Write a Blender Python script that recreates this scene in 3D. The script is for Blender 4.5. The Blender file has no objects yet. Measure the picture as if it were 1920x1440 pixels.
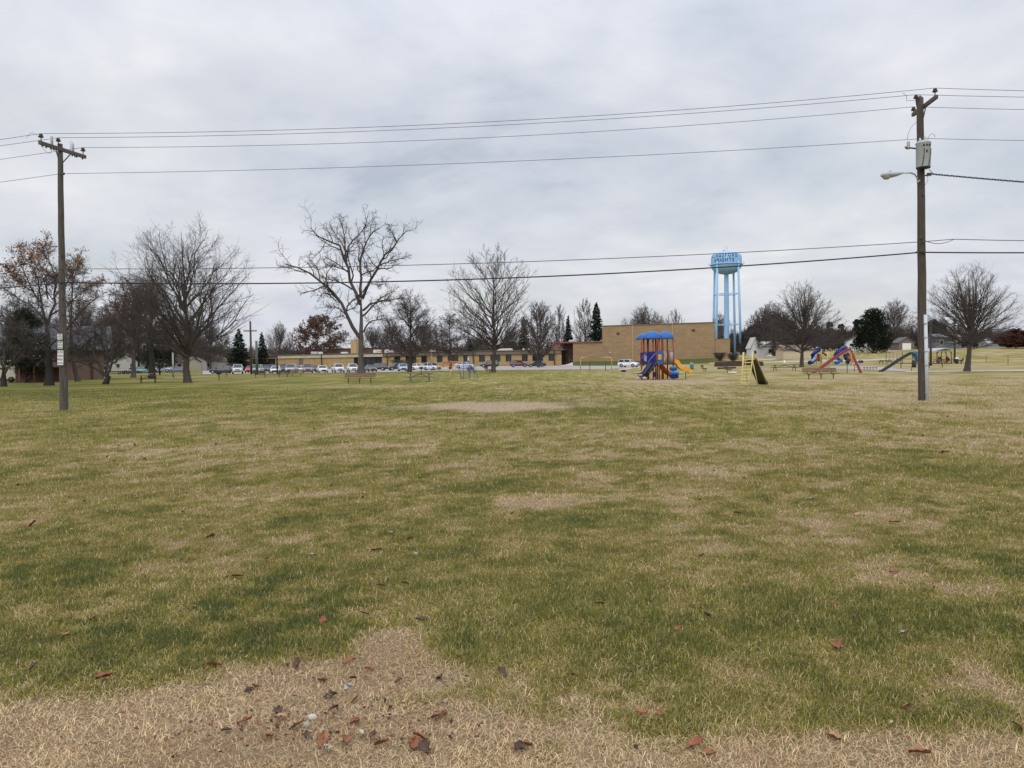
import bpy, math, random
import numpy as np
from mathutils import Vector, Matrix, Euler

random.seed(7)
RNG = np.random.default_rng(11)
sc = bpy.context.scene
COL = sc.collection
R = math.radians

# ------------------------------------------------------------------ camera
FPX = 1443.0
PITCH = math.atan((720 - 679) / FPX)
ROLL = R(0.75)
EYE = 1.65
F0 = np.array([0, math.cos(PITCH), -math.sin(PITCH)])
U0 = np.array([0, math.sin(PITCH), math.cos(PITCH)])
R0 = np.array([1.0, 0, 0])
CR = R0 * math.cos(ROLL) - U0 * math.sin(ROLL)
CU = R0 * math.sin(ROLL) + U0 * math.cos(ROLL)
cam_d = bpy.data.cameras.new('camera')
cam = bpy.data.objects.new('camera', cam_d)
COL.objects.link(cam)
cam.matrix_world = Matrix(((CR[0], CU[0], -F0[0], 0), (CR[1], CU[1], -F0[1], 0), (CR[2], CU[2], -F0[2], EYE), (0, 0, 0, 1)))
cam_d.sensor_width = 36
cam_d.lens = FPX / 1920 * 36
cam_d.clip_start = 0.05
cam_d.clip_end = 6000
sc.camera = cam

def W(px, py, d):
    """point on the ray of photo position (px, py) at distance d along +Y"""
    v = CR * ((px - 960) / FPX) + CU * ((720 - py) / FPX) + F0
    v = v * (d / v[1])
    return np.array([v[0], v[1], v[2] + EYE])

def proj(x, y, z):
    p = np.array([x, y, z - EYE])
    f = p @ F0
    return 960 + FPX * (p @ CR) / f, 720 - FPX * (p @ CU) / f

# ------------------------------------------------------------------ terrain
TC = np.array([-600, 350, 676, 925, 1178, 1400, 1600, 1800, 2500.])
TD = np.array([0, 30, 60, 80, 110, 155, 190, 215, 260, 320, 500.])
TZ = np.array([
 [0, 0, 0, 0, 0, 0, .1, .2, .3, .4, .4],
 [0, 0, 0, 0, .05, 0, .1, .2, .3, .3, .3],
 [0, 0, 0, .1, .3, 0, .1, .3, .5, .5, .5],
 [0, 0, 0, .1, .3, .3, .38, .6, .8, 1, 1],
 [0, 0, 0, .05, .12, .1, .25, .6, 1.2, 1.5, 1.5],
 [0, 0, 0, .05, .1, .5, .9, 1.6, 2.4, 3.6, 3.6],
 [0, 0, 0, 0, .1, .6, 1.2, 2.1, 3.9, 4.5, 4.5],
 [0, 0, 0, 0, .12, .6, 1.7, 2.7, 4.2, 5.0, 5.0],
 [0, 0, 0, 0, .12, .6, 1.7, 2.7, 4.2, 5.0, 5.0]])
SO = np.array([25.0, 212.0]); SE = np.array([.9119, -.4104]); SN = np.array([-.4104, -.9119])  # school front line, outward normal

def g(x, y):
    x = np.asarray(x, float); y = np.asarray(y, float)
    d = np.clip(y, 0, 499.9)
    px = 960 + FPX * x / np.maximum(y, 12)
    px = np.clip(px, TC[0], TC[-1] - .01)
    i = np.clip(np.searchsorted(TC, px, side='right') - 1, 0, len(TC) - 2)
    j = np.clip(np.searchsorted(TD, d, side='right') - 1, 0, len(TD) - 2)
    a = (px - TC[i]) / (TC[i + 1] - TC[i]); a = a * a * (3 - 2 * a)
    b = (d - TD[j]) / (TD[j + 1] - TD[j])
    z = (TZ[i, j] * (1 - a) + TZ[i + 1, j] * a) * (1 - b) + (TZ[i, j + 1] * (1 - a) + TZ[i + 1, j + 1] * a) * b
    fr = (x - SO[0]) * SN[0] + (y - SO[1]) * SN[1]
    al = (x - SO[0]) * SE[0] + (y - SO[1]) * SE[1]
    s = np.clip((9 - fr) / 8, 0, 1); s = s * s * (3 - 2 * s)
    w = np.clip((al + 9.5) / 2, 0, 1) * np.clip((37 - al) / 4, 0, 1)
    z = z + s * w * 1.0 * np.clip((fr + 40) / 10, 0, 1)
    return z

def at(px, d, dz=0.0):
    """ground point at distance d that shows at photo column px"""
    x = (px - 960) / FPX * d
    for _ in range(4):
        z = float(g(x, d)) + dz
        x += (px - proj(x, d, z)[0]) / FPX * d
    return (float(x), float(d), float(g(x, d)) + dz)

def hgt(px, py, d):
    """height above ground of the photo row py for a thing standing at (px, d)"""
    return float(W(px, py, d)[2]) - at(px, d)[2]

# ------------------------------------------------------------------ materials
MATS = {}
def mat(name, col, rough=.7, metal=0.0, var=.15, scale=3.0, bump=0.0, stretch=None, col2=None, spec=.4, coat=0.0):
    if name in MATS: return MATS[name]
    m = bpy.data.materials.new(name); m.use_nodes = True
    nt = m.node_tree; b = nt.nodes['Principled BSDF']
    b.inputs['Roughness'].default_value = rough; b.inputs['Metallic'].default_value = metal
    b.inputs['Specular IOR Level'].default_value = spec
    if coat: b.inputs['Coat Weight'].default_value = coat; b.inputs['Coat Roughness'].default_value = .05
    tc = nt.nodes.new('ShaderNodeTexCoord'); mp = nt.nodes.new('ShaderNodeMapping')
    nt.links.new(tc.outputs['Object'], mp.inputs[0])
    if stretch: mp.inputs['Scale'].default_value = stretch
    n = nt.nodes.new('ShaderNodeTexNoise'); n.inputs['Scale'].default_value = scale; n.inputs['Detail'].default_value = 6
    nt.links.new(mp.outputs[0], n.inputs['Vector'])
    r = nt.nodes.new('ShaderNodeValToRGB')
    c2 = col2 or tuple(min(1, c * (1 + var)) for c in col)
    c1 = tuple(c * (1 - var) for c in col) if not col2 else col
    r.color_ramp.elements[0].color = (*c1, 1); r.color_ramp.elements[1].color = (*c2, 1)
    r.color_ramp.elements[0].position = .3; r.color_ramp.elements[1].position = .7
    nt.links.new(n.outputs[0], r.inputs[0]); nt.links.new(r.outputs[0], b.inputs['Base Color'])
    if bump:
        bp = nt.nodes.new('ShaderNodeBump'); bp.inputs['Strength'].default_value = bump; bp.inputs['Distance'].default_value = .02
        nt.links.new(n.outputs[0], bp.inputs['Height']); nt.links.new(bp.outputs[0], b.inputs['Normal'])
    MATS[name] = m
    return m

def attr_mat(name, attr, rough=.8, trans=0.0, spec=.2):
    m = bpy.data.materials.new(name); m.use_nodes = True
    nt = m.node_tree; b = nt.nodes['Principled BSDF']; b.inputs['Roughness'].default_value = rough
    b.inputs['Specular IOR Level'].default_value = spec
    a = nt.nodes.new('ShaderNodeAttribute'); a.attribute_name = attr
    nt.links.new(a.outputs['Color'], b.inputs['Base Color'])
    if trans:
        t = nt.nodes.new('ShaderNodeBsdfTranslucent'); nt.links.new(a.outputs['Color'], t.inputs[0])
        mx = nt.nodes.new('ShaderNodeMixShader'); mx.inputs[0].default_value = trans
        nt.links.new(b.outputs[0], mx.inputs[1]); nt.links.new(t.outputs[0], mx.inputs[2])
        nt.links.new(mx.outputs[0], nt.nodes['Material Output'].inputs[0])
    return m

def brick_mat(name, c1, c2, mortar, sc_=1.0):
    m = bpy.data.materials.new(name); m.use_nodes = True
    nt = m.node_tree; b = nt.nodes['Principled BSDF']; b.inputs['Roughness'].default_value = .9
    tc = nt.nodes.new('ShaderNodeTexCoord'); sx = nt.nodes.new('ShaderNodeSeparateXYZ'); cx = nt.nodes.new('ShaderNodeCombineXYZ')
    ad = nt.nodes.new('ShaderNodeMath'); ad.operation = 'ADD'
    nt.links.new(tc.outputs['Object'], sx.inputs[0]); nt.links.new(sx.outputs[0], ad.inputs[0]); nt.links.new(sx.outputs[1], ad.inputs[1])
    nt.links.new(ad.outputs[0], cx.inputs[0]); nt.links.new(sx.outputs[2], cx.inputs[1])
    br = nt.nodes.new('ShaderNodeTexBrick'); br.inputs['Scale'].default_value = 1.0
    br.inputs['Brick Width'].default_value = .4 * sc_; br.inputs['Row Height'].default_value = .13 * sc_; br.inputs['Mortar Size'].default_value = .012
    br.inputs['Color1'].default_value = (*c1, 1); br.inputs['Color2'].default_value = (*c2, 1); br.inputs['Mortar'].default_value = (*mortar, 1)
    nt.links.new(cx.outputs[0], br.inputs['Vector'])
    n = nt.nodes.new('ShaderNodeTexNoise'); n.inputs['Scale'].default_value = .35; n.inputs['Detail'].default_value = 8; n.inputs['Roughness'].default_value = .7
    mp = nt.nodes.new('ShaderNodeMapping'); mp.inputs['Scale'].default_value = (1, 1, 4)
    nt.links.new(tc.outputs['Object'], mp.inputs[0]); nt.links.new(mp.outputs[0], n.inputs['Vector'])
    mr = nt.nodes.new('ShaderNodeMapRange'); mr.inputs[1].default_value = .3; mr.inputs[2].default_value = .7; mr.inputs[3].default_value = .78; mr.inputs[4].default_value = 1.18
    nt.links.new(n.outputs[0], mr.inputs[0])
    mx = nt.nodes.new('ShaderNodeMix'); mx.data_type = 'RGBA'; mx.blend_type = 'MULTIPLY'; mx.inputs[0].default_value = 1
    nt.links.new(br.outputs[0], mx.inputs[6]); nt.links.new(mr.outputs[0], mx.inputs[7]); nt.links.new(mx.outputs[2], b.inputs['Base Color'])
    return m

def glass_mat():
    if 'glass' in MATS: return MATS['glass']
    m = mat('glass', (.018, .022, .027), .08, 0, .1, 1, spec=.7)
    return m

# ------------------------------------------------------------------ mesh building
def newmesh(name, V, Fq, mats, smooth=False, midx=None, attrs=None):
    """V (n,3); Fq list of arrays of faces (each (m,k))"""
    me = bpy.data.meshes.new(name)
    V = np.asarray(V, np.float32).reshape(-1, 3)
    Fq = [np.asarray(f, np.int32) for f in Fq if len(f)]
    me.vertices.add(len(V)); me.vertices.foreach_set('co', V.ravel())
    loops = np.concatenate([f.ravel() for f in Fq]); nl = np.concatenate([np.full(len(f), f.shape[1], np.int32) for f in Fq])
    me.loops.add(len(loops)); me.loops.foreach_set('vertex_index', loops)
    me.polygons.add(len(nl)); st = np.concatenate([[0], np.cumsum(nl)[:-1]]).astype(np.int32)
    me.polygons.foreach_set('loop_start', st)
    if smooth: me.polygons.foreach_set('use_smooth', np.ones(len(nl), bool))
    if midx is not None: me.polygons.foreach_set('material_index', np.asarray(midx, np.int32))
    for m in (mats if isinstance(mats, (list, tuple)) else [mats]): me.materials.append(m)
    if attrs:
        for k, a in attrs.items():
            if a.ndim == 1:
                t = me.attributes.new(k, 'FLOAT', 'POINT'); t.data.foreach_set('value', a.astype(np.float32))
            else:
                t = me.attributes.new(k, 'FLOAT_COLOR', 'POINT')
                c = np.ones((len(a), 4), np.float32); c[:, :3] = a; t.data.foreach_set('color', c.ravel())
    me.update(calc_edges=True); me.validate()
    return me

class MB:
    def __init__(s): s.v = []; s.f = []; s.sm = []
    def add(s, vs, fs, smooth=False):
        b = len(s.v); s.v += [tuple(map(float, p)) for p in vs]; s.f += [tuple(b + i for i in f) for f in fs]; s.sm += [smooth] * len(fs); return s
    def box(s, c, d, rot=None, bev=0.0):
        hx, hy, hz = d[0] / 2, d[1] / 2, d[2] / 2
        M = Euler(rot).to_matrix() if rot else Matrix.Identity(3)
        if bev <= 0:
            vs = [(x * hx, y * hy, z * hz) for z in (-1, 1) for x, y in ((-1, -1), (1, -1), (1, 1), (-1, 1))]
            fs = [(3, 2, 1, 0), (4, 5, 6, 7), (0, 1, 5, 4), (1, 2, 6, 5), (2, 3, 7, 6), (3, 0, 4, 7)]
        else:
            b = min(bev, hx * .9, hy * .9, hz * .9); vs = []; 
            for z, i in ((-hz, b), (-hz + b, 0), (hz - b, 0), (hz, b)):
                X, Y = hx - i, hy - i
                for x, y in ((-X + b, -Y), (X - b, -Y), (X, -Y + b), (X, Y - b), (X - b, Y), (-X + b, Y), (-X, Y - b), (-X, -Y + b)): vs.append((x, y, z))
            fs = [tuple(range(7, -1, -1)), tuple(range(24, 32))]
            for k in range(3):
                for i in range(8): fs.append((k * 8 + i, k * 8 + (i + 1) % 8, k * 8 + 8 + (i + 1) % 8, k * 8 + 8 + i))
        c = Vector(c)
        return s.add([M @ Vector(v) + c for v in vs], fs)
    def tube(s, pts, r, n=8, caps=True):
        pts = [Vector(p) for p in pts]; rs = r if isinstance(r, (list, tuple)) else [r] * len(pts)
        vs = []; up = None
        for i, p in enumerate(pts):
            t = (pts[min(i + 1, len(pts) - 1)] - pts[max(i - 1, 0)]).normalized()
            if up is None: up = Vector((0, 0, 1)) if abs(t.z) < .9 else Vector((1, 0, 0))
            a = t.cross(up).normalized(); b = t.cross(a).normalized(); up = -b if False else up
            for k in range(n):
                w = 2 * math.pi * k / n; vs.append(p + (a * math.cos(w) + b * math.sin(w)) * rs[i])
        fs = []
        for i in range(len(pts) - 1):
            for k in range(n): fs.append((i * n + k, i * n + (k + 1) % n, i * n + n + (k + 1) % n, i * n + n + k))
        s.add(vs, fs, True)
        if caps:
            b = len(s.v) - len(vs)
            s.f += [tuple(b + k for k in range(n - 1, -1, -1)), tuple(b + (len(pts) - 1) * n + k for k in range(n))]; s.sm += [False, False]
        return s
    def bar(s, p, q, w, h=None):
        p, q = Vector(p), Vector(q); h = h or w; t = (q - p); L = t.length; t.normalize()
        up = Vector((0, 0, 1)) if abs(t.z) < .95 else Vector((0, 1, 0))
        a = t.cross(up).normalized(); b = a.cross(t).normalized()
        vs = []
        for o in (p, q):
            for x, y in ((-1, -1), (1, -1), (1, 1), (-1, 1)): vs.append(o + a * x * w / 2 + b * y * h / 2)
        return s.add(vs, [(3, 2, 1, 0), (4, 5, 6, 7), (0, 1, 5, 4), (1, 2, 6, 5), (2, 3, 7, 6), (3, 0, 4, 7)])
    def lathe(s, prof, n=24, c=(0, 0, 0), smooth=True):
        vs = []; c = Vector(c)
        for r_, z in prof:
            for k in range(n):
                w = 2 * math.pi * k / n; vs.append(c + Vector((max(r_, .001) * math.cos(w), max(r_, .001) * math.sin(w), z)))
        fs = []
        for i in range(len(prof) - 1):
            for k in range(n): fs.append((i * n + k, i * n + (k + 1) % n, i * n + n + (k + 1) % n, i * n + n + k))
        return s.add(vs, fs, smooth)
    def prism(s, poly, y0, y1, axis='y'):
        """poly in (x,z) extruded along y (axis y) or (x,y) along z (axis z) or (y,z) along x"""
        n = len(poly)
        f = {'y': lambda a, b, t: (a, t, b), 'z': lambda a, b, t: (a, b, t), 'x': lambda a, b, t: (t, a, b)}[axis]
        vs = [f(a, b, y0) for a, b in poly] + [f(a, b, y1) for a, b in poly]
        fs = [tuple(range(n)), tuple(range(2 * n - 1, n - 1, -1))] + [(i, n + i, n + (i + 1) % n, (i + 1) % n) for i in range(n)]
        return s.add(vs, fs)
    def loft(s, rings, smooth=True, caps=True):
        n = len(rings[0]); vs = [p for r_ in rings for p in r_]; fs = []
        for i in range(len(rings) - 1):
            for k in range(n): fs.append((i * n + k, i * n + (k + 1) % n, i * n + n + (k + 1) % n, i * n + n + k))
        if caps: fs += [tuple(range(n - 1, -1, -1)), tuple((len(rings) - 1) * n + k for k in range(n))]
        return s.add(vs, fs, smooth)
    def mesh(s, name, m):
        me = bpy.data.meshes.new(name); me.from_pydata(s.v, [], s.f)
        me.polygons.foreach_set('use_smooth', s.sm)
        me.materials.append(m); me.update(); return me
    def build(s, name, m, parent=None, label=None):
        return link(name, s.mesh(name, m), parent, label)

def link(name, me, parent=None, label=None):
    o = bpy.data.objects.new(name, me); COL.objects.link(o)
    if parent is not None: o.parent = parent
    if label: o['label'] = label
    return o
def tag(o, label, cat, group=None, kind=None):
    o['label'] = label; o['category'] = cat
    if group: o['group'] = group
    if kind: o['kind'] = kind
    return o
def thing(name, label, cat, loc, rz=0.0, group=None):
    o = bpy.data.objects.new(name, None); COL.objects.link(o); o.empty_display_size = .2
    o.location = loc; o.rotation_euler = (0, 0, rz)
    return tag(o, label, cat, group)
def solo(name, mb, m, label, cat, loc=(0, 0, 0), rz=0.0, group=None):
    o = mb.build(name, m); o.location = loc; o.rotation_euler = (0, 0, rz)
    return tag(o, label, cat, group)
KIDS = {}
def copy_tree(o, parent=None):
    c = o.copy(); COL.objects.link(c)
    if parent is not None: c.parent = parent
    for ch in [k for k in bpy.data.objects if k.parent == o]: copy_tree(ch, c)
    return c
def dup(o, label, loc, rz=0.0, scale=None, group=None):
    c = copy_tree(o); c['label'] = label; c.location = loc; c.rotation_euler = (0, 0, rz)
    if scale is not None: c.scale = scale if isinstance(scale, (tuple, list)) else (scale,) * 3
    if group: c['group'] = group
    return c
def struct(name, me):
    o = link(name, me); o['kind'] = 'structure'; return o

# value noise in numpy
def vnoise(x, y, seed=0):
    xi = np.floor(x).astype(np.int64); yi = np.floor(y).astype(np.int64); fx = x - xi; fy = y - yi
    fx = fx * fx * (3 - 2 * fx); fy = fy * fy * (3 - 2 * fy)
    def h(a, b):
        n = (a * 374761393 + b * 668265263 + seed * 1442695041) & 0xffffffff
        n = ((n ^ (n >> 13)) * 1274126177) & 0xffffffff
        return ((n ^ (n >> 16)) & 0xffff) / 65535.0
    return (h(xi, yi) * (1 - fx) + h(xi + 1, yi) * fx) * (1 - fy) + (h(xi, yi + 1) * (1 - fx) + h(xi + 1, yi + 1) * fx) * fy
def fbm(x, y, seed=0, oct=4):
    s = 0; a = .5; t = 0
    for i in range(oct):
        s = s + a * vnoise(x * 2 ** i + i * 17.3, y * 2 ** i - i * 9.1, seed + i); t += a; a *= .55
    return s / t
# ------------------------------------------------------------------ sky and light
def build_world():
    w = bpy.data.worlds.new('World'); sc.world = w; w.use_nodes = True
    nt = w.node_tree; N = nt.nodes; L = nt.links
    bg = N['Background']
    SUN_EL, SUN_AZ = R(38), R(200)
    sky = N.new('ShaderNodeTexSky'); sky.sky_type = 'NISHITA'; sky.sun_disc = False
    sky.sun_elevation = SUN_EL; sky.sun_rotation = SUN_AZ; sky.air_density = 1.4; sky.dust_density = 2
    s1 = N.new('ShaderNodeVectorMath'); s1.operation = 'SCALE'; s1.inputs[3].default_value = .09
    L.new(sky.outputs[0], s1.inputs[0])
    tc = N.new('ShaderNodeTexCoord'); sp = N.new('ShaderNodeSeparateXYZ'); L.new(tc.outputs['Generated'], sp.inputs[0])
    az = N.new('ShaderNodeMath'); az.operation = 'MAXIMUM'; az.inputs[1].default_value = 0; L.new(sp.outputs[2], az.inputs[0])
    ad = N.new('ShaderNodeMath'); ad.operation = 'ADD'; ad.inputs[1].default_value = .26; L.new(az.outputs[0], ad.inputs[0])
    dv = N.new('ShaderNodeVectorMath'); dv.operation = 'DIVIDE'; L.new(tc.outputs['Generated'], dv.inputs[0])
    cb = N.new('ShaderNodeCombineXYZ')
    for i in range(3): L.new(ad.outputs[0], cb.inputs[i])
    L.new(cb.outputs[0], dv.inputs[1])
    mp = N.new('ShaderNodeMapping'); mp.inputs['Scale'].default_value = (1.25, 1.35, 0); mp.inputs['Location'].default_value = (3.1, 1.2, 0); mp.inputs['Rotation'].default_value = (0, 0, R(9))
    L.new(dv.outputs[0], mp.inputs[0])
    n1 = N.new('ShaderNodeTexNoise'); n1.inputs['Scale'].default_value = .95; n1.inputs['Detail'].default_value = 7; n1.inputs['Roughness'].default_value = .55; n1.inputs['Distortion'].default_value = .5
    n2 = N.new('ShaderNodeTexNoise'); n2.inputs['Scale'].default_value = 3.2; n2.inputs['Detail'].default_value = 6; n2.inputs['Roughness'].default_value = .55
    L.new(mp.outputs[0], n1.inputs[0]); L.new(mp.outputs[0], n2.inputs[0])
    mx = N.new('ShaderNodeMix'); mx.inputs[0].default_value = .30; L.new(n1.outputs[0], mx.inputs[2]); L.new(n2.outputs[0], mx.inputs[3])
    cr = N.new('ShaderNodeValToRGB'); e = cr.color_ramp.elements
    e[0].position = .34; e[0].color = (.485, .53, .62, 1)
    e[1].position = .645; e[1].color = (.84, .845, .865, 1)
    for p, c in ((.41, (.60, .635, .71)), (.49, (.68, .702, .765)), (.58, (.76, .77, .815))):
        q = e.new(p); q.color = (*c, 1)
    L.new(mx.outputs[0], cr.inputs[0])
    # thin gaps let some of the clear sky through
    n3 = N.new('ShaderNodeTexNoise'); n3.inputs['Scale'].default_value = 1.7; n3.inputs['Detail'].default_value = 4
    L.new(dv.outputs[0], n3.inputs[0])
    mr = N.new('ShaderNodeMapRange'); mr.inputs[1].default_value = .42; mr.inputs[2].default_value = .68; mr.inputs[3].default_value = .02; mr.inputs[4].default_value = .28
    L.new(n3.outputs[0], mr.inputs[0])
    m2 = N.new('ShaderNodeMix'); m2.data_type = 'RGBA'; L.new(mr.outputs[0], m2.inputs[0]); L.new(cr.outputs[0], m2.inputs[6]); L.new(s1.outputs[0], m2.inputs[7])
    # an overcast dome is brighter overhead than at the horizon
    mz = N.new('ShaderNodeMapRange'); mz.interpolation_type = 'SMOOTHSTEP'; mz.inputs[1].default_value = .25; mz.inputs[2].default_value = 1.0; mz.inputs[3].default_value = 1.0; mz.inputs[4].default_value = 2.3
    L.new(sp.outputs[2], mz.inputs[0])
    m3 = N.new('ShaderNodeVectorMath'); m3.operation = 'SCALE'; L.new(m2.outputs[2], m3.inputs[0]); L.new(mz.outputs[0], m3.inputs[3])
    L.new(m3.outputs[0], bg.inputs[0]); bg.inputs[1].default_value = 1.0
    ld = bpy.data.lights.new('sun', 'SUN'); ld.energy = 1.1; ld.angle = R(60); ld.color = (1, .96, .9)
    lo = bpy.data.objects.new('sun', ld); COL.objects.link(lo)
    dvec = Vector((math.sin(SUN_AZ) * math.cos(SUN_EL), math.cos(SUN_AZ) * math.cos(SUN_EL), math.sin(SUN_EL)))
    lo.rotation_euler = dvec.to_track_quat('Z', 'Y').to_euler()
    sc.view_settings.view_transform = 'Standard'; sc.view_settings.look = 'None'; sc.view_settings.exposure = 0.07; sc.view_settings.gamma = 1
    sc.cycles.max_bounces = 5; sc.cycles.diffuse_bounces = 2; sc.cycles.glossy_bounces = 2; sc.cycles.transmission_bounces = 3
    sc.cycles.use_denoising = True
build_world()

# ------------------------------------------------------------------ turf colours
def gp(px, py):
    """flat ground point under a photo position"""
    v = CR * ((px - 960) / FPX) + CU * ((720 - py) / FPX) + F0
    t = EYE / -v[2]; return v[0] * t, v[1] * t
# centre px,py, half sizes px; amount: + dry, - lush
PATCH = [
 (640, 1278, 250, 44, 1.3), (728, 1218, 72, 44, 1.3), (150, 1412, 420, 84, 1.3), (660, 1400, 400, 95, 1.3), (1620, 1418, 420, 50, 1.1), (1150, 1438, 240, 36, .9),
 (90, 1335, 110, 30, .9), (370, 1325, 190, 50, 1.0), (1890, 1300, 50, 80, .5),
 (560, 1205, 150, 50, -1.0), (180, 1235, 190, 60, -.7), (900, 1220, 110, 60, -.7), (1250, 1190, 420, 90, -.5), (700, 1080, 400, 60, -.35), (1650, 1150, 250, 60, -.35),
 (1080, 985, 120, 18, -.6), (1500, 1060, 90, 22, -.6), (560, 1010, 160, 14, .6), (350, 1050, 160, 40, .3), (1700, 1090, 130, 26, .75), (1400, 1010, 330, 40, .35), (1350, 880, 90, 10, .8), (1690, 950, 130, 12, .6), (1060, 940, 150, 12, .6),
 (560, 930, 200, 9, .5), (700, 835, 50, 5, .7), (1250, 860, 350, 30, .45), (250, 845, 230, 18, .5), (850, 800, 420, 18, .25), (1780, 880, 160, 20, -.6), (60, 960, 60, 30, -.3), (300, 905, 280, 14, -.3),
 (1550, 830, 500, 20, .1), (500, 784, 40, 4, -.6), (1050, 800, 300, 6, -.2), (1650, 745, 400, 20, .35), (1300, 735, 500, 10, .45), (1460, 728, 110, 5, -1.1), (1800, 757, 70, 3, -.9), (750, 724, 300, 5, .35), (300, 735, 400, 12, -.15),
 (1180, 725, 300, 5, .3), (1300, 770, 200, 6, -.25)]
PW = []
for px, py, rx, ry, a in PATCH:
    cx, cy = gp(px, py); x1, _ = gp(px + rx, py); _, y0 = gp(px, py + ry); _, y1 = gp(px, py - ry)
    PW.append((cx, (y0 + y1) / 2, abs(x1 - cx), abs(y1 - y0) / 2, a))
def dryness(x, y):
    """0 lush green .. 1 straw"""
    n = fbm(x * .35, y * .25, 3, 4) - .5
    n2 = fbm(x * 1.7, y * 1.5, 9, 4) - .5
    n3 = fbm(x * 6.5, y * 6.5, 21, 3) - .5
    n4 = fbm(x * .06, y * .05, 33, 4) - .5
    v = .46 + .50 * n + .80 * n2 + .95 * n3 + .45 * n4
    v = v + .12 * np.clip((y - 6) / 10, 0, 1) + .16 * np.clip((x - 2) / 18, 0, 1) * np.clip((y - 8) / 10, 0, 1) - .16 * np.clip((y - 30) / 20, 0, 1) * np.clip((12 - x) / 25, 0, 1)
    add = np.zeros_like(v)
    for i, (cx, cy, rx, ry, a) in enumerate(PW):
        q = ((x - cx) / rx) ** 2 + ((y - cy) / ry) ** 2
        if i < 9 or i == 9:      # the straw patch and strip near the camera keep a fairly sharp ragged edge
            q = q * np.clip(1 + 2.3 * n2 + 3.0 * n3, .15, 3.5); add = np.maximum(add, a * np.clip((1.25 - q) * .95, 0, 1)) if a > 0 else add + a * .6 * np.exp(-q)
        else: add = add + a * .42 * np.exp(-q * .9) * (1 + 2.0 * n3 + 1.6 * n2)
    v = v + add * np.where(add > .7, .62, .8)
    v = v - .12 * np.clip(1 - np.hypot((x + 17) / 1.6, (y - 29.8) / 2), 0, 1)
    # watered green bank below the gym
    fr = (x - SO[0]) * SN[0] + (y - SO[1]) * SN[1]; al = (x - SO[0]) * SE[0] + (y - SO[1]) * SE[1]
    v = v - 1.4 * ((fr > -2) & (fr < 12) & (al > -9) & (al < 31))
    return np.clip(v, 0, 1)
def dirtness(x, y):
    n3 = fbm(x * 1.3, y * 1.3, 51, 4)
    v = np.zeros_like(x)
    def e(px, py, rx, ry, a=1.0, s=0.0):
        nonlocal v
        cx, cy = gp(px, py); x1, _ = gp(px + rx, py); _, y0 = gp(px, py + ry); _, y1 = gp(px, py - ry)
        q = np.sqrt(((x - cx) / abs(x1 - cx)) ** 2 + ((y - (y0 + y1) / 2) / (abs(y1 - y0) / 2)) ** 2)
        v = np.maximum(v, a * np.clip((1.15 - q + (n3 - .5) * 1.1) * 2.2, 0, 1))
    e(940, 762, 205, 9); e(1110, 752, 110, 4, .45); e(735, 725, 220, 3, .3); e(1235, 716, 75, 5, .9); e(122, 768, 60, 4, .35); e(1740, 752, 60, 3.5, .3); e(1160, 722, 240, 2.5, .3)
    e(520, 1370, 330, 60, .18)
    return np.clip(v, 0, 1)

GREEN = np.array([.162, .162, .036]); OLIVE = np.array([.290, .252, .066]); STRAW = np.array([.525, .410, .265]); DGREEN = np.array([.092, .118, .036])

def axis(fine0, fine1, step, mid0, mid1, mstep, far0, far1):
    a = list(np.arange(fine0, fine1, step)); 
    v = a[-1]; st = step
    while v < mid1:
        st = min(st * 1.07, mstep); v += st; a.append(v)
    while v < far1:
        st *= 1.18; v += st; a.append(v)
    return a
ys = axis(2.4, 14, .12, 0, 300, 2.2, 0, 4500)
ys = [-400, -150, -60, -20, -8, -3, 0, 1.5] + ys
xp = axis(0, 9, .14, 0, 210, 2.4, 0, 4500)
xs = [-a for a in xp[:0:-1]] + xp
X, Y = np.meshgrid(np.array(xs), np.array(ys))
Z = g(X, Y) + (fbm(X * .15, Y * .15, 71, 3) - .5) * .12 * np.clip((Y - 2) / 10, 0, 1) * np.clip((70 - Y) / 20, 0, 1)
V = np.stack([X, Y, Z], -1).reshape(-1, 3)
nx, ny = len(xs), len(ys)
ii = np.arange(ny - 1)[:, None] * nx + np.arange(nx - 1)[None, :]
Fq = np.stack([ii, ii + 1, ii + nx + 1, ii + nx], -1).reshape(-1, 4)

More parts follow.
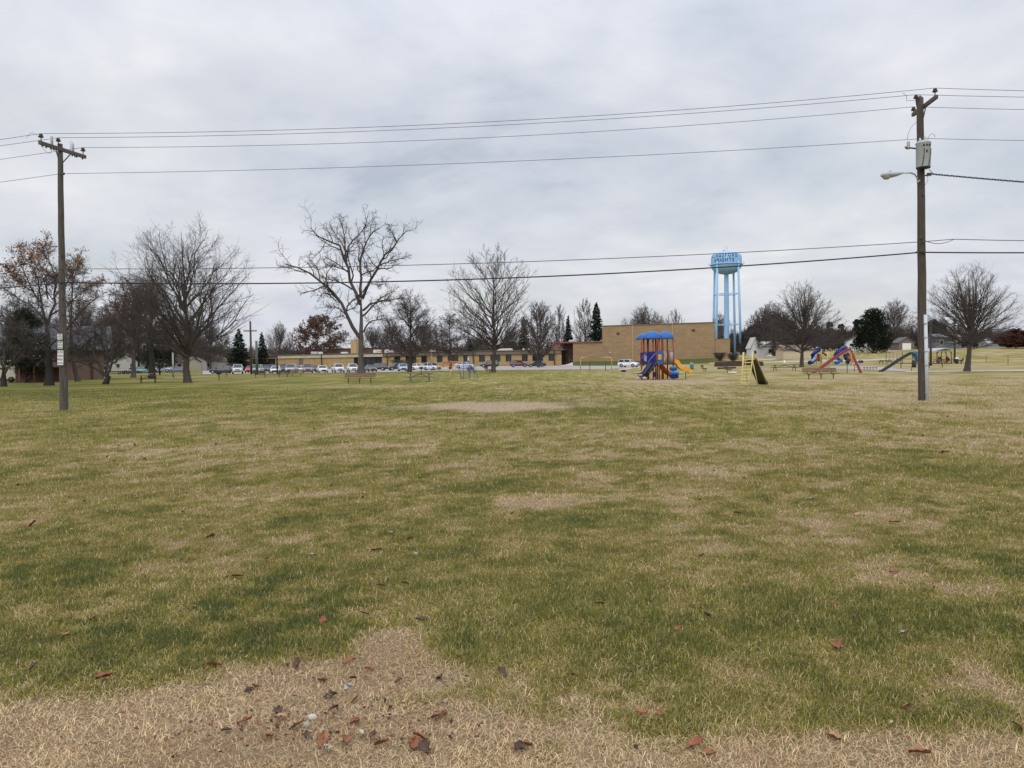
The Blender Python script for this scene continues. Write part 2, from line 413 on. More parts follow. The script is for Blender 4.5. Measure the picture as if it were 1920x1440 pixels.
def ground_mat():
    m = bpy.data.materials.new('turf'); m.use_nodes = True; nt = m.node_tree; N = nt.nodes; L = nt.links
    b = N['Principled BSDF']; b.inputs['Roughness'].default_value = .95; b.inputs['Specular IOR Level'].default_value = .1
    tc = N.new('ShaderNodeTexCoord')
    def noise(scale, det=5, rough=.6, st=(1, 1, 1)):
        mp = N.new('ShaderNodeMapping'); mp.inputs['Scale'].default_value = st; L.new(tc.outputs['Object'], mp.inputs[0])
        n = N.new('ShaderNodeTexNoise'); n.inputs['Scale'].default_value = scale; n.inputs['Detail'].default_value = det; n.inputs['Roughness'].default_value = rough
        L.new(mp.outputs[0], n.inputs[0]); return n.outputs[0]
    def mth(op, a, b_):
        q = N.new('ShaderNodeMath'); q.operation = op
        for i, v in enumerate((a, b_)):
            if isinstance(v, (int, float)): q.inputs[i].default_value = v
            else: L.new(v, q.inputs[i])
        return q.outputs[0]
    da = N.new('ShaderNodeAttribute'); da.attribute_name = 'dry'
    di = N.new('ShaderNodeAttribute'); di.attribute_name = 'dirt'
    f = mth('ADD', da.outputs['Fac'], mth('MULTIPLY', mth('SUBTRACT', noise(14, 6, .75), .5), .9))
    f = mth('ADD', f, mth('MULTIPLY', mth('SUBTRACT', noise(2.2, 6, .7, (1, .8, 1)), .5), .7))
    cr = N.new('ShaderNodeValToRGB'); e = cr.color_ramp.elements
    e[0].position = .0; e[0].color = (*(DGREEN * .78), 1); e[1].position = 1; e[1].color = (*(STRAW * .72), 1)
    for p, c in ((.28, GREEN * .78), (.6, OLIVE * .78)):
        q = e.new(p); q.color = (*c, 1)
    L.new(f, cr.inputs[0])
    mul = N.new('ShaderNodeMix'); mul.data_type = 'RGBA'; mul.blend_type = 'MULTIPLY'; mul.inputs[0].default_value = 1
    mr = N.new('ShaderNodeMapRange'); mr.inputs[1].default_value = .3; mr.inputs[2].default_value = .7; mr.inputs[3].default_value = .62; mr.inputs[4].default_value = 1.3
    L.new(noise(45, 4, .8), mr.inputs[0]); L.new(cr.outputs[0], mul.inputs[6]); L.new(mr.outputs[0], mul.inputs[7])
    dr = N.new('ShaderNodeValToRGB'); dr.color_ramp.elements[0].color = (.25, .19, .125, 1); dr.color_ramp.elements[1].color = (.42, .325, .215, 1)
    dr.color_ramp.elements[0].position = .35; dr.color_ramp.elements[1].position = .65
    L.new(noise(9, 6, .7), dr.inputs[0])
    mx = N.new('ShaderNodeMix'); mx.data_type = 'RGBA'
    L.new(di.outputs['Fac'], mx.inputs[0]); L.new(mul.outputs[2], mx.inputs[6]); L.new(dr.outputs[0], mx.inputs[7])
    th = N.new('ShaderNodeAttribute'); th.attribute_name = 'thatch_shade'
    mt = N.new('ShaderNodeMix'); mt.data_type = 'RGBA'; mt.blend_type = 'MULTIPLY'; L.new(th.outputs['Fac'], mt.inputs[0]); L.new(mx.outputs[2], mt.inputs[6]); mt.inputs[7].default_value = (.66, .60, .55, 1)  # dark thatch plus shade between blades, multiplied into the near ground colour
    L.new(mt.outputs[2], b.inputs['Base Color'])
    bp = N.new('ShaderNodeBump'); bp.inputs['Strength'].default_value = .7; bp.inputs['Distance'].default_value = .04
    L.new(noise(30, 5, .8), bp.inputs['Height']); L.new(bp.outputs[0], b.inputs['Normal'])
    return m
fx_, fy_ = V[:, 0].astype(float), V[:, 1].astype(float)
TURF = ground_mat()
ground = struct('ground', newmesh('ground', V, [Fq], TURF, True, attrs={'dry': dryness(fx_, fy_), 'dirt': dirtness(fx_, fy_), 'thatch_shade': np.clip((30 - fy_) / 22, 0, 1) * np.clip((fy_ - 2.2) / .3, 0, 1) * (1 - dirtness(fx_, fy_))}))

# ------------------------------------------------------------------ grass blades
def zground(x, y):
    return g(x, y) + (fbm(x * .15, y * .15, 71, 3) - .5) * .12 * np.clip((y - 2) / 10, 0, 1) * np.clip((70 - y) / 20, 0, 1)
def blade_field(n, y0, y1, p, wid, hg, bent, seed):
    r = np.random.default_rng(seed)
    # pdf of y: width(y) * y^-p, width ~ y
    t = r.random(n); q = 2 - p
    y = (y0 ** q + t * (y1 ** q - y0 ** q)) ** (1 / q) if abs(q) > .01 else y0 * (y1 / y0) ** t
    x = (r.random(n) * 2 - 1) * (.72 * y + 2.4)
    dry = dryness(x, y) + (r.random(n) - .5) * .55
    dirt = dirtness(x, y)
    keep = r.random(n) > dirt * .93
    x, y, dry = x[keep], y[keep], dry[keep]; n = len(x)
    z = zground(x, y)
    isd = np.clip((dry - .45) / .35, 0, 1)
    ang = r.random(n) * 6.283
    far = np.clip(y / 9, 1, 5)
    tuft = .7 + .6 * fbm(x * 4, y * 4, 61, 2)
    L = hg * (.5 + 1.0 * r.random(n)) * tuft * (1.0 + .12 * isd) * np.minimum(far ** .25, 1.3)
    lean = np.clip(.2 + .75 * r.random(n) * (0.6 + .9 * isd), 0, 1.35) + .45 * isd      # from vertical
    w = wid * (.6 + .8 * r.random(n)) * far ** .9 * (1 - .12 * isd)
    dx, dy = np.cos(ang), np.sin(ang)
    # width across the blade, turned at random
    wa = ang + 1.57 + (r.random(n) - .5) * 1.2; wx, wy = np.cos(wa) * w / 2, np.sin(wa) * w / 2
    base = np.stack([x, y, z - .004], -1)
    def off(l, le): return np.stack([dx * np.sin(le) * l, dy * np.sin(le) * l, np.cos(le) * l], -1)
    wv = np.stack([wx, wy, np.zeros(n)], -1)
    rr = r.random((n, 1))
    d = np.clip(dry, 0, 1)[:, None]
    c = np.where(d < .3, DGREEN * (1 - d / .3) + GREEN * 1.15 * (d / .3), np.where(d < .6, GREEN * 1.15 * (1 - (d - .3) / .3) + OLIVE * 1.1 * ((d - .3) / .3), OLIVE * 1.1 * (1 - (d - .6) / .4) + STRAW * 1.12 * ((d - .6) / .4)))
    st = (r.random(n) < np.clip(.10 + .9 * (dry - .42), .05, 1))[:, None]; c = np.where(st, STRAW * np.array([1.1, 1.08, 1.02]) * (.75 + .4 * d), c)
    soil = fbm(x * 1.1, y * 1.6, 81, 3)[:, None]; dk = isd[:, None] * np.clip((.62 - soil) * 2.2 + np.clip((3.6 - y) * .5, 0, .5)[:, None], 0, 1) * (y < 8)[:, None]
    c = c * (1 - dk * np.array([.20, .24, .26]))
    c = c * (.74 + .85 * rr ** 1.3 * (1 + .12 * isd[:, None])) * (1 - .22 * np.clip((y - 8) / 20, 0, 1))[:, None]  # far blades darkened in colour for the self-shading they lack
    red = (r.random(n) < .10 * isd)[:, None]; c = np.where(red, c * np.array([.75, .58, .5]), c)
    if bent:
        l1 = L * .55; le2 = np.minimum(lean + .5 + .5 * r.random(n), 1.62)
        m = base + off(l1, lean); tip = m + off(L * .45, le2)
        tip[:, 2] = np.maximum(tip[:, 2], z + .003)
        Vv = np.stack([base - wv, base + wv, m - wv * .75, m + wv * .75, tip], 1).reshape(-1, 3)
        k = np.arange(n)[:, None] * 5
        return Vv, [k + np.array([[0, 1, 3, 2]]), k + np.array([[2, 3, 4]])], np.repeat(c, 5, 0)
    tip = base + off(L, np.minimum(lean, 1.35))
    Vv = np.stack([base - wv, base + wv, tip], 1).reshape(-1, 3); k = np.arange(n)[:, None] * 3
    return Vv, [k + np.array([[0, 1, 2]])], np.repeat(c, 3, 0)
BL = attr_mat('grass_blade', 'bcol', .75, .25)
def grass():
    A = blade_field(960000, 2.1, 9.5, 1.6, .0027, .038, True, 1)
    B = blade_field(720000, 9.0, 60, 1.9, .0045, .045, False, 2)
    nA = len(A[0])
    Vv = np.concatenate([A[0], B[0]]); C = np.concatenate([A[2], B[2]])
    me = newmesh('grass', Vv, [A[1][0], A[1][1], B[1][0] + nA], BL, False, attrs={'bcol': C})
    o = link('grass', me); tag(o, 'short mown winter grass, green with straw patches, covering the field', 'grass', kind='stuff')
grass()

# ------------------------------------------------------------------ paved areas draped on the ground
def drape(name, outline, m, lift=.03, step=3.0):
    """outline: list of (px, depth) near edge then list far edge, sampled as a ribbon"""
    near, far = outline
    P = []
    n = 60
    def samp(pl, t):
        k = t * (len(pl) - 1); i = min(int(k), len(pl) - 2); f = k - i
        return pl[i] * (1 - f) + pl[i + 1] * f
    A = [np.array(at(*p)[:2]) for p in near]; B = [np.array(at(*p)[:2]) for p in far]
    rows = 24
    for i in range(n + 1):
        a = samp(A, i / n); b = samp(B, i / n)
        for j in range(rows + 1):
            q = a + (b - a) * j / rows; P.append((q[0], q[1], float(g(q[0], q[1])) + lift))
    k = np.arange(n)[:, None] * (rows + 1) + np.arange(rows)[None, :]
    F_ = np.stack([k, k + rows + 1, k + rows + 2, k + 1], -1).reshape(-1, 4)
    return struct(name, newmesh(name, np.array(P), [F_], m, True))
ASPH = mat('parking_concrete', (.31, .29, .27), .9, 0, .12, .4)
CONC = mat('path_concrete', (.40, .37, .32), .9, 0, .1, .8)
drape('parking_lot', ([(380, 152), (560, 151), (650, 148), (720, 139), (860, 135), (1000, 133), (1110, 140), (1200, 152)], [(380, 238), (560, 232), (650, 226), (720, 222), (860, 214), (1000, 207), (1110, 200), (1200, 196)]), ASPH, .035)
drape('entrance_path', ([(1047, 199), (1076, 199)], [(1056, 216), (1073, 216)]), CONC, .09)
drape('path', ([(1700, 81), (1800, 80.5), (1950, 80), (2300, 80)], [(1700, 90), (1800, 87), (1950, 85.5), (2300, 85.5)]), CONC, .03)
drape('court_pavement', ([(1556, 110), (1600, 103), (1660, 93), (1702, 82)], [(1556, 128), (1600, 125), (1660, 116), (1702, 93)]), ASPH, .03)
drape('road', ([(1330, 176), (1420, 174), (1560, 170), (1680, 172)], [(1330, 190), (1420, 188), (1560, 184), (1680, 186)]), CONC, .05)
drape('side_road', ([(1415, 200), (1480, 208), (1540, 222)], [(1415, 208), (1480, 222), (1540, 236)]), CONC, .05)
drape('sandy_path', ([(305, 103), (350, 104), (408, 112)], [(305, 108), (350, 110), (408, 118)]), mat('sand', (.33, .25, .14), .95, 0, .2, 1.0), .03)
drape('house_lane', ([(180, 150), (300, 160), (400, 168)], [(180, 156), (300, 165), (400, 172)]), mat('lane', (.27, .24, .2), .95, 0, .2, 1.0), .03)
# ------------------------------------------------------------------ trees
def nrm(v): return v / np.maximum(np.linalg.norm(v, axis=-1, keepdims=True), 1e-9)
def frame(t):
    ref = np.where(np.abs(t[..., 2:3]) < .9, np.array([0, 0, 1.0]), np.array([1.0, 0, 0]))
    a = nrm(np.cross(t, ref)); return a, np.cross(t, a)
def tubes(P, Rr, n):
    """P (M,K,3), Rr (M,K) -> verts, quads"""
    M, K, _ = P.shape
    T = np.empty_like(P); T[:, 1:-1] = P[:, 2:] - P[:, :-2]; T[:, 0] = P[:, 1] - P[:, 0]; T[:, -1] = P[:, -1] - P[:, -2]
    T = nrm(T); ref = nrm(P[:, -1:] - P[:, :1]); ax = np.where(np.abs(ref[..., 2:3]) < .8, np.array([0, 0, 1.0]), np.array([1.0, 0, 0]))
    a = nrm(np.cross(T, np.broadcast_to(ax, T.shape))); b = np.cross(T, a)
    w = np.arange(n) * 2 * np.pi / n
    V = P[:, :, None] + (a[:, :, None] * np.cos(w)[None, None, :, None] + b[:, :, None] * np.sin(w)[None, None, :, None]) * Rr[:, :, None, None]
    k = (np.arange(M)[:, None, None] * K + np.arange(K - 1)[None, :, None]) * n; j = np.arange(n)[None, None, :]; j2 = (j + 1) % n
    F_ = np.stack([k + j, k + j2, k + n + j2, k + n + j], -1).reshape(-1, 4)
    return V.reshape(-1, 3), F_
def interp(P, Rr, t):
    """P (M,K,3), t (M,c) in 0..1"""
    M, K, _ = P.shape; k = t * (K - 1); i = np.clip(k.astype(int), 0, K - 2); f = (k - i)[..., None]
    m = np.arange(M)[:, None]
    p0, p1 = P[m, i], P[m, i + 1]; r = Rr[m, i] * (1 - f[..., 0]) + Rr[m, i + 1] * f[..., 0]
    return p0 * (1 - f) + p1 * f, nrm(p1 - p0), r
def children(P, Rr, c, rng, t0=.25, t1=1.0, ang=45, angv=10, lf=.5, taper=.5, K=5, wander=.15, trop=.05, rr=.55, rmin=.004, tipf=.4, outl=None, absL=None):
    M = len(P)
    t = t0 + (t1 - t0) * (np.arange(c)[None, :] + rng.random((M, c))) / c
    p, T, r = interp(P, Rr, t)
    a, b = frame(T)
    phi = rng.random((M, 1)) * 6.283 + np.arange(c)[None, :] * 2.4 + rng.normal(0, .35, (M, c))
    an = np.radians(ang + rng.normal(0, angv, (M, c)))
    d = T * np.cos(an)[..., None] + (a * np.cos(phi)[..., None] + b * np.sin(phi)[..., None]) * np.sin(an)[..., None]
    if absL is not None: L = absL(t)
    else: L = (np.linalg.norm(np.diff(P, axis=1), axis=-1).sum(1)[:, None]) * lf * (1 - taper * t)
    L = L * (.75 + .5 * rng.random((M, c)))
    r0 = np.maximum(np.minimum(r * rr, L * .035), rmin)
    p = p.reshape(-1, 3); d = d.reshape(-1, 3); L = L.ravel(); r0 = r0.ravel(); n = len(p)
    Q = np.empty((n, K, 3)); Q[:, 0] = p
    for i in range(1, K):
        d = nrm(d + rng.normal(0, wander, (n, 3)) + np.array([0, 0, trop]))
        Q[:, i] = Q[:, i - 1] + d * (L / (K - 1))[:, None]
    rad = r0[:, None] * np.linspace(1, tipf, K)[None, :]
    return Q, rad
def twigs_geo(P, Rr):
    """last level: three-sided, pointed"""
    Rr = Rr.copy(); Rr[:, -1] *= .35
    return tubes(P, Rr, 3)
BARK = mat('bark', (.068, .056, .048), .95, 0, .3, 3, .6, (1, 1, .25))
BARKD = mat('dark_bark', (.030, .025, .023), .95, 0, .3, 3, .6, (1, 1, .25))
BARKG = mat('grey_bark', (.095, .08, .068), .95, 0, .25, 3, .6, (1, 1, .25))
TWIG = mat('twig', (.072, .058, .052), .9, 0, .25, .6)
TWIGR = mat('reddish_twig', (.075, .043, .034), .9, 0, .3, .6)
TWIGG = mat('grey_twig', (.095, .08, .072), .9, 0, .25, .6)
LEAFM = attr_mat('leaf', 'lcol', .8, .3)
def leaves_mesh(name, tips, n, size, cols, rng, jit=.25, quad=True, gravity=0):
    i = rng.integers(0, len(tips), n); c = tips[i] + rng.normal(0, jit, (n, 3))
    u = nrm(rng.normal(0, 1, (n, 3))); v = nrm(np.cross(u, rng.normal(0, 1, (n, 3)))); s = size * (.6 + .8 * rng.random((n, 1)))
    V = np.stack([c - u * s, c + v * s * .55, c + u * s, c - v * s * .55], 1).reshape(-1, 3); k = np.arange(n)[:, None] * 4
    col = np.array(cols)[rng.integers(0, len(cols), n)] * (.6 + .8 * rng.random((n, 1)))
    return newmesh(name, V, [k + np.array([[0, 1, 2, 3]])], LEAFM, False, attrs={'lcol': np.repeat(col, 4, 0)})
class TM: pass
def bare_tree(seed, H, half, style='maple', rt=None, rmin=.006, dens=1.0, limbs=None, trunkpts=None, clear=.15, leaves=0, leafcols=None, leafsize=.1, barkm=None, twigm=None, depthf=.9, leaftop=None, env=None, rcap=.11):
    """returns meshes (trunk, crown, leaves) with origin at the base. H height, half crown half width"""
    rng = np.random.default_rng(seed)
    rt = rt or H * .021
    S = dict(
      maple=dict(hp=.78, th=32, zm=.55, curve=.10, n=34, ang=48, trop=.09, wander=.08, lc=[9, 8, 5], lf=[.52, .46, .42], an=[34, 36, 38], prof=([0, .15, .4, .7, 1], [.55, .95, 1, .7, .18]), tw=.10),
      fan=dict(th=46, zm=.42, curve=.03, n=42, ang=46, trop=.035, wander=.05, lc=[9, 8, 6], lf=[.45, .42, .42], an=[28, 30, 32], prof=([0, .1, .3, .7, 1], [.9, 1.15, 1, .6, .15]), tw=.07),
      oak=dict(th=62, curve=.0, n=24, ang=66, trop=.02, wander=.17, lc=[9, 8, 6], lf=[.5, .45, .45], an=[48, 48, 45], prof=([0, .15, .5, .8, 1], [.8, 1, .9, .65, .3]), tw=.2),
      dense=dict(th=44, zm=.6, curve=.06, n=32, ang=52, trop=.04, wander=.12, lc=[9, 8, 6], lf=[.5, .45, .42], an=[42, 44, 42], prof=([0, .2, .5, .8, 1], [.75, 1, .95, .65, .2]), tw=.15),
      column=dict(th=34, curve=.10, n=36, ang=26, trop=.09, wander=.06, lc=[8, 8, 5], lf=[.42, .4, .4], an=[28, 30, 32], prof=([0, .2, .5, .8, 1], [.9, 1, .9, .6, .2]), tw=.08),
      orchard=dict(th=60, curve=0, n=20, ang=62, trop=.05, wander=.2, lc=[10, 8, 6], lf=[.5, .5, .5], an=[50, 50, 50], prof=([0, .3, .7, 1], [.9, 1, .85, .6]), tw=.25),
    )[style]
    parts_v, parts_f, nb = [], [], [0]
    def put(P, Rr, n, tw=False):
        V, F_ = (twigs_geo(P, Rr) if tw else tubes(P, Rr, n)); parts_v.append(V); parts_f.append(F_ + nb[0]); nb[0] += len(V)
    # trunk
    if trunkpts is None:
        K = 12; z = np.linspace(0, H * .97, K); wob = np.cumsum(rng.normal(0, H * .006, (K, 2)), 0)
        T = np.stack([wob[:, 0], wob[:, 1], z], -1); T[0, :2] = 0
    else: T = np.array(trunkpts, float)
    tt = np.linspace(0, 1, len(T)); RT = rt * (1 - tt * .93) ** (.85 if limbs else 1.35)
    RTv = RT.copy(); RTv[0] = rt * 1.02
    # flared foot
    foot = np.array([T[0] + [0, 0, -.25], T[0] + [0, 0, .0], T[0] + [0, 0, rt * 1.3], T[0] + [0, 0, rt * 3]]) ; fr = np.array([rt * 1.7, rt * 1.4, rt * 1.12, rt * 1.0])
    d01 = (T[1] - T[0]) / max(T[1][2] - T[0][2], .01); foot = np.array([T[0] + d01 * h for h in (-.25, 0, rt * 1.3, rt * 3)])
    tv = [foot] ; T2 = np.concatenate([foot, T[T[:, 2] > rt * 4 + T[0][2]]]); R2 = np.concatenate([fr, RTv[T[:, 2] > rt * 4 + T[0][2]]])
    TV, TF = tubes(T2[None], R2[None], 10)
    P0, R0_ = T[None], RT[None]
    allL1 = []
    if limbs:
        for lp, lr in limbs:
            lp = np.array(lp, float); K = 9
            s = np.concatenate([[0], np.cumsum(np.linalg.norm(np.diff(lp, axis=0), axis=1))]); q = np.linspace(0, s[-1], K)
            L_ = np.stack([np.interp(q, s, lp[:, i]) for i in range(3)], -1)
            L_[1:-1] += rng.normal(0, s[-1] * .008, (K - 2, 3))
            allL1.append((L_[None], (lr * np.linspace(1, .22, K) ** .9)[None]))
        P1 = np.concatenate([a[0] for a in allL1]); R1 = np.concatenate([a[1] for a in allL1])
        put(P1, R1, 7)
        sub, rs = children(P1, R1, 9, rng, .22, 1, 46, 12, .34, .35, 6, .26, .06, .6, .02)
        put(sub, rs, 4)
        c2, r2 = children(np.concatenate([P1, np.pad(sub, ((0, 0), (0, 3), (0, 0)), mode='edge')[:, [0, 1, 1, 2, 2, 3, 4, 4, 5]]]) if False else sub, rs, 8, rng, .2, 1, 48, 12, .46, .3, 4, .26, .05, .6, rmin * 1.3)
        put(c2, r2, 3)
        c2b, r2b = children(P1, R1, 12, rng, .35, 1, 50, 12, .13, .3, 4, .26, .06, .4, rmin * 1.3); put(c2b, r2b, 3)
        c2 = np.concatenate([c2, c2b]); r2 = np.concatenate([r2, r2b])
        c3, r3 = children(c2, r2, max(1, int(5 * dens)), rng, .15, 1, 46, 14, .5, .3, 3, .25, .04, .6, rmin); put(c3, r3, 3, True)
        tips = c3[:, -1]
    else:
        zc0 = clear
        prof = S['prof']
        ev = env or ([0, .12, .3, .5, .7, .85, .95, 1.0], [.35, .62, .95, 1, .86, .60, .34, .12])
        lump = rng.random(4) * 6.28
        def outline(P, Hh):
            az = np.arctan2(P[..., 1] / depthf, P[..., 0]); r_ = np.hypot(P[..., 0], P[..., 1] / depthf) + 1e-6
            e_ = half * np.interp(P[..., 2] / Hh, *ev) * (1 + .09 * np.sin(2 * az + lump[0]) + .07 * np.sin(3 * az + P[..., 2] / Hh * 5 + lump[1]))
            return r_ / np.maximum(e_, .05)
        # limbs reach for points spread through the crown, leaving the trunk lower down and curving upwards
        n1 = int(S['n'] * dens ** .5 * 1.25)
        ht = zc0 + .06 + (.93 - zc0) * ((np.arange(n1) + rng.random(n1)) / n1) ** S.get('hp', .9)
        azt = np.arange(n1) * 2.4 + rng.normal(0, .3, n1)
        rt_ = half * np.interp(ht, *ev) * np.where(rng.random(n1) < .68, .80 + .12 * rng.random(n1), .35 + .4 * rng.random(n1))
        th = np.radians(S['th'] + rng.normal(0, 6, n1))
        z0 = np.clip(ht * H - rt_ / np.tan(th), zc0 * H * (1 + .5 * rng.random(n1)), H * S.get('zm', .82) * (.8 + .25 * rng.random(n1)))
        z0 = np.minimum(z0, ht * H - rt_ * .12)
        z0 = np.maximum(z0, zc0 * H * .9)
        p0, _, rr0 = interp(P0, R0_, np.clip(z0 / (H * .97), 0, 1)[None, :]); p0 = p0[0]; rr0 = rr0[0]
        tg = np.stack([np.cos(azt) * rt_, np.sin(azt) * rt_ * depthf, ht * H], -1)
        up_ = S['curve']
        cp = p0 + (tg - p0) * np.array([.55, .55, .55 - up_]); K = 10; tt2 = np.linspace(0, 1, K)[None, :, None]
        P1 = (1 - tt2) ** 2 * p0[:, None] + 2 * tt2 * (1 - tt2) * cp[:, None] + tt2 ** 2 * tg[:, None]
        Ls = np.linalg.norm(tg - p0, axis=1)
        wn = np.cumsum(rng.normal(0, 1, (n1, K, 3)), 1); wn -= tt2 * wn[:, -1:]; P1 = P1 + wn * (Ls * S['wander'] * .22)[:, None, None]; P1[:, 0] = p0
        r1 = np.minimum(np.minimum(rr0 * .62, Ls * .016 + .01), rcap); R1 = r1[:, None] * np.linspace(1, .14, K)[None, :]
        P2, R2_ = children(P1, R1, S['lc'][0], rng, .18, 1, S['an'][0], 9, S['lf'][0], .55, 6, S['wander'] * 1.1, S['trop'], .6, rmin * 2, .3)
        P3, R3 = children(P2, R2_, S['lc'][1], rng, .15, 1, S['an'][1], 10, S['lf'][1], .4, 4, S['tw'], S['trop'], .6, rmin * 1.2, .5)
        keep = outline(P3[:, 0], H) < 1.04; P3, R3 = P3[keep], R3[keep]
        k4 = max(1, int(S['lc'][2] * dens)); P4, R4 = children(P3, R3, k4, rng, .1, 1, S['an'][2], 12, S['lf'][2], .3, 3, S['tw'], S['trop'], .65, rmin, .6)
        keep = outline(P4[:, 0], H) < 1.04 + .08 * rng.random(len(P4)); P4, R4 = P4[keep], R4[keep]
        tips = P4[:, -1]
        sx = half / np.percentile(np.abs(tips[:, 0]), 98.5); sz = H / np.percentile(tips[:, 2], 99.6)
        for P in (P1, P2, P3, P4): P *= np.array([sx, sx, sz])
        TV[:, 2] *= np.where(TV[:, 2] > 0, sz, 1)
        put(P1, R1, 6); put(P2, R2_, 4); put(P3, R3, 3); put(P4, R4, 3, True)
        tips = P4[:, -1]
    V = np.concatenate(parts_v); F_ = np.concatenate(parts_f)
    m = TM()
    m.trunk = newmesh('trunk', TV, [TF], barkm or BARK, True)
    m.crown = newmesh('crown', V, [F_], twigm or TWIG, True)
    m.leaves = None
    if leaves:
        tp = tips
        if leaftop is not None:
            w_ = leaftop(tips / np.array([half, half, H])); tp = tips[rng.random(len(tips)) < w_]
        m.leaves = leaves_mesh('dead_leaves', tp, leaves, leafsize, leafcols or [(.20, .085, .035), (.14, .06, .03), (.27, .13, .05)], rng, .18)
    return m
def put_tree(name, m, label, loc, cat='tree', rz=0.0, group=None, scale=None):
    e = thing(name, label, cat, loc, rz, group)
    link('trunk', m.trunk, e); link('crown', m.crown, e)
    if m.leaves: link('dead_leaves', m.leaves, e)
    if scale: e.scale = scale
    return e
NEEDLE = attr_mat('needle', 'lcol', .85, .1)
def spruce(seed, H, half, col=(.020, .034, .020), n=9000, clear=.04, irregular=.12, ragged=False):
    rng = np.random.default_rng(seed)
    T, RT = np.array([[0, 0, -.2], [0, 0, H * .5], [0, 0, H * .98]]), np.array([H * .018, H * .010, .02])
    TV, TF = tubes(T[None], RT[None], 8)
    nb = 190
    h = clear + (1 - clear) * (np.arange(nb) + rng.random(nb)) / nb
    prof = np.clip((1 - h) ** .85, .02, 1) * (1 if not ragged else np.interp(h, [0, .3, .7, 1], [.75, 1.05, 1.25, 1.6]))
    L = half * prof * (1 + rng.normal(0, irregular, nb)); az = np.arange(nb) * 2.4 + rng.normal(0, .3, nb)
    K = 5; P = np.empty((nb, K, 3))
    for k in range(K):
        s = k / (K - 1); P[:, k, 0] = np.cos(az) * L * s; P[:, k, 1] = np.sin(az) * L * s; P[:, k, 2] = h * H - L * (.38 * s - .22 * s * s) + (.1 * H * (1 - h) * 0)
    BV, BF = tubes(P, np.linspace(.05, .012, K)[None, :] * np.ones((nb, 1)), 3)
    # needles: drooping sprays along each branch
    w = L / L.sum(); i = rng.choice(nb, n, p=w); t = rng.random(n) ** .6
    p, Tn, _ = interp(P[i], np.ones((n, K)), t[:, None]); p = p[:, 0]; Tn = Tn[:, 0]
    side = nrm(np.cross(Tn, np.array([0, 0, 1.0]))); off = rng.normal(0, 1, n)[:, None] * (L[i] * .13)[:, None] * (1.15 - t)[:, None]
    p = p + side * off; p[:, 2] -= np.abs(off[:, 0]) * .3
    s = H * .022 * (.6 + .8 * rng.random((n, 1)))
    d1 = nrm(Tn + side * np.sign(off) * .6 + rng.normal(0, .35, (n, 3))); d2 = nrm(np.cross(d1, rng.normal(0, 1, (n, 3)) + np.array([0, 0, .8])))
    V = np.stack([p - d2 * s * .45, p + d2 * s * .45, p + d1 * s * 1.3 + np.array([0, 0, -.12]) * s], 1).reshape(-1, 3)
    k = np.arange(n)[:, None] * 3; c = np.array(col) * (.5 + 1.0 * rng.random((n, 1)))
    m = TM(); m.trunk = newmesh('trunk', np.concatenate([TV, BV]), [np.concatenate([TF, BF + len(TV)])], BARKD, True)
    m.crown = newmesh('crown', V, [k + np.array([[0, 1, 2]])], NEEDLE, False, attrs={'lcol': np.repeat(c, 3, 0)}); m.leaves = None
    return m
def clump_tree(seed, H, half, col, n=9000, nclump=34, base=.18, size=.24, col2=None, shape=None):
    """evergreen with rounded irregular clumps on limbs"""
    rng = np.random.default_rng(seed)
    T = np.array([[0, 0, -.2], [rng.normal(0, .2), 0, H * .5], [rng.normal(0, .3), 0, H * .9]]); TV, TF = tubes(T[None], np.array([[H * .022, H * .014, .04]]), 8)
    cz = base + (1 - base) * rng.random(nclump) ** .9; pr = np.interp(cz, *(shape or ([.1, .35, .6, .85, 1], [.75, 1, .85, .5, .12])))
    az = rng.random(nclump) * 6.283; rr = half * pr * (.35 + .65 * rng.random(nclump) ** .5)
    C = np.stack([np.cos(az) * rr, np.sin(az) * rr, cz * H - half * .1], -1); cr = half * (.20 + .2 * rng.random(nclump))
    P = np.stack([np.stack([np.zeros(nclump), np.zeros(nclump), C[:, 2] - rr * .5], -1), C], 1); BV, BF = tubes(P, np.ones((nclump, 1)) * np.array([[.09, .03]]), 4)
    i = rng.integers(0, nclump, n); u = nrm(rng.normal(0, 1, (n, 3))); p = C[i] + u * (cr[i] * (.45 + .6 * rng.random(n)))[:, None] * np.array([1.1, 1.1, .75])
    p[:, 2] = np.maximum(p[:, 2], .3)
    s = size * (.6 + .8 * rng.random((n, 1))); d1 = nrm(u + rng.normal(0, .6, (n, 3))); d2 = nrm(np.cross(d1, rng.normal(0, 1, (n, 3))))
    V = np.stack([p - d2 * s * .5, p + d2 * s * .5, p + d1 * s * 1.2], 1).reshape(-1, 3); k = np.arange(n)[:, None] * 3
    tone = (.75 + .5 * rng.random(nclump))[i][:, None]
    c = np.array(col) * (.5 + rng.random((n, 1))) * tone
    if col2 is not None: c = np.where(rng.random((n, 1)) < .3, np.array(col2) * (.5 + rng.random((n, 1))), c)
    m = TM(); m.trunk = newmesh('trunk', np.concatenate([TV, BV]), [np.concatenate([TF, BF + len(TV)])], BARKD, True)
    m.crown = newmesh('crown', V, [k + np.array([[0, 1, 2]])], NEEDLE, False, attrs={'lcol': np.repeat(c, 3, 0)}); m.leaves = None
    return m

# --- the trees one by one: (column, top row, crown half width in pixels, distance)
def dims(px, top, hw, d): return at(px, d), hgt(px, top, d), hw * d / FPX
def limb(base, pts, d, r, dy):
    """polyline of photo positions at distance d turned into metres from the tree's base; dy = how far the tip leans away"""
    n = len(pts); out = []
    for i, (px, py) in enumerate(pts):
        dd = d + dy * i / (n - 1); p = W(px, py, dd) - np.array(base); out.append(p)
    return (out, r)
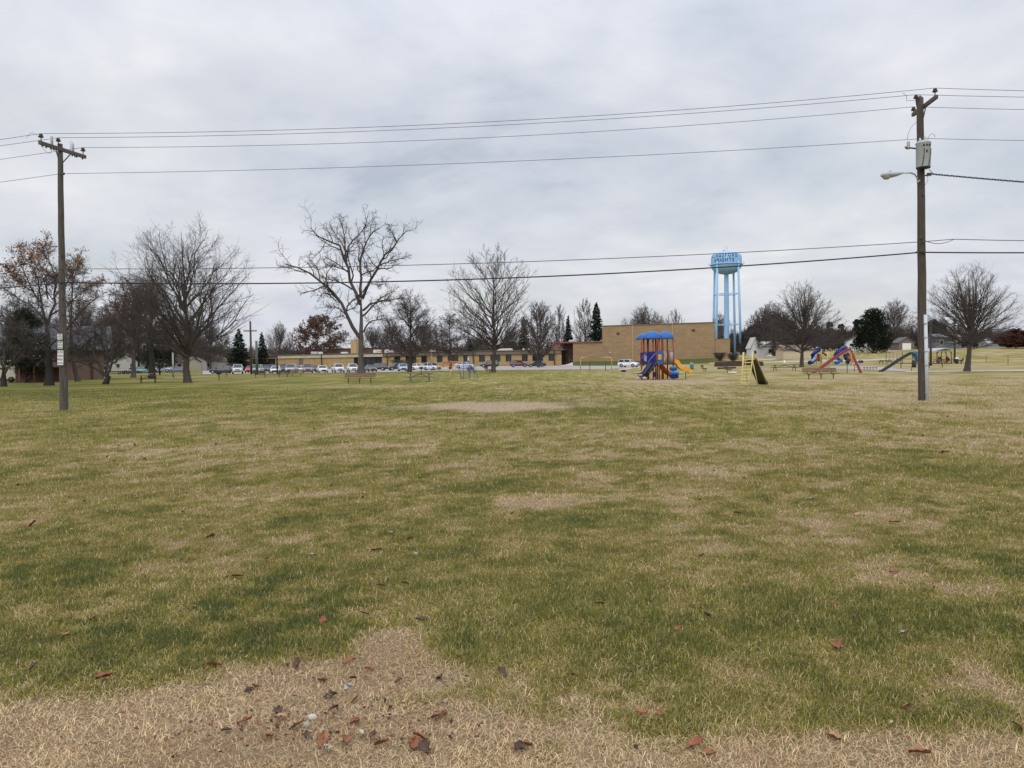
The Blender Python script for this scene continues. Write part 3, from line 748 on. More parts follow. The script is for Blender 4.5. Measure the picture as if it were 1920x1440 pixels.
# big open tree left of centre
D = 112; b = at(677, D)
LP = [
 ([(676, 636), (653, 598), (633, 562), (609, 531), (579, 512), (553, 498), (535.5, 495.5)], .34, -3),
 ([(675.5, 571), (662, 540), (651, 504), (648, 484), (640, 464), (615.5, 453), (595.5, 447), (583, 428)], .30, 2.5),
 ([(649, 486), (651, 469), (662, 449), (684.5, 427), (691, 400)], .15, -2),
 ([(648, 484), (646.7, 446.7), (644, 431), (635.5, 409)], .15, 2),
 ([(676.7, 558), (676, 522), (677, 491), (683, 464), (695.5, 440), (713, 427)], .27, 3),
 ([(680, 560), (693, 527), (713, 495.5), (727, 475.5), (744, 455.5), (762, 433)], .27, -3.5),
 ([(712, 498), (733, 489), (765, 481)], .13, 2), ([(681, 582), (695.5, 567), (727, 563), (756, 557)], .2, -3),
 ([(681, 592), (702, 573), (712, 560), (740, 545)], .17, 3.5), ([(682, 622), (693, 604), (720, 597), (738, 600)], .15, -4),
 ([(661, 543), (635.5, 527), (612, 522), (600, 515)], .16, -3), ([(651, 508), (631, 501), (618, 500), (607, 490)], .12, 3),
 ([(631, 565), (618, 553), (606, 549), (598, 560)], .12, -2), ([(648, 590), (636, 577), (618, 575), (603, 577)], .11, 3), ([(650, 583), (668, 574), (672, 560)], .1, -3),
 ([(648, 470), (640, 452), (628, 440), (618, 420)], .1, 3), ([(744, 455), (738, 440), (730, 430), (728, 420)], .1, -2), ([(655, 600), (640, 592), (625, 596)], .08, 2.5),
 ([(690, 530), (712, 535), (725, 530)], .09, 4), ([(680, 480), (690, 500), (688, 515)], .07, 3), ([(600, 525), (597, 508), (590, 495), (575, 480)], .1, 2), ([(684, 640), (697, 630), (706, 640)], .08, -2)]
tp = [W(677, 703, D) * 0 + np.array([0, 0, 0])] + [W(px, py, D) - np.array(b) for px, py in ((676.8, 670), (676.5, 636), (677.5, 600), (677, 575), (676.7, 555))]
m = bare_tree(101, 24, 9, limbs=[limb(b, p, D, r * .85, dy) for p, r, dy in LP], trunkpts=tp, rt=.48, rmin=.010, dens=1.25, barkm=BARKG, twigm=TWIG)
# trunk keeps girth up to the fork
put_tree('bare_tree', m, 'tallest bare tree with few crooked limbs, a long bench in front of it', b)
# big many-limbed tree
def T1(name, px, top, hw, d, seed, style, label, **k):
    loc, H, half = dims(px, top, hw, d); grp = k.pop('group', None); rz = k.pop('rz', 0.0)
    return put_tree(name, bare_tree(seed, H, half, style, **k), label, loc, rz=rz, group=grp)
T1('bare_tree', 352, 418, 118, 77, 5, 'maple', 'broad bare tree with fanned limbs between the left picnic table and the grill', rt=.34, rmin=.0066, clear=.16, dens=1.05, barkm=BARK, twigm=TWIG, rcap=.12, env=([0,.08,.15,.3,.5,.65,.8,.9,1],[.15,.25,.40,.70,.93,1,.88,.66,.3]))
T1('bare_tree', 925, 462, 80, 106, 16, 'column', 'tall bare tree with upswept limbs standing before the windows right of the climbing arch', rt=.31, rmin=.0085, clear=.16, dens=1.3, twigm=TWIG, rcap=.10, env=([0,.15,.35,.5,.7,.85,1],[.15,.3,.85,1,.95,.7,.2]))
T1('bare_tree', 1813, 500, 84, 82, 23, 'fan', 'round fan-shaped bare tree on the concrete path right of the pole with a transformer', rt=.29, rmin=.0062, clear=.20, dens=1.05, twigm=TWIG, rcap=.08, env=([0,.2,.25,.42,.6,.8,.92,1],[.1,.45,.72,1,.95,.68,.42,.22]))
T1('bare_tree', 1503, 533, 72, 124, 31, 'fan', 'bare tree with low spreading twigs behind the right-hand long bench', rt=.30, rmin=.0088, clear=.16, dens=1.05, twigm=TWIG, rcap=.09, env=([0,.15,.35,.55,.75,.9,1],[.4,.76,1,.9,.66,.42,.2]))
T1('bare_tree', 768, 545, 62, 126, 44, 'dense', 'dense dark bare tree in front of the low school wing, right of the tallest tree', rt=.33, rmin=.0100, clear=.15, dens=1.1, twigm=TWIG, rcap=.09, env=([0,.1,.3,.5,.7,.85,1],[.3,.7,1,.95,.78,.5,.15]))
T1('bare_tree', 845, 588, 52, 160, 45, 'oak', 'short spreading bare tree before the school windows behind the climbing arch', rt=.33, rmin=.013, clear=.22, dens=1.3, twigm=TWIG, rcap=.12)
T1('bare_tree', 1010, 566, 38, 178, 46, 'column', 'narrow brushy bare tree before the right end of the school wing', rt=.3, rmin=.017, clear=.12, dens=1.2, twigm=TWIG)
# oak with rust leaves behind the left pole
D = 73; b = at(92, D)
LP = [([(92, 640), (84, 600), (76, 570), (62, 545), (48, 520), (38, 495)], .2, -2), ([(90, 610), (100, 570), (106, 540), (100, 510), (88, 480), (80, 460)], .2, 2), ([(92, 650), (118, 628), (140, 600), (160, 575), (178, 560)], .2, -3),
 ([(92, 680), (120, 668), (150, 655), (175, 630)], .16, 3), ([(86, 640), (60, 622), (30, 612), (0, 600)], .17, -2), ([(88, 600), (60, 575), (30, 555), (5, 540)], .17, 3), ([(78, 570), (72, 530), (60, 500), (45, 480)], .14, -3),
 ([(100, 560), (122, 535), (140, 510), (150, 490)], .15, 3.5), ([(96, 590), (130, 570), (160, 540), (185, 530)], .14, 1), ([(90, 560), (86, 520), (70, 490), (62, 465)], .12, 4), ([(60, 545), (35, 530), (12, 500)], .1, -3), ([(94, 620), (70, 640), (45, 650)], .1, -3)]
tp = [np.zeros(3)] + [W(px, py, D) - np.array(b) for px, py in ((93, 700), (92, 670), (90, 640), (86, 605), (80, 575))]
m = bare_tree(102, 12, 5, limbs=[limb(b, p, D, r * .62, dy) for p, r, dy in LP], trunkpts=tp, rt=.36, rmin=.0105, dens=2.4, barkm=BARKD, twigm=TWIG, leaves=2600, leafsize=.10, leafcols=[(.26, .12, .055), (.19, .09, .045), (.33, .19, .09)], leaftop=lambda q: np.clip((q[:, 2] - .62) * 2.2, 0.02, .9))
put_tree('oak_tree', m, 'oak with rust coloured leaves at its top, its trunk just left of the signed pole', b)
T1('bare_tree', 146, 478, 62, 92, 47, 'oak', 'bare tree with thin reddish twigs rising right behind the signed pole', rt=.26, rmin=.010, clear=.2, dens=1.0, twigm=TWIG)
D = 75; b = at(198, D)
LP = [([(196, 705), (180, 690), (160, 680), (135, 676), (112, 672)], .16, -1.5), ([(195, 705), (184, 680), (170, 650), (150, 625), (135, 600)], .16, 1.5), ([(197, 706), (200, 680), (202, 650), (196, 620), (190, 595)], .15, 2), ([(198, 706), (208, 685), (216, 655), (232, 625), (240, 600)], .16, -2),
 ([(196, 690), (176, 668), (150, 660), (128, 655)], .12, 2), ([(200, 690), (225, 670), (246, 650), (258, 640)], .12, 2), ([(200, 670), (190, 640), (175, 615)], .1, -2.5), ([(204, 670), (222, 640), (220, 605)], .1, 2.5)]
tp = [np.zeros(3)] + [W(px, py, D) - np.array(b) for px, py in ((201, 712), (198, 704), (197, 696))]
m = bare_tree(103, 6.5, 3, limbs=[limb((b), p, D, r * .8, dy) for p, r, dy in LP], trunkpts=tp, rt=.24, rmin=.009, dens=2.2, barkm=BARKD, twigm=TWIG)
put_tree('orchard_tree', m, 'low many-stemmed bare tree leaning left with reddish twigs, left of the picnic table', b)
D = 71; b = at(7, D)
LP = [([(8, 700), (0, 670), (-15, 640), (-30, 620)], .14, 1), ([(9, 700), (22, 680), (38, 655), (52, 640)], .14, -1), ([(8, 690), (8, 655), (14, 625), (20, 605)], .13, 2), ([(8, 695), (-20, 680), (-40, 670)], .12, -2), ([(12, 690), (35, 672), (58, 668)], .11, 2), ([(8, 680), (20, 640), (38, 615)], .1, -2)]
m = bare_tree(104, 6.5, 3, limbs=[limb(b, p, D, r * .8, dy) for p, r, dy in LP], trunkpts=[np.zeros(3), (0, 0, .7), (.05, 0, 1.6), (.05, 0, 2.0)], rt=.24, rmin=.010, dens=2.4, barkm=BARKD, twigm=TWIG)
put_tree('orchard_tree', m, 'low dark bare tree cut by the left edge of the view', b)
T1('bare_tree', 250, 520, 55, 118, 48, 'dense', 'pale-trunked bare tree with a dull red cast in front of the white gabled house', rt=.34, rmin=.013, clear=.3, dens=1.1, barkm=BARKG, twigm=TWIGR, leaves=900, leafsize=.16, leafcols=[(.13, .055, .04)])
T1('bare_tree', 285, 510, 48, 105, 49, 'dense', 'dark-trunked dense bare tree directly behind the left picnic table', rt=.40, rmin=.012, clear=.26, dens=.95, barkm=BARKD, twigm=TWIG)
# background trees: prototypes, then copies
loc, H, half = dims(525, 606, 26, 270)
protoA = put_tree('bare_tree', bare_tree(60, 16, 7, 'maple', rmin=.022, dens=.9, clear=.15, twigm=TWIGG), 'pale round bare tree standing behind the left end of the school, right of the spruces', loc, group='bare trees behind the school')
protoA.scale = (half / 7, half / 7, H / 16)
loc, H, half = dims(1015, 570, 30, 250)
protoB = put_tree('bare_tree', bare_tree(61, 16, 6, 'column', rmin=.022, dens=1.0, clear=.12, twigm=TWIG), 'bare tree showing its top above the roof behind the right end of the school wing', loc, group='bare trees behind the school')
protoB.scale = (half / 6, half / 6, H / 16)
loc, H, half = dims(600, 592, 48, 268)
protoC = put_tree('oak_tree', bare_tree(62, 15, 8, 'oak', rmin=.022, dens=1.0, clear=.12, twigm=TWIG, leaves=7000, leafsize=.26, leafcols=[(.13, .07, .05), (.17, .085, .05), (.09, .06, .045)]), 'brown-leaved oak above the dark clerestory roof, left of the brick chimney', loc)
protoC.scale = (half / 8, half / 8, H / 15)
loc, H, half = dims(1585, 612, 40, 300)
protoD = put_tree('bare_tree', bare_tree(63, 15, 8, 'dense', rmin=.025, dens=1.0, clear=.08, twigm=TWIG), 'dense brown bare tree behind the white house right of centre playground', loc, group='dense bare trees along the right edge of the field')
protoD.scale = (half / 8, half / 8, H / 15)
def BG(proto, ph, pr, px, top, hw, d, label, rz, group=None):
    loc, H, half = dims(px, top, hw, d)
    return dup(proto, label, loc, rz, (half / pr, half / pr, H / ph), group)
GS = 'bare trees behind the school'
for px, top, hw, d, lab, rz in [
 (1098, 560, 26, 262, 'slender bare tree directly left of the tall spruce by the gym', 1.0), (1050, 571, 22, 270, 'bare tree between the brushy tree and the small spruce above the entrance', 2.2),
 (1205, 574, 42, 262, 'wide bare tree top showing above the middle of the gym roof', .4), (1266, 580, 20, 270, 'small bare tree top above the gym roof near the blue water tower', 3.0),
 (1352, 588, 24, 350, 'reddish bare tree seen between the legs of the water tower', 4.0)]:
    BG(protoB if px in (1098, 1050, 1266) else protoA, 16, 6 if px in (1098, 1050, 1266) else 7, px, top, hw, d, lab, rz, GS)
for px, top, hw, d, lab, rz in [
 (395, 600, 34, 250, 'hazy bare tree right of the broad tree, above the small pale houses', .5), (352, 590, 40, 270, 'bare tree behind the yellow house, hidden partly by the broad tree', 1.7), (230, 560, 40, 280, 'bare tree behind the white gabled house', 2.6),
 (160, 560, 45, 200, 'bare tree behind the brown shed roof, right of the signed pole', 4.0), (40, 560, 60, 190, 'bare tree behind the left end of the brown building', 5.0), (700, 612, 34, 300, 'bare tree low behind the school roof next to the tallest trunk', 3.3),
 (890, 632, 30, 290, 'small bare tree low behind the school roof between two front trees', 3.9), (960, 612, 26, 280, 'bare tree behind the roof just right of the upswept tree', 5.1), (795, 600, 40, 280, 'bare tree hidden behind the dense dark one, above the school roof', .9)]:
    BG(protoA, 16, 7, px, top, hw, d, lab, rz, GS)
GD = 'dense bare trees along the right edge of the field'
for px, top, hw, d, lab, rz in [
 (1432, 578, 36, 285, 'dense bare tree above the dark pines just right of the water tower', .3), (1478, 602, 40, 300, 'dense brown bare tree right of the garage-like white house', 1.4), (1535, 606, 42, 310, 'dense brown bare tree behind the spiral slides', 2.5),
 (1405, 640, 26, 290, 'low bare tree beside the blue and white small house', 3.6), (1570, 628, 30, 280, 'low dense bare tree left of the white house and dark evergreen', 4.4), (1720, 600, 30, 300, 'dense bare tree hidden half behind the pole with a transformer', 5.2),
 (1765, 598, 28, 300, 'rounded bare tree behind the grey house', .8), (1860, 612, 34, 330, 'grey bare tree behind the fan-shaped tree on the right', 1.9), (1826, 625, 30, 320, 'low bare tree right of the grey house', 2.9), (1660, 612, 26, 300, 'dense bare tree right of the dark round evergreen', 3.1)]:
    BG(protoD, 15, 8, px, top, hw, d, lab, rz, GD)
BG(protoA, 16, 7, 1678, 563, 34, 285, 'tall pale bare tree right of the dark round evergreen', 1.2, GD)
BG(protoA, 16, 7, 1448, 568, 40, 330, 'pale bare tree rising above the dark pines', 2.4, GD)
BG(protoC, 15, 8, 770, 640, 22, 290, 'low brown-leaved oak behind the roof vents of the school', 1.0)
BG(protoC, 15, 8, 960, 640, 24, 300, 'low brown-leaved oak behind the roof right of the upswept tree', 2.0)
for i, (px, top, hw, d, lab) in enumerate([
 (-40, 560, 60, 170, 'bare tree behind everything at the left edge'), (75, 585, 50, 180, 'bare tree above the slate roof left of the oak trunk'), (118, 600, 40, 210, 'bare tree above the slate roof behind the signed pole'), (200, 585, 46, 190, 'bare tree above the right end of the slate roof'),
 (262, 560, 44, 200, 'bare tree behind the pale-trunked tree'), (318, 590, 42, 230, 'bare tree above the yellow house roof, left side'), (420, 628, 28, 300, 'small bare tree just left of the broad spruce'), (372, 625, 36, 290, 'small bare tree above the small white house'), (545, 640, 24, 320, 'small bare tree left of the brown-leaved oak'), (735, 600, 34, 300, 'bare tree behind the clerestory roof right of the tallest trunk'), (820, 615, 34, 290, 'bare tree between the two dark trees behind the school'),
 (905, 625, 30, 300, 'bare tree behind the roof directly left of the upswept trunk'), (940, 630, 30, 310, 'bare tree behind the roof directly right of the upswept trunk'), (1235, 590, 22, 300, 'thin bare tree top above the right half of the gym roof')]):
    BG(protoA if i % 2 else protoB, 16, 7 if i % 2 else 6, px, top, hw, d, lab, i * 1.3, GS)
for i, (px, top, hw, d, lab) in enumerate([
 (1395, 622, 26, 330, 'low dense tree at the right foot of the water tower'), (1425, 612, 34, 320, 'dense tree above the steep little house'), (1500, 612, 40, 330, 'dense tree directly behind the tree with low twigs'), (1520, 620, 34, 290, 'dense tree above the cream low building'), (1555, 618, 34, 300, 'dense tree behind the yellow railing of the far playground'), (1600, 618, 30, 320, 'dense tree just left of the very dark evergreen, far back'),
 (1690, 612, 30, 320, 'dense tree above the low garage'), (1740, 606, 34, 330, 'dense tree left of the grey house, far back'), (1795, 610, 34, 330, 'dense tree above the grey house roof'), (1845, 620, 34, 310, 'dense tree behind the pale grey shed, left part'), (1880, 622, 34, 320, 'dense tree behind the pale grey shed, right part'), (1345, 622, 24, 360, 'dense tree low between the water tower legs'), (1375, 626, 22, 360, 'dense tree low behind the right leg of the water tower')]):
    BG(protoD, 15, 8, px, top, hw, d, lab, i * 1.7, GD)
m = bare_tree(64, 8, 5, 'dense', rmin=.02, dens=1.3, clear=.08, twigm=TWIGR, leaves=9000, leafsize=.28, leafcols=[(.085, .03, .024), (.11, .04, .03)])
loc, H, half = dims(1905, 618, 36, 255); e = put_tree('red_leaved_tree', m, 'dark red-leaved tree cut by the right edge of the view', loc); e.scale = (half / 5, half / 5, H / 8)
loc, H, half = dims(1962, 622, 40, 262); e = dup(e, 'dark red-leaved tree', loc, 2.0, (half / 5, half / 5, H / 8)); e['label'] = 'second dark red tree at the far right'
# evergreens
def EV(name, m, H0, h0, px, top, hw, d, label, rz=0.0, group=None):
    loc, H, half = dims(px, top, hw, d); e = put_tree(name, m, label, loc, rz=rz, group=group); e.scale = (half / h0, half / h0, H / H0); return e
sp = spruce(70, 14, 4.2, n=11000)
EV('spruce_tree', sp, 14, 4.2, 449, 616, 27, 215, 'broad dark spruce behind the left end of the school and the silver pickup', group='spruces')
EV('spruce_tree', spruce(71, 14, 3.2, n=7000), 14, 3.2, 492, 622, 17, 232, 'narrower dark spruce peeking over the left corner of the school roof', group='spruces')
EV('spruce_tree', spruce(72, 16, 3.8, (.020, .042, .026), n=12000, ragged=True), 16, 3.8, 1119, 567, 20, 245, 'tall ragged spruce touching the left edge of the gym', group='spruces')
EV('spruce_tree', spruce(73, 14, 3.0, (.022, .036, .026), n=8000), 14, 3.0, 1066, 591, 15, 245, 'small spruce above the school entrance canopy', group='spruces')
EV('spruce_tree', spruce(74, 14, 3.0, (.028, .034, .024), n=8000), 14, 3.0, 983, 593, 17, 240, 'brownish spruce behind the roof left of the brushy tree', group='spruces')
EV('spruce_tree', spruce(75, 14, 4.5, (.022, .030, .020), n=9000), 14, 4.5, 880, 630, 18, 262, 'low dark evergreen behind the school roof left of the upswept tree', group='spruces')
pm = clump_tree(80, 16, 9, (.026, .034, .021), n=16000, nclump=60, size=.42, col2=(.05, .04, .034))
EV('pine_tree', pm, 16, 9, 1455, 590, 46, 300, 'large dark pine behind the white house with a garage', group='pines right of the water tower')
EV('pine_tree', clump_tree(81, 16, 8, (.024, .030, .020), n=12000, nclump=44, size=.42), 16, 8, 1412, 612, 28, 310, 'smaller pine sloping down towards the water tower', group='pines right of the water tower')
EV('evergreen_tree', clump_tree(82, 10, 4.8, (.011, .017, .010), n=16000, nclump=70, size=.26, base=.14, shape=([.1, .3, .6, .85, 1], [.95, 1, .85, .55, .1])), 10, 4.8, 1637, 579, 29, 235, 'very dark round evergreen right of the white house')
EV('evergreen_tree', clump_tree(83, 9, 4.5, (.022, .026, .016), n=10000, nclump=44, size=.3), 9, 4.5, 1752, 600, 24, 285, 'grey-green rounded evergreen behind the pavilion')
pt = clump_tree(84, 16, 3.2, (.026, .032, .022), n=4500, nclump=18, size=.4, base=.5)
for px, top, hw, lab in ((1556, 602, 9, 'thin pine top left of three above the brown trees'), (1577, 606, 8, 'thin pine top middle of three above the brown trees'), (1610, 597, 13, 'pine top just left of the very dark evergreen')):
    EV('pine_tree', pt, 16, 3.2, px, top, hw, 330, lab, rz=px * .1, group='pine tops above the brown trees')
EV('pine_tree', clump_tree(85, 9, 4, (.026, .032, .018), n=20000, nclump=46, size=.15), 9, 4, 48, 578, 40, 88, 'dark pine behind the rust-leaved oak at the left', group=None)
EV('evergreen_tree', clump_tree(86, 8, 3.4, (.024, .029, .019), n=16000, nclump=36, size=.15), 8, 3.4, 300, 620, 30, 150, 'dark evergreen between the dense tree and the yellow house')
# shrubs by the school
def shrub(px, d, w, h, label, seed, group=None):
    rng = np.random.default_rng(seed)
    P0 = np.zeros((26, 2, 3)); a = rng.random(26) * 6.28; P0[:, 0, :2] = rng.normal(0, w * .12, (26, 2)); P0[:, 1, 0] = np.cos(a) * w * .45; P0[:, 1, 1] = np.sin(a) * w * .4; P0[:, 1, 2] = h * (.7 + .3 * rng.random(26))
    P2, r2 = children(P0, np.full((26, 2), .02), 12, rng, .1, 1, 35, 12, .5, .3, 3, .2, .1, .6, .012); P3, r3 = children(P2, r2, 7, rng, .1, 1, 40, 12, .6, .3, 3, .2, .1, .6, .012)
    V1, F1 = tubes(P0, np.full((26, 2), .02), 3); V2, F2 = tubes(P2, r2, 3); V3, F3 = tubes(P3, r3, 3)
    Vv = np.concatenate([V1, V2, V3]); Vv[:, 2] = np.clip(Vv[:, 2], -.1, h)
    me = newmesh('shrub', Vv, [np.concatenate([F1, F2 + len(V1), F3 + len(V1) + len(V2)])], TWIG)
    o = link('shrub', me); o.location = at(px, d); tag(o, label, 'shrub', group)
shrub(1350, 193, 2.6, 2.2, 'clipped brown shrub left of two at the right end of the gym', 1, 'shrubs at the gym corner')
shrub(1375, 192, 2.6, 2.1, 'clipped brown shrub right of two at the right end of the gym', 2, 'shrubs at the gym corner')
shrub(758, 232, 8, 2.4, 'brown hedge-like shrub under the brick wall behind the dark tree', 3)

# far wood closing the horizon
def far_wood():
    r = np.random.default_rng(9); n = 90000
    px = -150 + 2250 * r.random(n); d = 375 + 60 * r.random(n)
    x = (px - 960) / FPX * d; z0 = g(x, d)
    top = np.interp(px, [-150, 300, 560, 1140, 1330, 1400, 1500, 1620, 1690, 1780, 1860, 1930, 2100], [620, 648, 655, 650, 640, 622, 616, 622, 622, 622, 626, 640, 640])
    hz = 679 - .0131 * (px - 960); zt = 1.65 + (hz - top) * d / FPX
    tree = fbm(px * .045, d * .03, 5, 3); H = np.maximum(zt - z0, 1) * (.62 + .55 * tree) * (.93 + .1 * r.random(n))
    h = H * r.random(n) ** .8; p = np.stack([x, d, z0 + h - .5], -1)
    L = 1.6 + 1.5 * r.random((n, 1)); dr = nrm(np.stack([r.normal(0, .45, n), r.normal(0, .45, n), np.ones(n)], -1)); w = .07 + .05 * r.random((n, 1))
    V = np.stack([p - [1, 0, 0] * w, p + [1, 0, 0] * w, p + dr * L], 1).reshape(-1, 3); k = np.arange(n)[:, None] * 3
    ev_ = (vnoise(px * .03, d * .02, 44) > .66)[:, None]
    c = np.where(ev_, np.array([.024, .030, .020]), np.array([.062, .048, .042])) * (.7 + .6 * r.random((n, 1)))
    o = link('distant_woods', newmesh('distant_woods', V, [k + np.array([[0, 1, 2]])], NEEDLE, False, attrs={'lcol': np.repeat(c, 3, 0)}))
    tag(o, 'far-off bare woods closing the horizon behind the houses', 'woods', kind='stuff')
far_wood()
# ------------------------------------------------------------------ school
def wl(px):
    u = (px - 960) / FPX
    y = 223.25 / (1 + .45 * u); return (u * y - 25) / .9119
SROT = -math.atan(.45)
BR = brick_mat('gym_brick', (.325, .212, .112), (.265, .172, .090), (.31, .235, .145))
BY = brick_mat('wing_brick', (.40, .275, .13), (.34, .23, .11), (.38, .29, .17))
CREAM = mat('cream_panel', (.46, .40, .30), .8, 0, .1, 1)
FASC = mat('fascia_grey', (.155, .125, .10), .8, 0, .12, 1)
BROWN = mat('brown_trim', (.055, .03, .024), .7, 0, .15, 1)
MAROON = mat('maroon_panel', (.055, .018, .018), .6, 0, .15, 1)
REDF = mat('red_fascia', (.20, .085, .06), .7, 0, .1, 1)
RWHITE = mat('roof_gravel', (.50, .48, .45), .95, 0, .1, 3)
GALV = mat('galvanised', (.42, .43, .44), .45, .5, .1, 4)
BLACKP = mat('black_paint', (.02, .02, .022), .5, 0, .1, 4)
GL = glass_mat()
school = thing('school_building', 'long flat-roofed tan brick school with dark windows and a tall windowless gym', 'school', (SO[0], SO[1], 0), SROT)
# gym
b_ = MB().prism([(0, 0), (30.3, 0), (24.6, 30), (0, 30)], -.8, 11.2, 'z'); b_.build('gym_wall', BR, school)
for lx in (8.6, 19.4): MB().box((lx, -.05, 5.9), (.40, .1, 10.5)).build('gym_pilaster', mat('pale_brick', (.36, .26, .155), .9, 0, .1, 2), school)
MB().prism([(-.2, -.2), (30.5, -.2), (24.8, 30.2), (-.2, 30.2)], 11.2, 11.38, 'z').build('gym_roof', FASC, school)
for lx in (wl(1160), wl(1301)):
    MB().box((lx, -.2, 9.1 if lx < 15 else 9.4), (.75, .4, .4), bev=.05).build('wall_light', BROWN, school)
MB().box((wl(1145), -.04, 3.9), (.5, .08, .35)).build('wall_box', CREAM, school)
# end block
x0, x1 = 30.3, wl(1367) + .3
MB().prism([(x0 + .01, .2), (x1, .2), (x1 - 2.3, 12.2), (x0 - 2.2, 12.2)], -.3, 6.9, 'z').build('side_block', BR, school)
MB().prism([(x0 + .02, .12), (x1 + .1, .12), (x1 - 2.2, 12.3), (x0 - 2.2, 12.3)], 6.9, 7.02, 'z').build('side_block_roof', FASC, school)
# block left of gym
xb = wl(1075)
MB().box((xb / 2 - .01, 6.1, 3.2), (-xb - .02, 12, 7.2)).build('link_wall', BR, school)
xe = wl(1053)
MB().box(((xe) / 2 - 2, 6.0, 6.98), (-xe + 4, 12.6, .36)).build('canopy_fascia', REDF, school)
MB().box(((xe + xb) / 2, 3.0, 5.4), (xb - xe - .02, .2, 2.7)).build('canopy_panel', MAROON, school)
MB().box(((xe + xb) / 2, 3.15, 2.4), (xb - xe - .02, .1, 3.3)).build('entrance_frame', BROWN, school)
for k in range(2):
    dx = xe + (xb - xe) * (.33 + .36 * k)
    d_ = MB().box((dx, 2.98, 2.1), (1.0, .08, 2.3)).build('door', BROWN, school)
    MB().box((dx, 2.92, 2.35), (.7, .04, 1.5)).build('pane', GL, d_)
    MB().box((dx + (.35 if k == 0 else -.35), 2.90, 2.0), (.05, .06, .4)).build('handle', GALV, d_)
MB().box(((wl(1010) + xe) / 2, 16, 5.2), (xe - wl(1010), 12, 3.2)).build('rear_roof_block', REDF, school)
# wing: wall with real window openings
xl = wl(465)
WZ0, WZ1, WT = -1.0, 3.95, 4.95
wins = [(740, 751), (761, 781), (790.5, 801), (820, 830.5), (840, 860), (869.5, 881), (899, 910), (920, 939), (948.7, 959.7), (979, 990), (998.7, 1019), (1029, 1040)]
xs_ = []
ed = [wl(720)]
w_ = MB()
for a, c in wins: ed += [wl(a), wl(c)]
ed.append(xe)
for i in range(0, len(ed) - 1, 2): w_.box(((ed[i] + ed[i + 1]) / 2, .15, 2.85), (ed[i + 1] - ed[i], .3, 2.0))
w_.box(((ed[0] + xe) / 2, .15, .42), (xe - ed[0], .3, 2.84))
w_.build('wing_wall', BY, school)
for i in range(1, len(ed) - 1, 2):
    cx, ww = (ed[i] + ed[i + 1]) / 2, ed[i + 1] - ed[i]
    fr_ = MB()
    for sx in (-1, 1): fr_.box((cx + sx * (ww / 2 - .05), .16, 2.85), (.1, .16, 1.98))
    fr_.box((cx, .16, 1.90), (ww - .2, .16, .1)).box((cx, .16, 3.79), (ww - .2, .16, .1)).box((cx, .16, 3.1), (ww - .2, .12, .06))
    if ww > 2.5: fr_.box((cx, .18, 2.85), (.1, .10, 1.8))
    f = fr_.build('window', BROWN, school)
    MB().box((cx, .26, 2.85), (ww - .1, .04, 1.9)).build('pane', GL, f)
    if i == 11: MB().box((cx + ww * .28, .20, 2.95), (ww * .3, .03, 1.3)).build('poster', mat('white_paper', (.7, .7, .7), .8), f)
MB().box(((ed[0] + xe) / 2, -.12, 4.38), (xe - ed[0] + .2, .55, .98)).build('fascia', FASC, school)
# inner volume and roof
MB().box(((xl + xe) / 2, 9.3, 1.85), (xe - xl - .4, 17.4, 5.7)).build('wing_core', BROWN, school)
MB().box(((xl + xe) / 2, 9, 4.98), (xe - xl + .6, 18.8, .2)).build('wing_roof', RWHITE, school)
MB().box(((xl + xe) / 2, -.44, 4.93), (xe - xl + .7, .12, .22)).build('gutter', BROWN, school)
for px in (605, 728, 889, 1041):
    MB().bar((wl(px), -.5, 4.8), (wl(px), -.28, .3), .22).build('downpipe', BROWN, school)
# left part of the wing: solid brick with dark recesses
gaps = [(475, 492), (502.5, 517), (664, 717)]
ed2 = [xl]
for a, c in gaps: ed2 += [wl(a), wl(c)]
ed2.append(wl(720) - .01)
w_ = MB()
for i in range(0, len(ed2) - 1, 2): w_.box(((ed2[i] + ed2[i + 1]) / 2, .15, 1.4), (ed2[i + 1] - ed2[i], .3, 4.9))
w_.build('left_wall', BY, school)
MB().box(((xl + ed[0]) / 2, -.1, 4.36), (ed[0] - xl, .5, .96)).build('cream_band', CREAM, school)
MB().box(((xl + wl(520)) / 2, -.8, 4.72), (wl(520) - xl + .4, 1.4, .3)).build('porch_roof', BROWN, school)
MB().box((wl(565), -.03, 2.0), (1.9, .06, 3.4)).build('service_door', FASC, school)
for a, c in gaps:
    n = 2 if c - a < 25 else 5
    for k in range(n):
        wx = wl(a) + (wl(c) - wl(a)) * (k + .5) / n; ww = (wl(c) - wl(a)) / n - .15
        f = MB().box((wx, .22, 1.8), (ww, .1, 3.6)).build('window', BROWN, school); MB().box((wx, .14, 2.0), (ww - .25, .05, 2.8)).build('pane', GL, f)
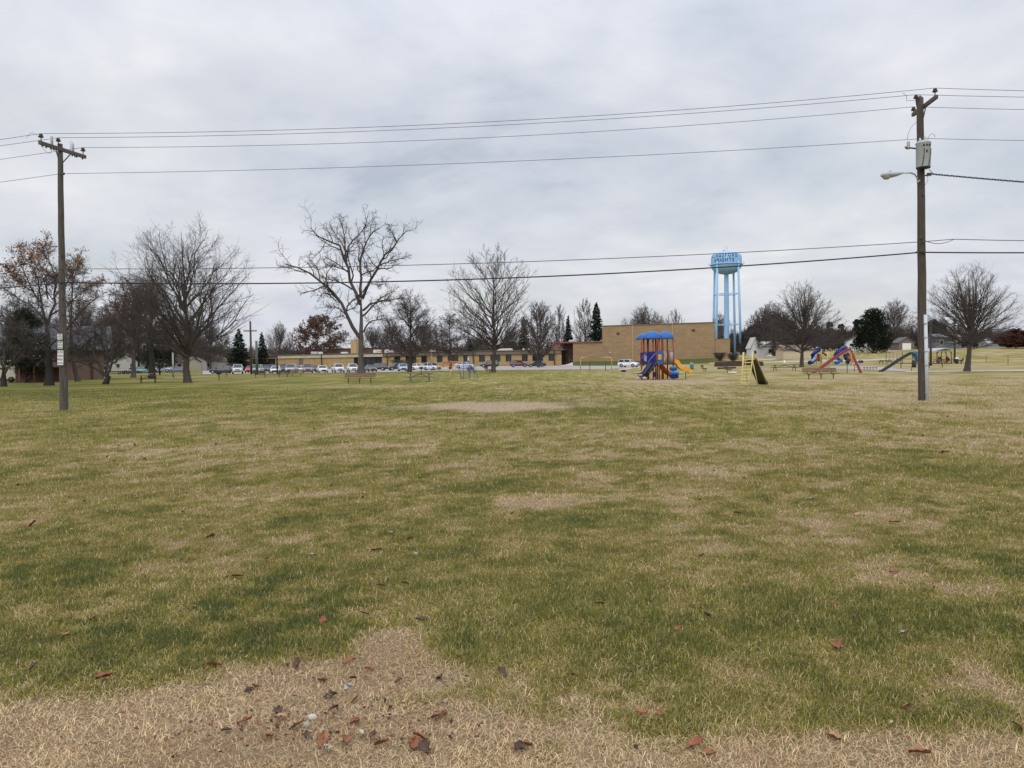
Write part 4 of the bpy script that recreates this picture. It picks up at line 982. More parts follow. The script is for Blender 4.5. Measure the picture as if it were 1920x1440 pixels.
# clerestory, chimney, roof vents
CL = mat('dark_ribbed_wall', (.075, .042, .034), .8, 0, .25, 2, stretch=(3, 3, .1))
MB().box(((wl(545) + wl(765)) / 2, 14.5, 6.0), (wl(765) - wl(545), 5, 1.9)).build('clerestory', CL, school)
MB().box(((wl(545) + wl(765)) / 2, 14.5, 7.02), (wl(765) - wl(545) + .5, 5.5, .14)).build('clerestory_roof', BROWN, school)
MB().box((wl(634.5), 9.5, 7.2), (2.1, 2.1, 5.2)).build('chimney', BY, school)
for px, w2, h2, mm in ((577, 2.6, .9, GALV), (588, 1, .8, RWHITE), (633, 2.2, .6, RWHITE), (695, 2.4, 1.1, RWHITE), (713, 1.0, 1.1, RWHITE), (720, 1.6, .7, GALV), (800, 1.8, .5, RWHITE), (925, 2.6, .5, RWHITE), (940, 3.5, .6, RWHITE), (973, .5, .6, RWHITE), (981, .4, .6, RWHITE), (1046, .6, .7, RWHITE)):
    MB().box((wl(px), 4, 5.08 + h2 / 2), (w2, 1.4, h2), bev=.15).build('roof_vent', mm, school)
MB().box((xb - 2, 5, 7.45), (1.6, 1.4, .6), bev=.1).build('roof_vent', RWHITE, school)

# ------------------------------------------------------------------ houses
def house(name, label, px, d, w, dep, h, rise, wallm, roofm, rz=0.0, gable='x', wins=(), chim=False, group=None, garage=None):
    """gable 'x': ridge along local x; 'y': gable end faces the camera. wins: (x centre, z centre, w, h) on the front (-y) face"""
    e = thing(name, label, 'house', at(px, d), rz, group)
    MB().box((0, dep / 2, h / 2 - .5), (w, dep, h + 1)).build('wall', wallm, e)
    o = .35; r_ = MB(); gbs = []
    if gable == 'x':
        r_.prism([(-o, h - .12), (dep / 2, h + rise), (dep + o, h - .12), (dep + o, h + .05), (dep / 2, h + rise + .2), (-o, h + .05)], -w / 2 - o, w / 2 + o, 'x')
        for s in (-1, 1): gbs.append(MB().prism([(.02, h), (dep - .02, h), (dep / 2, h + rise - .05)], s * (w / 2 - .1), s * (w / 2 - .01), 'x'))
    else:
        r_.prism([(-w / 2 - o, h - .12), (0, h + rise), (w / 2 + o, h - .12), (w / 2 + o, h + .05), (0, h + rise + .2), (-w / 2 - o, h + .05)], -o, dep + o, 'y')
        for y in (.02, dep - .1): gbs.append(MB().prism([(-w / 2 + .02, h), (w / 2 - .02, h), (0, h + rise - .05)], y, y + .08, 'y'))
    r = r_.build('roof', roofm, e)
    for gb in gbs: gb.build('gable', wallm, e)
    if chim: MB().box((w * .2, dep / 2, h + rise + .3), (.7, .7, 1.4)).build('chimney', REDF, r)
    for wx, wz, ww, wh in wins:
        f = MB()
        f.box((wx, -.04, wz), (ww + .2, .08, wh + .2))
        f = f.build('window', WHITEP, e); MB().box((wx, -.10, wz), (ww, .04, wh)).build('pane', GL, f)
    if garage: MB().box((garage[0], -.05, 1.15), (garage[1], .1, 2.3)).build('garage_door', WHITEP, e)
    return e
WHITEP = mat('white_paint', (.72, .72, .71), .6, 0, .05, 3)
SIDW = mat('white_siding', (.60, .61, .62), .8, 0, .08, 2, stretch=(.1, .1, 6))
SIDP = mat('pale_siding', (.46, .45, .42), .8, 0, .08, 2, stretch=(.1, .1, 6))
SIDY = mat('yellow_siding', (.50, .46, .27), .8, 0, .08, 2, stretch=(.1, .1, 6))
SIDB = mat('brown_siding', (.15, .098, .075), .85, 0, .15, 2, stretch=(4, 4, .2))
SHING = mat('grey_shingle', (.12, .115, .115), .9, 0, .2, 4)
SHINGB = mat('brown_shingle', (.17, .13, .11), .9, 0, .2, 4)
SIDG = mat('grey_siding', (.13, .14, .155), .8, 0, .1, 2, stretch=(.1, .1, 6))
house('house', 'white gabled house at the left behind the pale-trunked tree', 234, 225, 8.5, 9, 3.3, 2.0, SIDP, SHINGB, R(8), 'y', ((-1.8, 1.9, .9, 1.1), (2.0, 1.9, .9, 1.1)))
house('house', 'pale yellow house with a small window behind the blue and white pickup', 313, 240, 8.2, 9, 3.4, 2.6, SIDY, SHINGB, R(-12), 'y', ((-1.5, 1.9, 1.0, 1.1), (2.2, 1.9, 1.1, 1.2)), chim=True)
house('house', 'cream low house just right of the light pole and behind the blue car', 337, 236, 4.8, 8, 2.8, 1.1, mat('cream_siding', (.5, .47, .36), .8), SHING, R(-8), 'x', ((0, 1.6, 1.2, 1.2),))
house('house', 'small white house right of the broad tree trunk', 372, 250, 5.2, 8, 2.9, 1.6, SIDW, SHING, R(10), 'y', ((0, 1.7, 1.0, 1.1),))
house('house', 'small pale gabled house left of the dark van with purple sheen', 394, 252, 5.0, 8, 2.9, 2.0, SIDP, SHINGB, R(-5), 'y', ((-.6, 1.7, .8, 1.1),))
# brown building at the left edge
e = thing('brown_building', 'long brown building with a big dark grey roof behind the signed pole', 'building', at(70, 100), R(29))
MB().box((-.5, 5, 1.7), (16.4, 10, 4.6)).build('wall', SIDB, e)
MB().prism([(-1.0, 3.9), (5, 7.2), (11, 3.9), (11, 4.1), (5, 7.4), (-1.0, 4.1)], -9.5, 8.8, 'x').build('roof', mat('slate_roof', (.060, .064, .070), .85, 0, .15, 2), e)
for x_ in (-3.2, .9, 2.7): MB().box((x_, -.04, 1.15), (1.3, .08, 2.1)).build('door', mat('brown_door', (.15, .095, .07), .8), e)
MB().box((-.9, -.05, 1.3), (1.0, .1, 1.2)).build('window', GL, e)
MB().box((6.2, -.05, 1.4), (.25, .1, 2.8)).build('post', BROWN, e); MB().box((4.5, -.05, 2.55), (5.2, .1, .12)).build('trim', BROWN, e)
e = thing('shed', 'small open red-brown lean-to shed in front of the brown building', 'shed', at(55, 90), R(6))
MB().prism([(-2.3, 2.0), (.6, 2.9), (3.0, 1.7), (3.0, 1.85), (.6, 3.05), (-2.3, 2.15)], -1.6, 1.6, 'y').build('roof', mat('rusty_roof', (.09, .05, .042), .8), e)
for x_ in (-2.0, -.4, 1.2, 2.6):
    MB().box((x_, -1.3, .95), (.14, .14, 2.1)).build('post', mat('red_wood', (.17, .085, .06), .8), e)
MB().box((.3, 1.3, .9), (4.9, .1, 1.9)).build('wall', mat('red_wood2', (.11, .045, .035), .8), e)
e = thing('carport', 'carport with a white edged flat roof beside the lean-to shed', 'carport', at(40, 93), R(3))
MB().box((0, 0, 3.1), (3.6, 3, .18)).build('roof', WHITEP, e)
for x_ in (-1.6, 1.6): MB().box((x_, -1.3, 1.45), (.14, .14, 3.1)).build('post', SIDP, e)
MB().box((0, .6, 2.3), (2.9, .1, 1.3)).build('panel', mat('dark_blue_panel', (.03, .035, .06), .6), e)
e = thing('trailer', 'pale box trailer left of the lean-to shed', 'trailer', at(24, 92), R(-3))
MB().box((0, 0, 1.5), (2.2, 1.8, 2.3), bev=.1).build('body', mat('pale_green_metal', (.42, .42, .33), .6), e)
for s in (-.5, .5): MB().lathe([(.02, -.1), (.35, -.1), (.35, .1), (.02, .1)], 12).build('wheel', BLACKP, e).matrix_local = Matrix.Translation((s, -.95, .35)) @ Matrix.Rotation(R(90), 4, 'X')
# right-hand houses
house('house', 'white house with a garage behind the big-trunked tree, right of the water tower', 1450, 262, 9.5, 9, 2.9, 1.9, SIDW, mat('pale_roof', (.42, .42, .43), .8), R(10), 'y', ((-1.0, 1.6, 1.6, 1.3),), garage=(3.0, 2.6))
house('house', 'small steep pale blue-roofed house near the foot of the water tower', 1416, 262, 2.8, 5, 2.8, 3.6, SIDW, SIDP, R(0), 'y', ((0, 1.5, .8, 1.1),))
house('house', 'white house left of the very dark evergreen', 1606, 262, 6.4, 9, 3.2, 1.9, SIDW, SHING, R(-20), 'y', ((-1.6, 1.9, 1.1, 1.2),))
house('house', 'low garage with a cream door and brown gable left of the pole with a transformer', 1700, 270, 5.2, 7, 2.5, 1.8, SHINGB, SHING, R(-6), 'y', (), garage=(0, 2.9))
house('house', 'grey house with white shutters behind the pavilion', 1778, 262, 8.6, 8, 4.0, 1.1, SIDG, SHING, R(-4), 'x', ((-2.2, 2.2, 1.1, 1.6), (3.4, 2.0, 1.1, 1.4)))
hs = bpy.data.objects[-1] if False else None
house('house', 'cream low building mostly hidden behind the tree with low twigs', 1497, 205, 8.0, 6, 2.4, 1.2, mat('cream_wall', (.5, .42, .3), .8), SHINGB, R(0), 'x')
house('house', 'pale grey shed far right behind the fan-shaped tree', 1869, 290, 6.5, 6, 1.8, 1.6, mat('grey_sheet', (.3, .31, .31), .7), mat('grey_sheet', (.3, .31, .31), .7), R(0), 'x')
# tree by the white house
T1('bare_tree', 1452, 600, 34, 255, 91, 'oak', 'dark thick-trunked tree standing right in front of the white house with a garage', rt=.75, rmin=.024, clear=.2, barkm=BARKD, twigm=TWIG)

# ------------------------------------------------------------------ water tower
TB = mat('tower_blue', (.27, .49, .74), .5, 0, .05, .3, spec=.4)
D = 320.0; base = at(1362.7, D); tower = thing('water_tower', 'tall light blue water tower lettered KINGSFORD HEIGHTS', 'water tower', (base[0], base[1], 0), 0)
ztop = float(W(1362, 472, D)[2]); zbot = float(W(1362, 514.5, D)[2]); gz = base[2]
hh = ztop - zbot
PR = [(0.01, 1.0), (2.2, .992), (4.0, .965), (5.2, .915), (5.85, .85), (6.15, .76), (6.2, .64), (6.2, .55), (6.2, .40), (5.95, .29), (5.2, .17), (4.0, .08), (2.4, .025), (1.0, 0)]
PR = [(r_, zbot + hh * q) for r_, q in PR]
MB().lathe(PR[::-1], 40).build('tank', TB, tower)
cat_ = MB(); zc = zbot + hh * .42
cat_.lathe([(6.2, zc - .08), (6.75, zc - .08), (6.75, zc + .06), (6.2, zc + .06)], 40, smooth=False)
cat_.build('catwalk', TB, tower)
MB().lathe([(.72, gz - .5), (.98, gz + 6), (1.0, zbot * .5 + gz * .5), (.88, zbot + .1)], 20).build('riser', TB, tower)
rb, rtp = 7.3, 6.15
def legp(a, z):
    t = (z - gz) / (zc - gz); r_ = rb * (1 - t) + rtp * t; return (r_ * math.sin(a), -r_ * math.cos(a), z)
LA = [R(v) for v in (-35, 50, 152, 230)]
for a in LA: MB().tube([legp(a, gz - .5), legp(a, (gz + zc) / 2), legp(a, zc + 1.2)], [.49, .46, .44], 12).build('leg', TB, tower)
for zz in (zbot - 8.2, zbot - 20.8):
    rg = MB()
    for i in range(4): rg.bar(legp(LA[i], zz), legp(LA[(i + 1) % 4], zz), .22); rg.bar(legp(LA[i], zz), (0, 0, zz), .12)
    rg.build('strut_ring', TB, tower)
an = MB(); an.bar((-.3, 0, ztop - .1), (-.3, 0, ztop + 3.0), .09); an.bar((.5, .3, ztop - .1), (.5, .3, ztop + 2.2), .12); an.bar((.1, -.2, ztop - .1), (.1, -.2, ztop + 1.9), .09); an.box((-1.0, 0, ztop + .35), (.9, .7, .8)); an.build('antenna', GALV, tower)
for s in (-1, 1): MB().box((s * 7.0, -.5, zc + .5), (.3, .2, .9)).build('floodlight', GALV, tower)
def text_mesh(ch, size, bold=.02):
    cu = bpy.data.curves.new('t', 'FONT'); cu.body = ch; cu.size = size; cu.align_x = 'CENTER'; cu.align_y = 'CENTER'; cu.extrude = .01; cu.offset = bold; cu.resolution_u = 3
    o = bpy.data.objects.new('t', cu); COL.objects.link(o); dg = bpy.context.evaluated_depsgraph_get(); me = bpy.data.meshes.new_from_object(o.evaluated_get(dg))
    vs = [tuple(v.co) for v in me.vertices]; fs = [tuple(p.vertices) for p in me.polygons]
    bpy.data.objects.remove(o); bpy.data.curves.remove(cu); bpy.data.meshes.remove(me); return vs, fs
tx = MB()
rr_ = [p[0] for p in PR[::-1]]; zz_ = [p[1] for p in PR[::-1]]
for wrd, zcn, half_a, off in (('KINGSFORD', float(W(1362, 481.6, D)[2]), 56, -9), ('HEIGHTS', float(W(1362, 490.6, D)[2]), 38, -9)):
    G = [text_mesh(ch, 2.05, .045) for ch in wrd]; wd = [max(v[0] for v in q[0]) - min(v[0] for v in q[0]) for q in G]
    gap = .42; tot = sum(wd) + gap * (len(wd) - 1); sc_a = 2 * R(half_a) / tot; cur = -tot / 2
    for (vs, fs), w_ in zip(G, wd):
        x0 = min(v[0] for v in vs); out = []
        for x_, y_, z_ in vs:
            z1 = zcn + y_ * 1.0; r1 = float(np.interp(z1, zz_, rr_)) + .09 + z_; a = R(off) + (cur + x_ - x0) * sc_a
            out.append((r1 * math.sin(a), -r1 * math.cos(a), z1))
        tx.add(out, fs); cur += w_ + gap
tx.build('lettering', mat('navy_letters', (.02, .07, .20), .6), tower)
tower.rotation_euler = (0, 0, -math.atan2(base[0], base[1]))

# ------------------------------------------------------------------ vehicles
def ring(x, zb, zt, hw, hwt, r=.12):
    zm = zb + (zt - zb) * .45
    pts = [(-hw + r, zb), (hw - r, zb), (hw, zb + r), (hw + .01, zm), (hwt, zt - r * .6), (hwt - r, zt), (-hwt + r, zt), (-hwt, zt - r * .6), (-hw - .01, zm), (-hw, zb + r)]
    return [(x, y, z) for y, z in pts]
CAR = {
 'sedan': dict(L=4.6, W=.90, belt=.95, H=1.45, hood=.92, trunk=1.0, ws=(.95, .25), rs=(-1.75, -1.1), r=.32, cl=.2),
 'suv': dict(L=4.6, W=.93, belt=1.12, H=1.72, hood=1.08, trunk=1.12, ws=(1.05, .45), rs=(-2.18, -1.9), r=.37, cl=.26),
 'hatch': dict(L=4.0, W=.87, belt=.98, H=1.52, hood=.95, trunk=1.0, ws=(.95, .25), rs=(-1.92, -1.5), r=.32, cl=.2),
 'van': dict(L=5.0, W=.98, belt=1.15, H=1.8, hood=1.05, trunk=1.15, ws=(1.4, .7), rs=(-2.4, -2.2), r=.35, cl=.22),
 'pickup': dict(L=5.6, W=.98, belt=1.25, H=1.88, hood=1.2, trunk=1.2, ws=(1.05, .5), rs=(-.75, -.6), r=.4, cl=.32)}
TYRE = mat('tyre', (.018, .018, .018), .85); RIM = mat('rim', (.45, .46, .47), .35, .6); CHR = mat('grille', (.03, .03, .033), .4)
HLM = mat('headlight_glass', (.55, .58, .6), .1, 0, .05, 4, spec=.8); TLM = mat('taillight_glass', (.28, .02, .02), .2); CHROME = mat('chrome', (.5, .5, .5), .2, .9)
_cm = {}
def car_meshes(kind):
    if kind in _cm: return _cm[kind]
    c = CAR[kind]; L, w = c['L'], c['W']; f = L / 2; cl = c['cl']
    st = [(-f, cl + .22, c['trunk'] - .25, w - .14), (-f + .06, cl + .08, c['trunk'] - .06, w - .06), (-f + .35, cl, c['trunk'], w), (c['rs'][0] + .1, cl, c['belt'], w), (0, cl, c['belt'], w), (c['ws'][0], cl, c['belt'] - .02, w), (f - .45, cl, c['hood'] - .08, w - .03), (f - .12, cl + .02, c['hood'] - .2, w - .1), (f, cl + .12, c['hood'] - .36, w - .22)]
    body = MB(); st.sort(key=lambda q: q[0]); body.loft([ring(x, zb, zt, h, h - .05) for x, zb, zt, h in st])
    b0, b1 = c['belt'] - .04, c['H']
    g0, g1 = c['rs'][0], c['rs'][1]; w0, w1 = c['ws'][0], c['ws'][1]
    yb, yt = w - .07, w - .26
    P = lambda x0, x1: None
    gl = MB(); gl.add([(g0, -yb, b0), (w0, -yb, b0), (w0, yb, b0), (g0, yb, b0), (g1, -yt, b1 - .05), (w1, -yt, b1 - .05), (w1, yt, b1 - .05), (g1, yt, b1 - .05)],
        [(3, 2, 1, 0), (4, 5, 6, 7), (0, 1, 5, 4), (1, 2, 6, 5), (2, 3, 7, 6), (3, 0, 4, 7)])
    # roof and pillars in body colour
    body.loft([[(x, -yt + .0 - i, z0), (x, yt + i, z0), (x, yt + i - .05, z0 + .06), (x, -yt - i + .05, z0 + .06)] for x, i, z0 in ((g1 - .05, -.03, b1 - .075), (g1 + .3, .02, b1 - .05), (w1 - .25, .02, b1 - .05), (w1 + .05, -.03, b1 - .075))])
    for s in (-1, 1):
        for a, b in (((g0, yb, b0), (g1, yt, b1 - .04)), ((w0, yb, b0), (w1, yt, b1 - .04)), (((g0 + w0) / 2 - .1, yb, b0), ((g1 + w1) / 2 - .1, yt, b1 - .04))):
            body.bar((a[0], s * (a[1] + .0), a[2]), (b[0], s * (b[1] + .0), b[2]), .10, .05)
        body.box((w0 - .35, s * (w + .07), c['belt'] + .05), (.18, .16, .13), bev=.03)
    if kind == 'pickup': body.box((-1.75, 0, c['belt'] - .2), (2.0, 1.5, .03))
    fx = f * .62; rx = -f * .60
    tyre = MB().lathe([(c['r'] * .62, -.11), (c['r'], -.10), (c['r'] + .0, .10), (c['r'] * .62, .11)], 18); rim = MB().lathe([(.02, -.13), (c['r'] * .35, -.12), (c['r'] * .63, -.10), (c['r'] * .63, .10), (.02, .11)], 14)
    tv = lambda mb: [( -x, z, y) for x, y, z in mb.v]
    for mb in (tyre, rim): mb.v = [(x, z, y) for x, y, z in mb.v]
    arch = MB()
    for x_ in (fx, rx):
        for s in (-1, 1): arch.add([(x_ + math.cos(k * math.pi / 8) * c['r'] * 1.16, s * (w + .012), c['r'] + math.sin(k * math.pi / 8) * c['r'] * 1.16) for k in range(9)] + [(x_ + math.cos(k * math.pi / 8) * c['r'] * 1.16, s * (w - .05), c['r'] + math.sin(k * math.pi / 8) * c['r'] * 1.16) for k in range(9)], [tuple(range(9)), tuple(range(17, 8, -1))] + [(k, k + 9, k + 10, k + 1) for k in range(8)])
    hz = c['hood'] - .34
    hl = [MB().box((f - .10, s * (w - .30), hz), (.16, .34, .15), rot=(0, 0, s * -.35), bev=.03) for s in (-1, 1)]
    tl = [MB().box((-f + .06, s * (w - .24), c['trunk'] - .3), (.14, .24, .24 if kind != 'suv' else .34), bev=.03) for s in (-1, 1)]
    gr = MB().box((f - .02, 0, hz - .06), (.10, .85, .20), bev=.03).box((f - .0, 0, cl + .16), (.08, 1.2, .12), bev=.03)
    bp = MB().box((-f + .02, 0, cl + .22), (.1, 1.4, .14), bev=.04)
    plate = MB().box((-f - .02, 0, c['trunk'] - .42), (.03, .32, .16))
    M_ = lambda n, mb, m: mb.mesh(n, m)
    _cm[kind] = dict(c=c, body=body, glass=M_('window_glass', gl, GL), tyre=M_('tyre', tyre, TYRE), rim=M_('rim', rim, RIM), arch=M_('wheel_arch', arch, TYRE),
        hl=[M_('headlight', h, HLM) for h in hl], tl=[M_('taillight', h, TLM) for h in tl], gr=M_('grille', gr, CHR), bp=M_('bumper', bp, CHR), plate=M_('licence_plate', plate, WHITEP), fx=fx, rx=rx)
    return _cm[kind]
def car(kind, col, px, d, rz, label, cat='car', group='cars parked in front of the school', name='parked_car'):
    q = car_meshes(kind); c = q['c']
    p = at(px, d, .05); e = thing(name, label, cat, p, R(rz), group)
    key = 'paint_%s' % (str(col)); pm = mat(key, col, .35, 0, .04, 2, spec=.5, coat=.6)
    bk = (kind, key)
    if bk not in _cm: _cm[bk] = q['body'].mesh('body', pm)
    link('body', _cm[bk], e); link('window_glass', q['glass'], e); link('wheel_arch', q['arch'], e)
    for x_ in (q['fx'], q['rx']):
        for s in (-1, 1):
            t = link('wheel', q['tyre'], e); t.location = (x_, s * (c['W'] - .09), c['r']); t.scale = (1, s, 1); link('rim', q['rim'], t)
    for h in q['hl']: link('headlight', h, e)
    for h in q['tl']: link('taillight', h, e)
    link('grille', q['gr'], e); link('bumper', q['bp'], e); link('licence_plate', q['plate'], e)
    return e
WH, SV, BK, NV = (.62, .63, .64), (.36, .38, .40), (.014, .014, .017), (.018, .022, .05)
CARS = [
 ('suv', (.022, .020, .040), 415, 160, 178, 'dark suv with a purple sheen, leftmost of the school row'), ('pickup', (.50, .52, .54), 446, 152, -72, 'silver white pickup facing the field left of the school corner'),
 ('hatch', (.42, .03, .03), 470, 166, -85, 'red small car half hidden by the wooden pole in the lot'), ('van', (.24, .28, .27), 483, 157, -82, 'grey green van behind the two wooden poles'),
 ('suv', NV, 499, 166, -80, 'navy suv right of the grey green van'), ('suv', (.10, .12, .18), 512, 172, -70, 'blue grey suv in the second row behind the low white car'), ('sedan', WH, 517, 152, -80, 'low white car right of the poles, left of the maroon van'),
 ('van', (.028, .012, .018), 534, 163, -80, 'dark maroon van behind a wooden post'), ('van', (.30, .33, .36), 547, 154, -84, 'silver minivan facing the field'), ('sedan', WH, 564, 168, 170, 'white car behind, partly hidden by the mauve minivan'),
 ('van', (.20, .13, .14), 577, 155, -74, 'mauve grey minivan left of the white cars'), ('sedan', BK, 588, 169, -60, 'black car in the second row right of the mauve minivan'), ('sedan', WH, 604, 154, -68, 'white sedan, left of the two white cars in the middle of the row'),
 ('suv', WH, 634, 154, -66, 'white compact crossover with a black grille, in the gap left of the white suv'), ('suv', (.60, .60, .61), 661, 155, -70, 'white suv with roof rails just left of the tallest trunk'), ('sedan', (.05, .058, .066), 695, 157, -66, 'dark grey sedan just right of the tallest trunk'),
 ('suv', BK, 707, 176, 182, 'black suv parked sideways behind the dark grey sedan'), ('suv', NV, 745, 174, 205, 'navy suv behind the pale teal car'), ('hatch', (.30, .42, .45), 755, 157, -76, 'pale teal small car left of the dense dark tree'),
 ('sedan', (.64, .64, .63), 787, 169, -6, 'white sedan seen from its side right of the dense dark tree'), ('hatch', (.56, .60, .66), 811, 157, -42, 'white hatchback with a dark bumper, left of the climbing arch'), ('sedan', (.52, .60, .68), 871, 184, -4, 'white sedan seen through the climbing arch'),
 ('suv', (.018, .016, .028), 918, 188, 178, 'black suv behind the trunk of the upswept tree'), ('suv', (.12, .018, .03), 973, 188, 4, 'maroon suv alone on the right part of the lot'), ('sedan', (.012, .016, .024), 1006, 187, 182, 'black sedan, rightmost before the school entrance'),
 ('suv', (.66, .67, .67), 1179, 168, -36, 'white suv at the foot of the gym bank, left of the play tower')]
for k in CARS: car(*k)
GC = 'cars by the houses on the left'
car('pickup', (.30, .34, .46), 307, 196, 165, 'blue and white pickup in front of the yellow house', 'pickup truck', GC)
car('sedan', (.04, .07, .2), 333, 194, 178, 'blue car right of the light pole by the houses', 'car', GC)
car('hatch', (.08, .24, .28), 268, 190, 10, 'teal car behind the dark-trunked tree on the left', 'car', GC)
car('sedan', (.45, .5, .55), 250, 196, 175, 'pale car half hidden by the pale tree trunk on the left', 'car', GC)
e = thing('flatbed_trailer', 'low black flatbed trailer parked before the white gabled house', 'trailer', at(232, 178), R(4))
MB().box((0, 0, .62), (6.2, 2.0, .22)).build('bed', BLACKP, e); MB().bar((3.1, 0, .6), (4.4, 0, .5), .12).build('hitch', BLACKP, e)
for x_ in (-.5, .5):
    for s in (-1, 1): w2 = link('wheel', car_meshes('sedan')['tyre'], e); w2.location = (x_, s * 1.05, .32)
# ------------------------------------------------------------------ play equipment
def paint(n, c, r=.4): return mat(n, c, r, 0, .12, 3, spec=.25)
PBLUE = paint('play_blue', (.022, .115, .37)); PNAVY = paint('play_navy', (.010, .018, .17)); PDNAVY = paint('play_dark_navy', (.012, .016, .05)); PMAR = paint('play_maroon', (.27, .038, .018))
PYEL = paint('play_yellow', (.62, .30, .02)); PORG = paint('play_orange', (.55, .16, .04)); PBEI = paint('play_beige', (.50, .42, .30)); PWHI = paint('play_white', (.62, .57, .50)); PGRY = paint('play_grey', (.28, .29, .34))
def LPX(cx, d):
    b = np.array(at(cx, d))
    return lambda px, py, y=0.0: tuple(float(v) for v in (W(px, py, d + y) - b))
d = 65.0; s = d / FPX; Q = LPX(1234, d)
pt_ = thing('play_tower', 'play tower with blue domed roofs, maroon posts, navy panels and a yellow slide', 'playground', at(1234, d))
for px, y in ((1203.7, .1), (1212.5, 1.25), (1215.6, 2.2), (1219.7, .9), (1225, 0), (1229.7, 1.2), (1232.2, .6), (1235.8, -.1), (1242, .1), (1247, 1.2), (1251.8, 1.9), (1264, .3), (1222, 1.9), (1239, 1.5), (1258, 1.4)):
    x = (px - 1234) * s; MB().tube([(x, y, -.2), (x, y, 3.5)], .058, 8).build('post', PMAR, pt_)
def dome(px, y, hw, hd, ztop_, ze):
    m = MB(); x = (px - 1234) * s; rings = []
    for t in (0, .12, .35, .6, .8, .93, 1.0):
        k = math.sqrt(max(0, 1 - t ** 1.7)); rr = []
        for i in range(24):
            a = i * 2 * math.pi / 24; c_, s_ = math.cos(a), math.sin(a); q = (abs(c_) ** 3 + abs(s_) ** 3) ** (-1 / 3)
            rr.append((x + c_ * q * hw * max(k, .02), y + s_ * q * hd * max(k, .02), ze + (ztop_ - ze) * t))
        rings.append(rr)
    m.loft([[(p[0], p[1], ze - .08) for p in rings[0]]] + rings); return m
dome(1224.5, .35, .80, .70, 4.12, 3.52).build('roof', PBLUE, pt_)
dome(1213.5, 1.7, .60, .70, 4.0, 3.52).build('roof', PBLUE, pt_)
dome(1251.5, .7, .66, .70, 4.10, 3.52).build('roof', PBLUE, pt_)
MB().box((-.78, .6, 1.33), (1.2, 1.3, .08)).box((.85, .8, 1.33), (1.25, 1.4, .08)).box((-.78, 1.85, 1.33), (1.0, 1.1, .08)).box((.08, .7, 1.33), (.5, 1.0, .08)).build('deck', BROWN, pt_)
# large navy panel with scalloped top and slide below
pn = MB(); top = [(1213 + k * 2, 659 - (1.3 if k % 2 else 0)) for k in range(9)]
pn.prism([((a - 1234) * s, (711 - b) * s) for a, b in [(1213, 682), (1230, 682)] + top[::-1]], -.06, .0); pn.build('side_panel', PNAVY, pt_)
pl = MB(); pl.prism([((a - 1234) * s, (711 - b) * s) for a, b in [(1201, 680), (1213, 681), (1213, 658.5), (1209, 658), (1205, 660), (1201, 660)]], .02, .08); pl.build('side_panel', paint('play_purple', (.05, .02, .10)), pt_)
MB().prism([((1211 - 1234) * s + .14 * math.cos(a) * 1.1, (711 - 671) * s + .27 * math.sin(a)) for a in [k * math.pi / 8 for k in range(16)]], -.02, .02).build('window', PGRY, pt_)
sl = MB()
for y0 in (-.16,): pass
sp_ = [Q(1227, 681, -.35), Q(1221, 690, -.45), Q(1214, 699, -.5), Q(1209, 705, -.55), Q(1205, 708, -.6)]
def chute(pts, w, hside, m, name, par, th=.04, side=(0, 1, 0)):
    """open slide: floor with two raised sides"""
    b = MB(); sd = Vector(side).normalized(); rr = []
    for i, p in enumerate(pts):
        p = Vector(p); t = (Vector(pts[min(i + 1, len(pts) - 1)]) - Vector(pts[max(i - 1, 0)])).normalized(); n = t.cross(sd).normalized()
        if n.z < 0: n = -n
        prof = [(-w / 2, hside), (-w / 2 + .02, 0), (w / 2 - .02, 0), (w / 2, hside), (w / 2 + th, hside), (w / 2 + th * .8, -th), (-w / 2 - th * .8, -th), (-w / 2 - th, hside)]
        rr.append([p + sd * u + n * v for u, v in prof])
    b.loft(rr, False); return b.build(name, m, par)
chute(sp_, .95, .3, PDNAVY, 'slide', pt_, side=(.55, .83, 0))
MB().tube([Q(1214, 680, -.4), Q(1229, 662, -.12)], .02, 6).tube([Q(1201, 674, -.1), Q(1213, 660, -.1)], .02, 6).tube([Q(1215, 700, -.75), Q(1230, 680, -.2)], .02, 6).build('handrail', PGRY, pt_)
lad = MB()
for o in (0, .5):
    lad.bar(Q(1201.5, 703, -.3 - o * .2), Q(1212, 681, .1 + o), .05, .16)
for k in range(6): 
    t = (k + .5) / 6; a = Vector(Q(1201.5, 703, -.3)) * (1 - t) + Vector(Q(1212, 681, .1)) * t; lad.box(a + Vector((.02, .22, 0)), (.16, .55, .05))
lad.build('ladder', PWHI, pt_)
st_ = MB().box(Q(1200.5, 705, -.75), (.36, .36, .40), bev=.05).build('climbing_step', PWHI, pt_)
MB().box(Q(1208, 708.6, -.8), (.28, .3, .2), bev=.06).box(Q(1194.5, 709.3, -.7), (.16, .3, .16), bev=.05).build('climbing_step', PWHI, pt_)
MB().box(Q(1200.5, 700.3, -.75), (.62, .5, .06), bev=.02).build('step_top', BROWN, pt_)
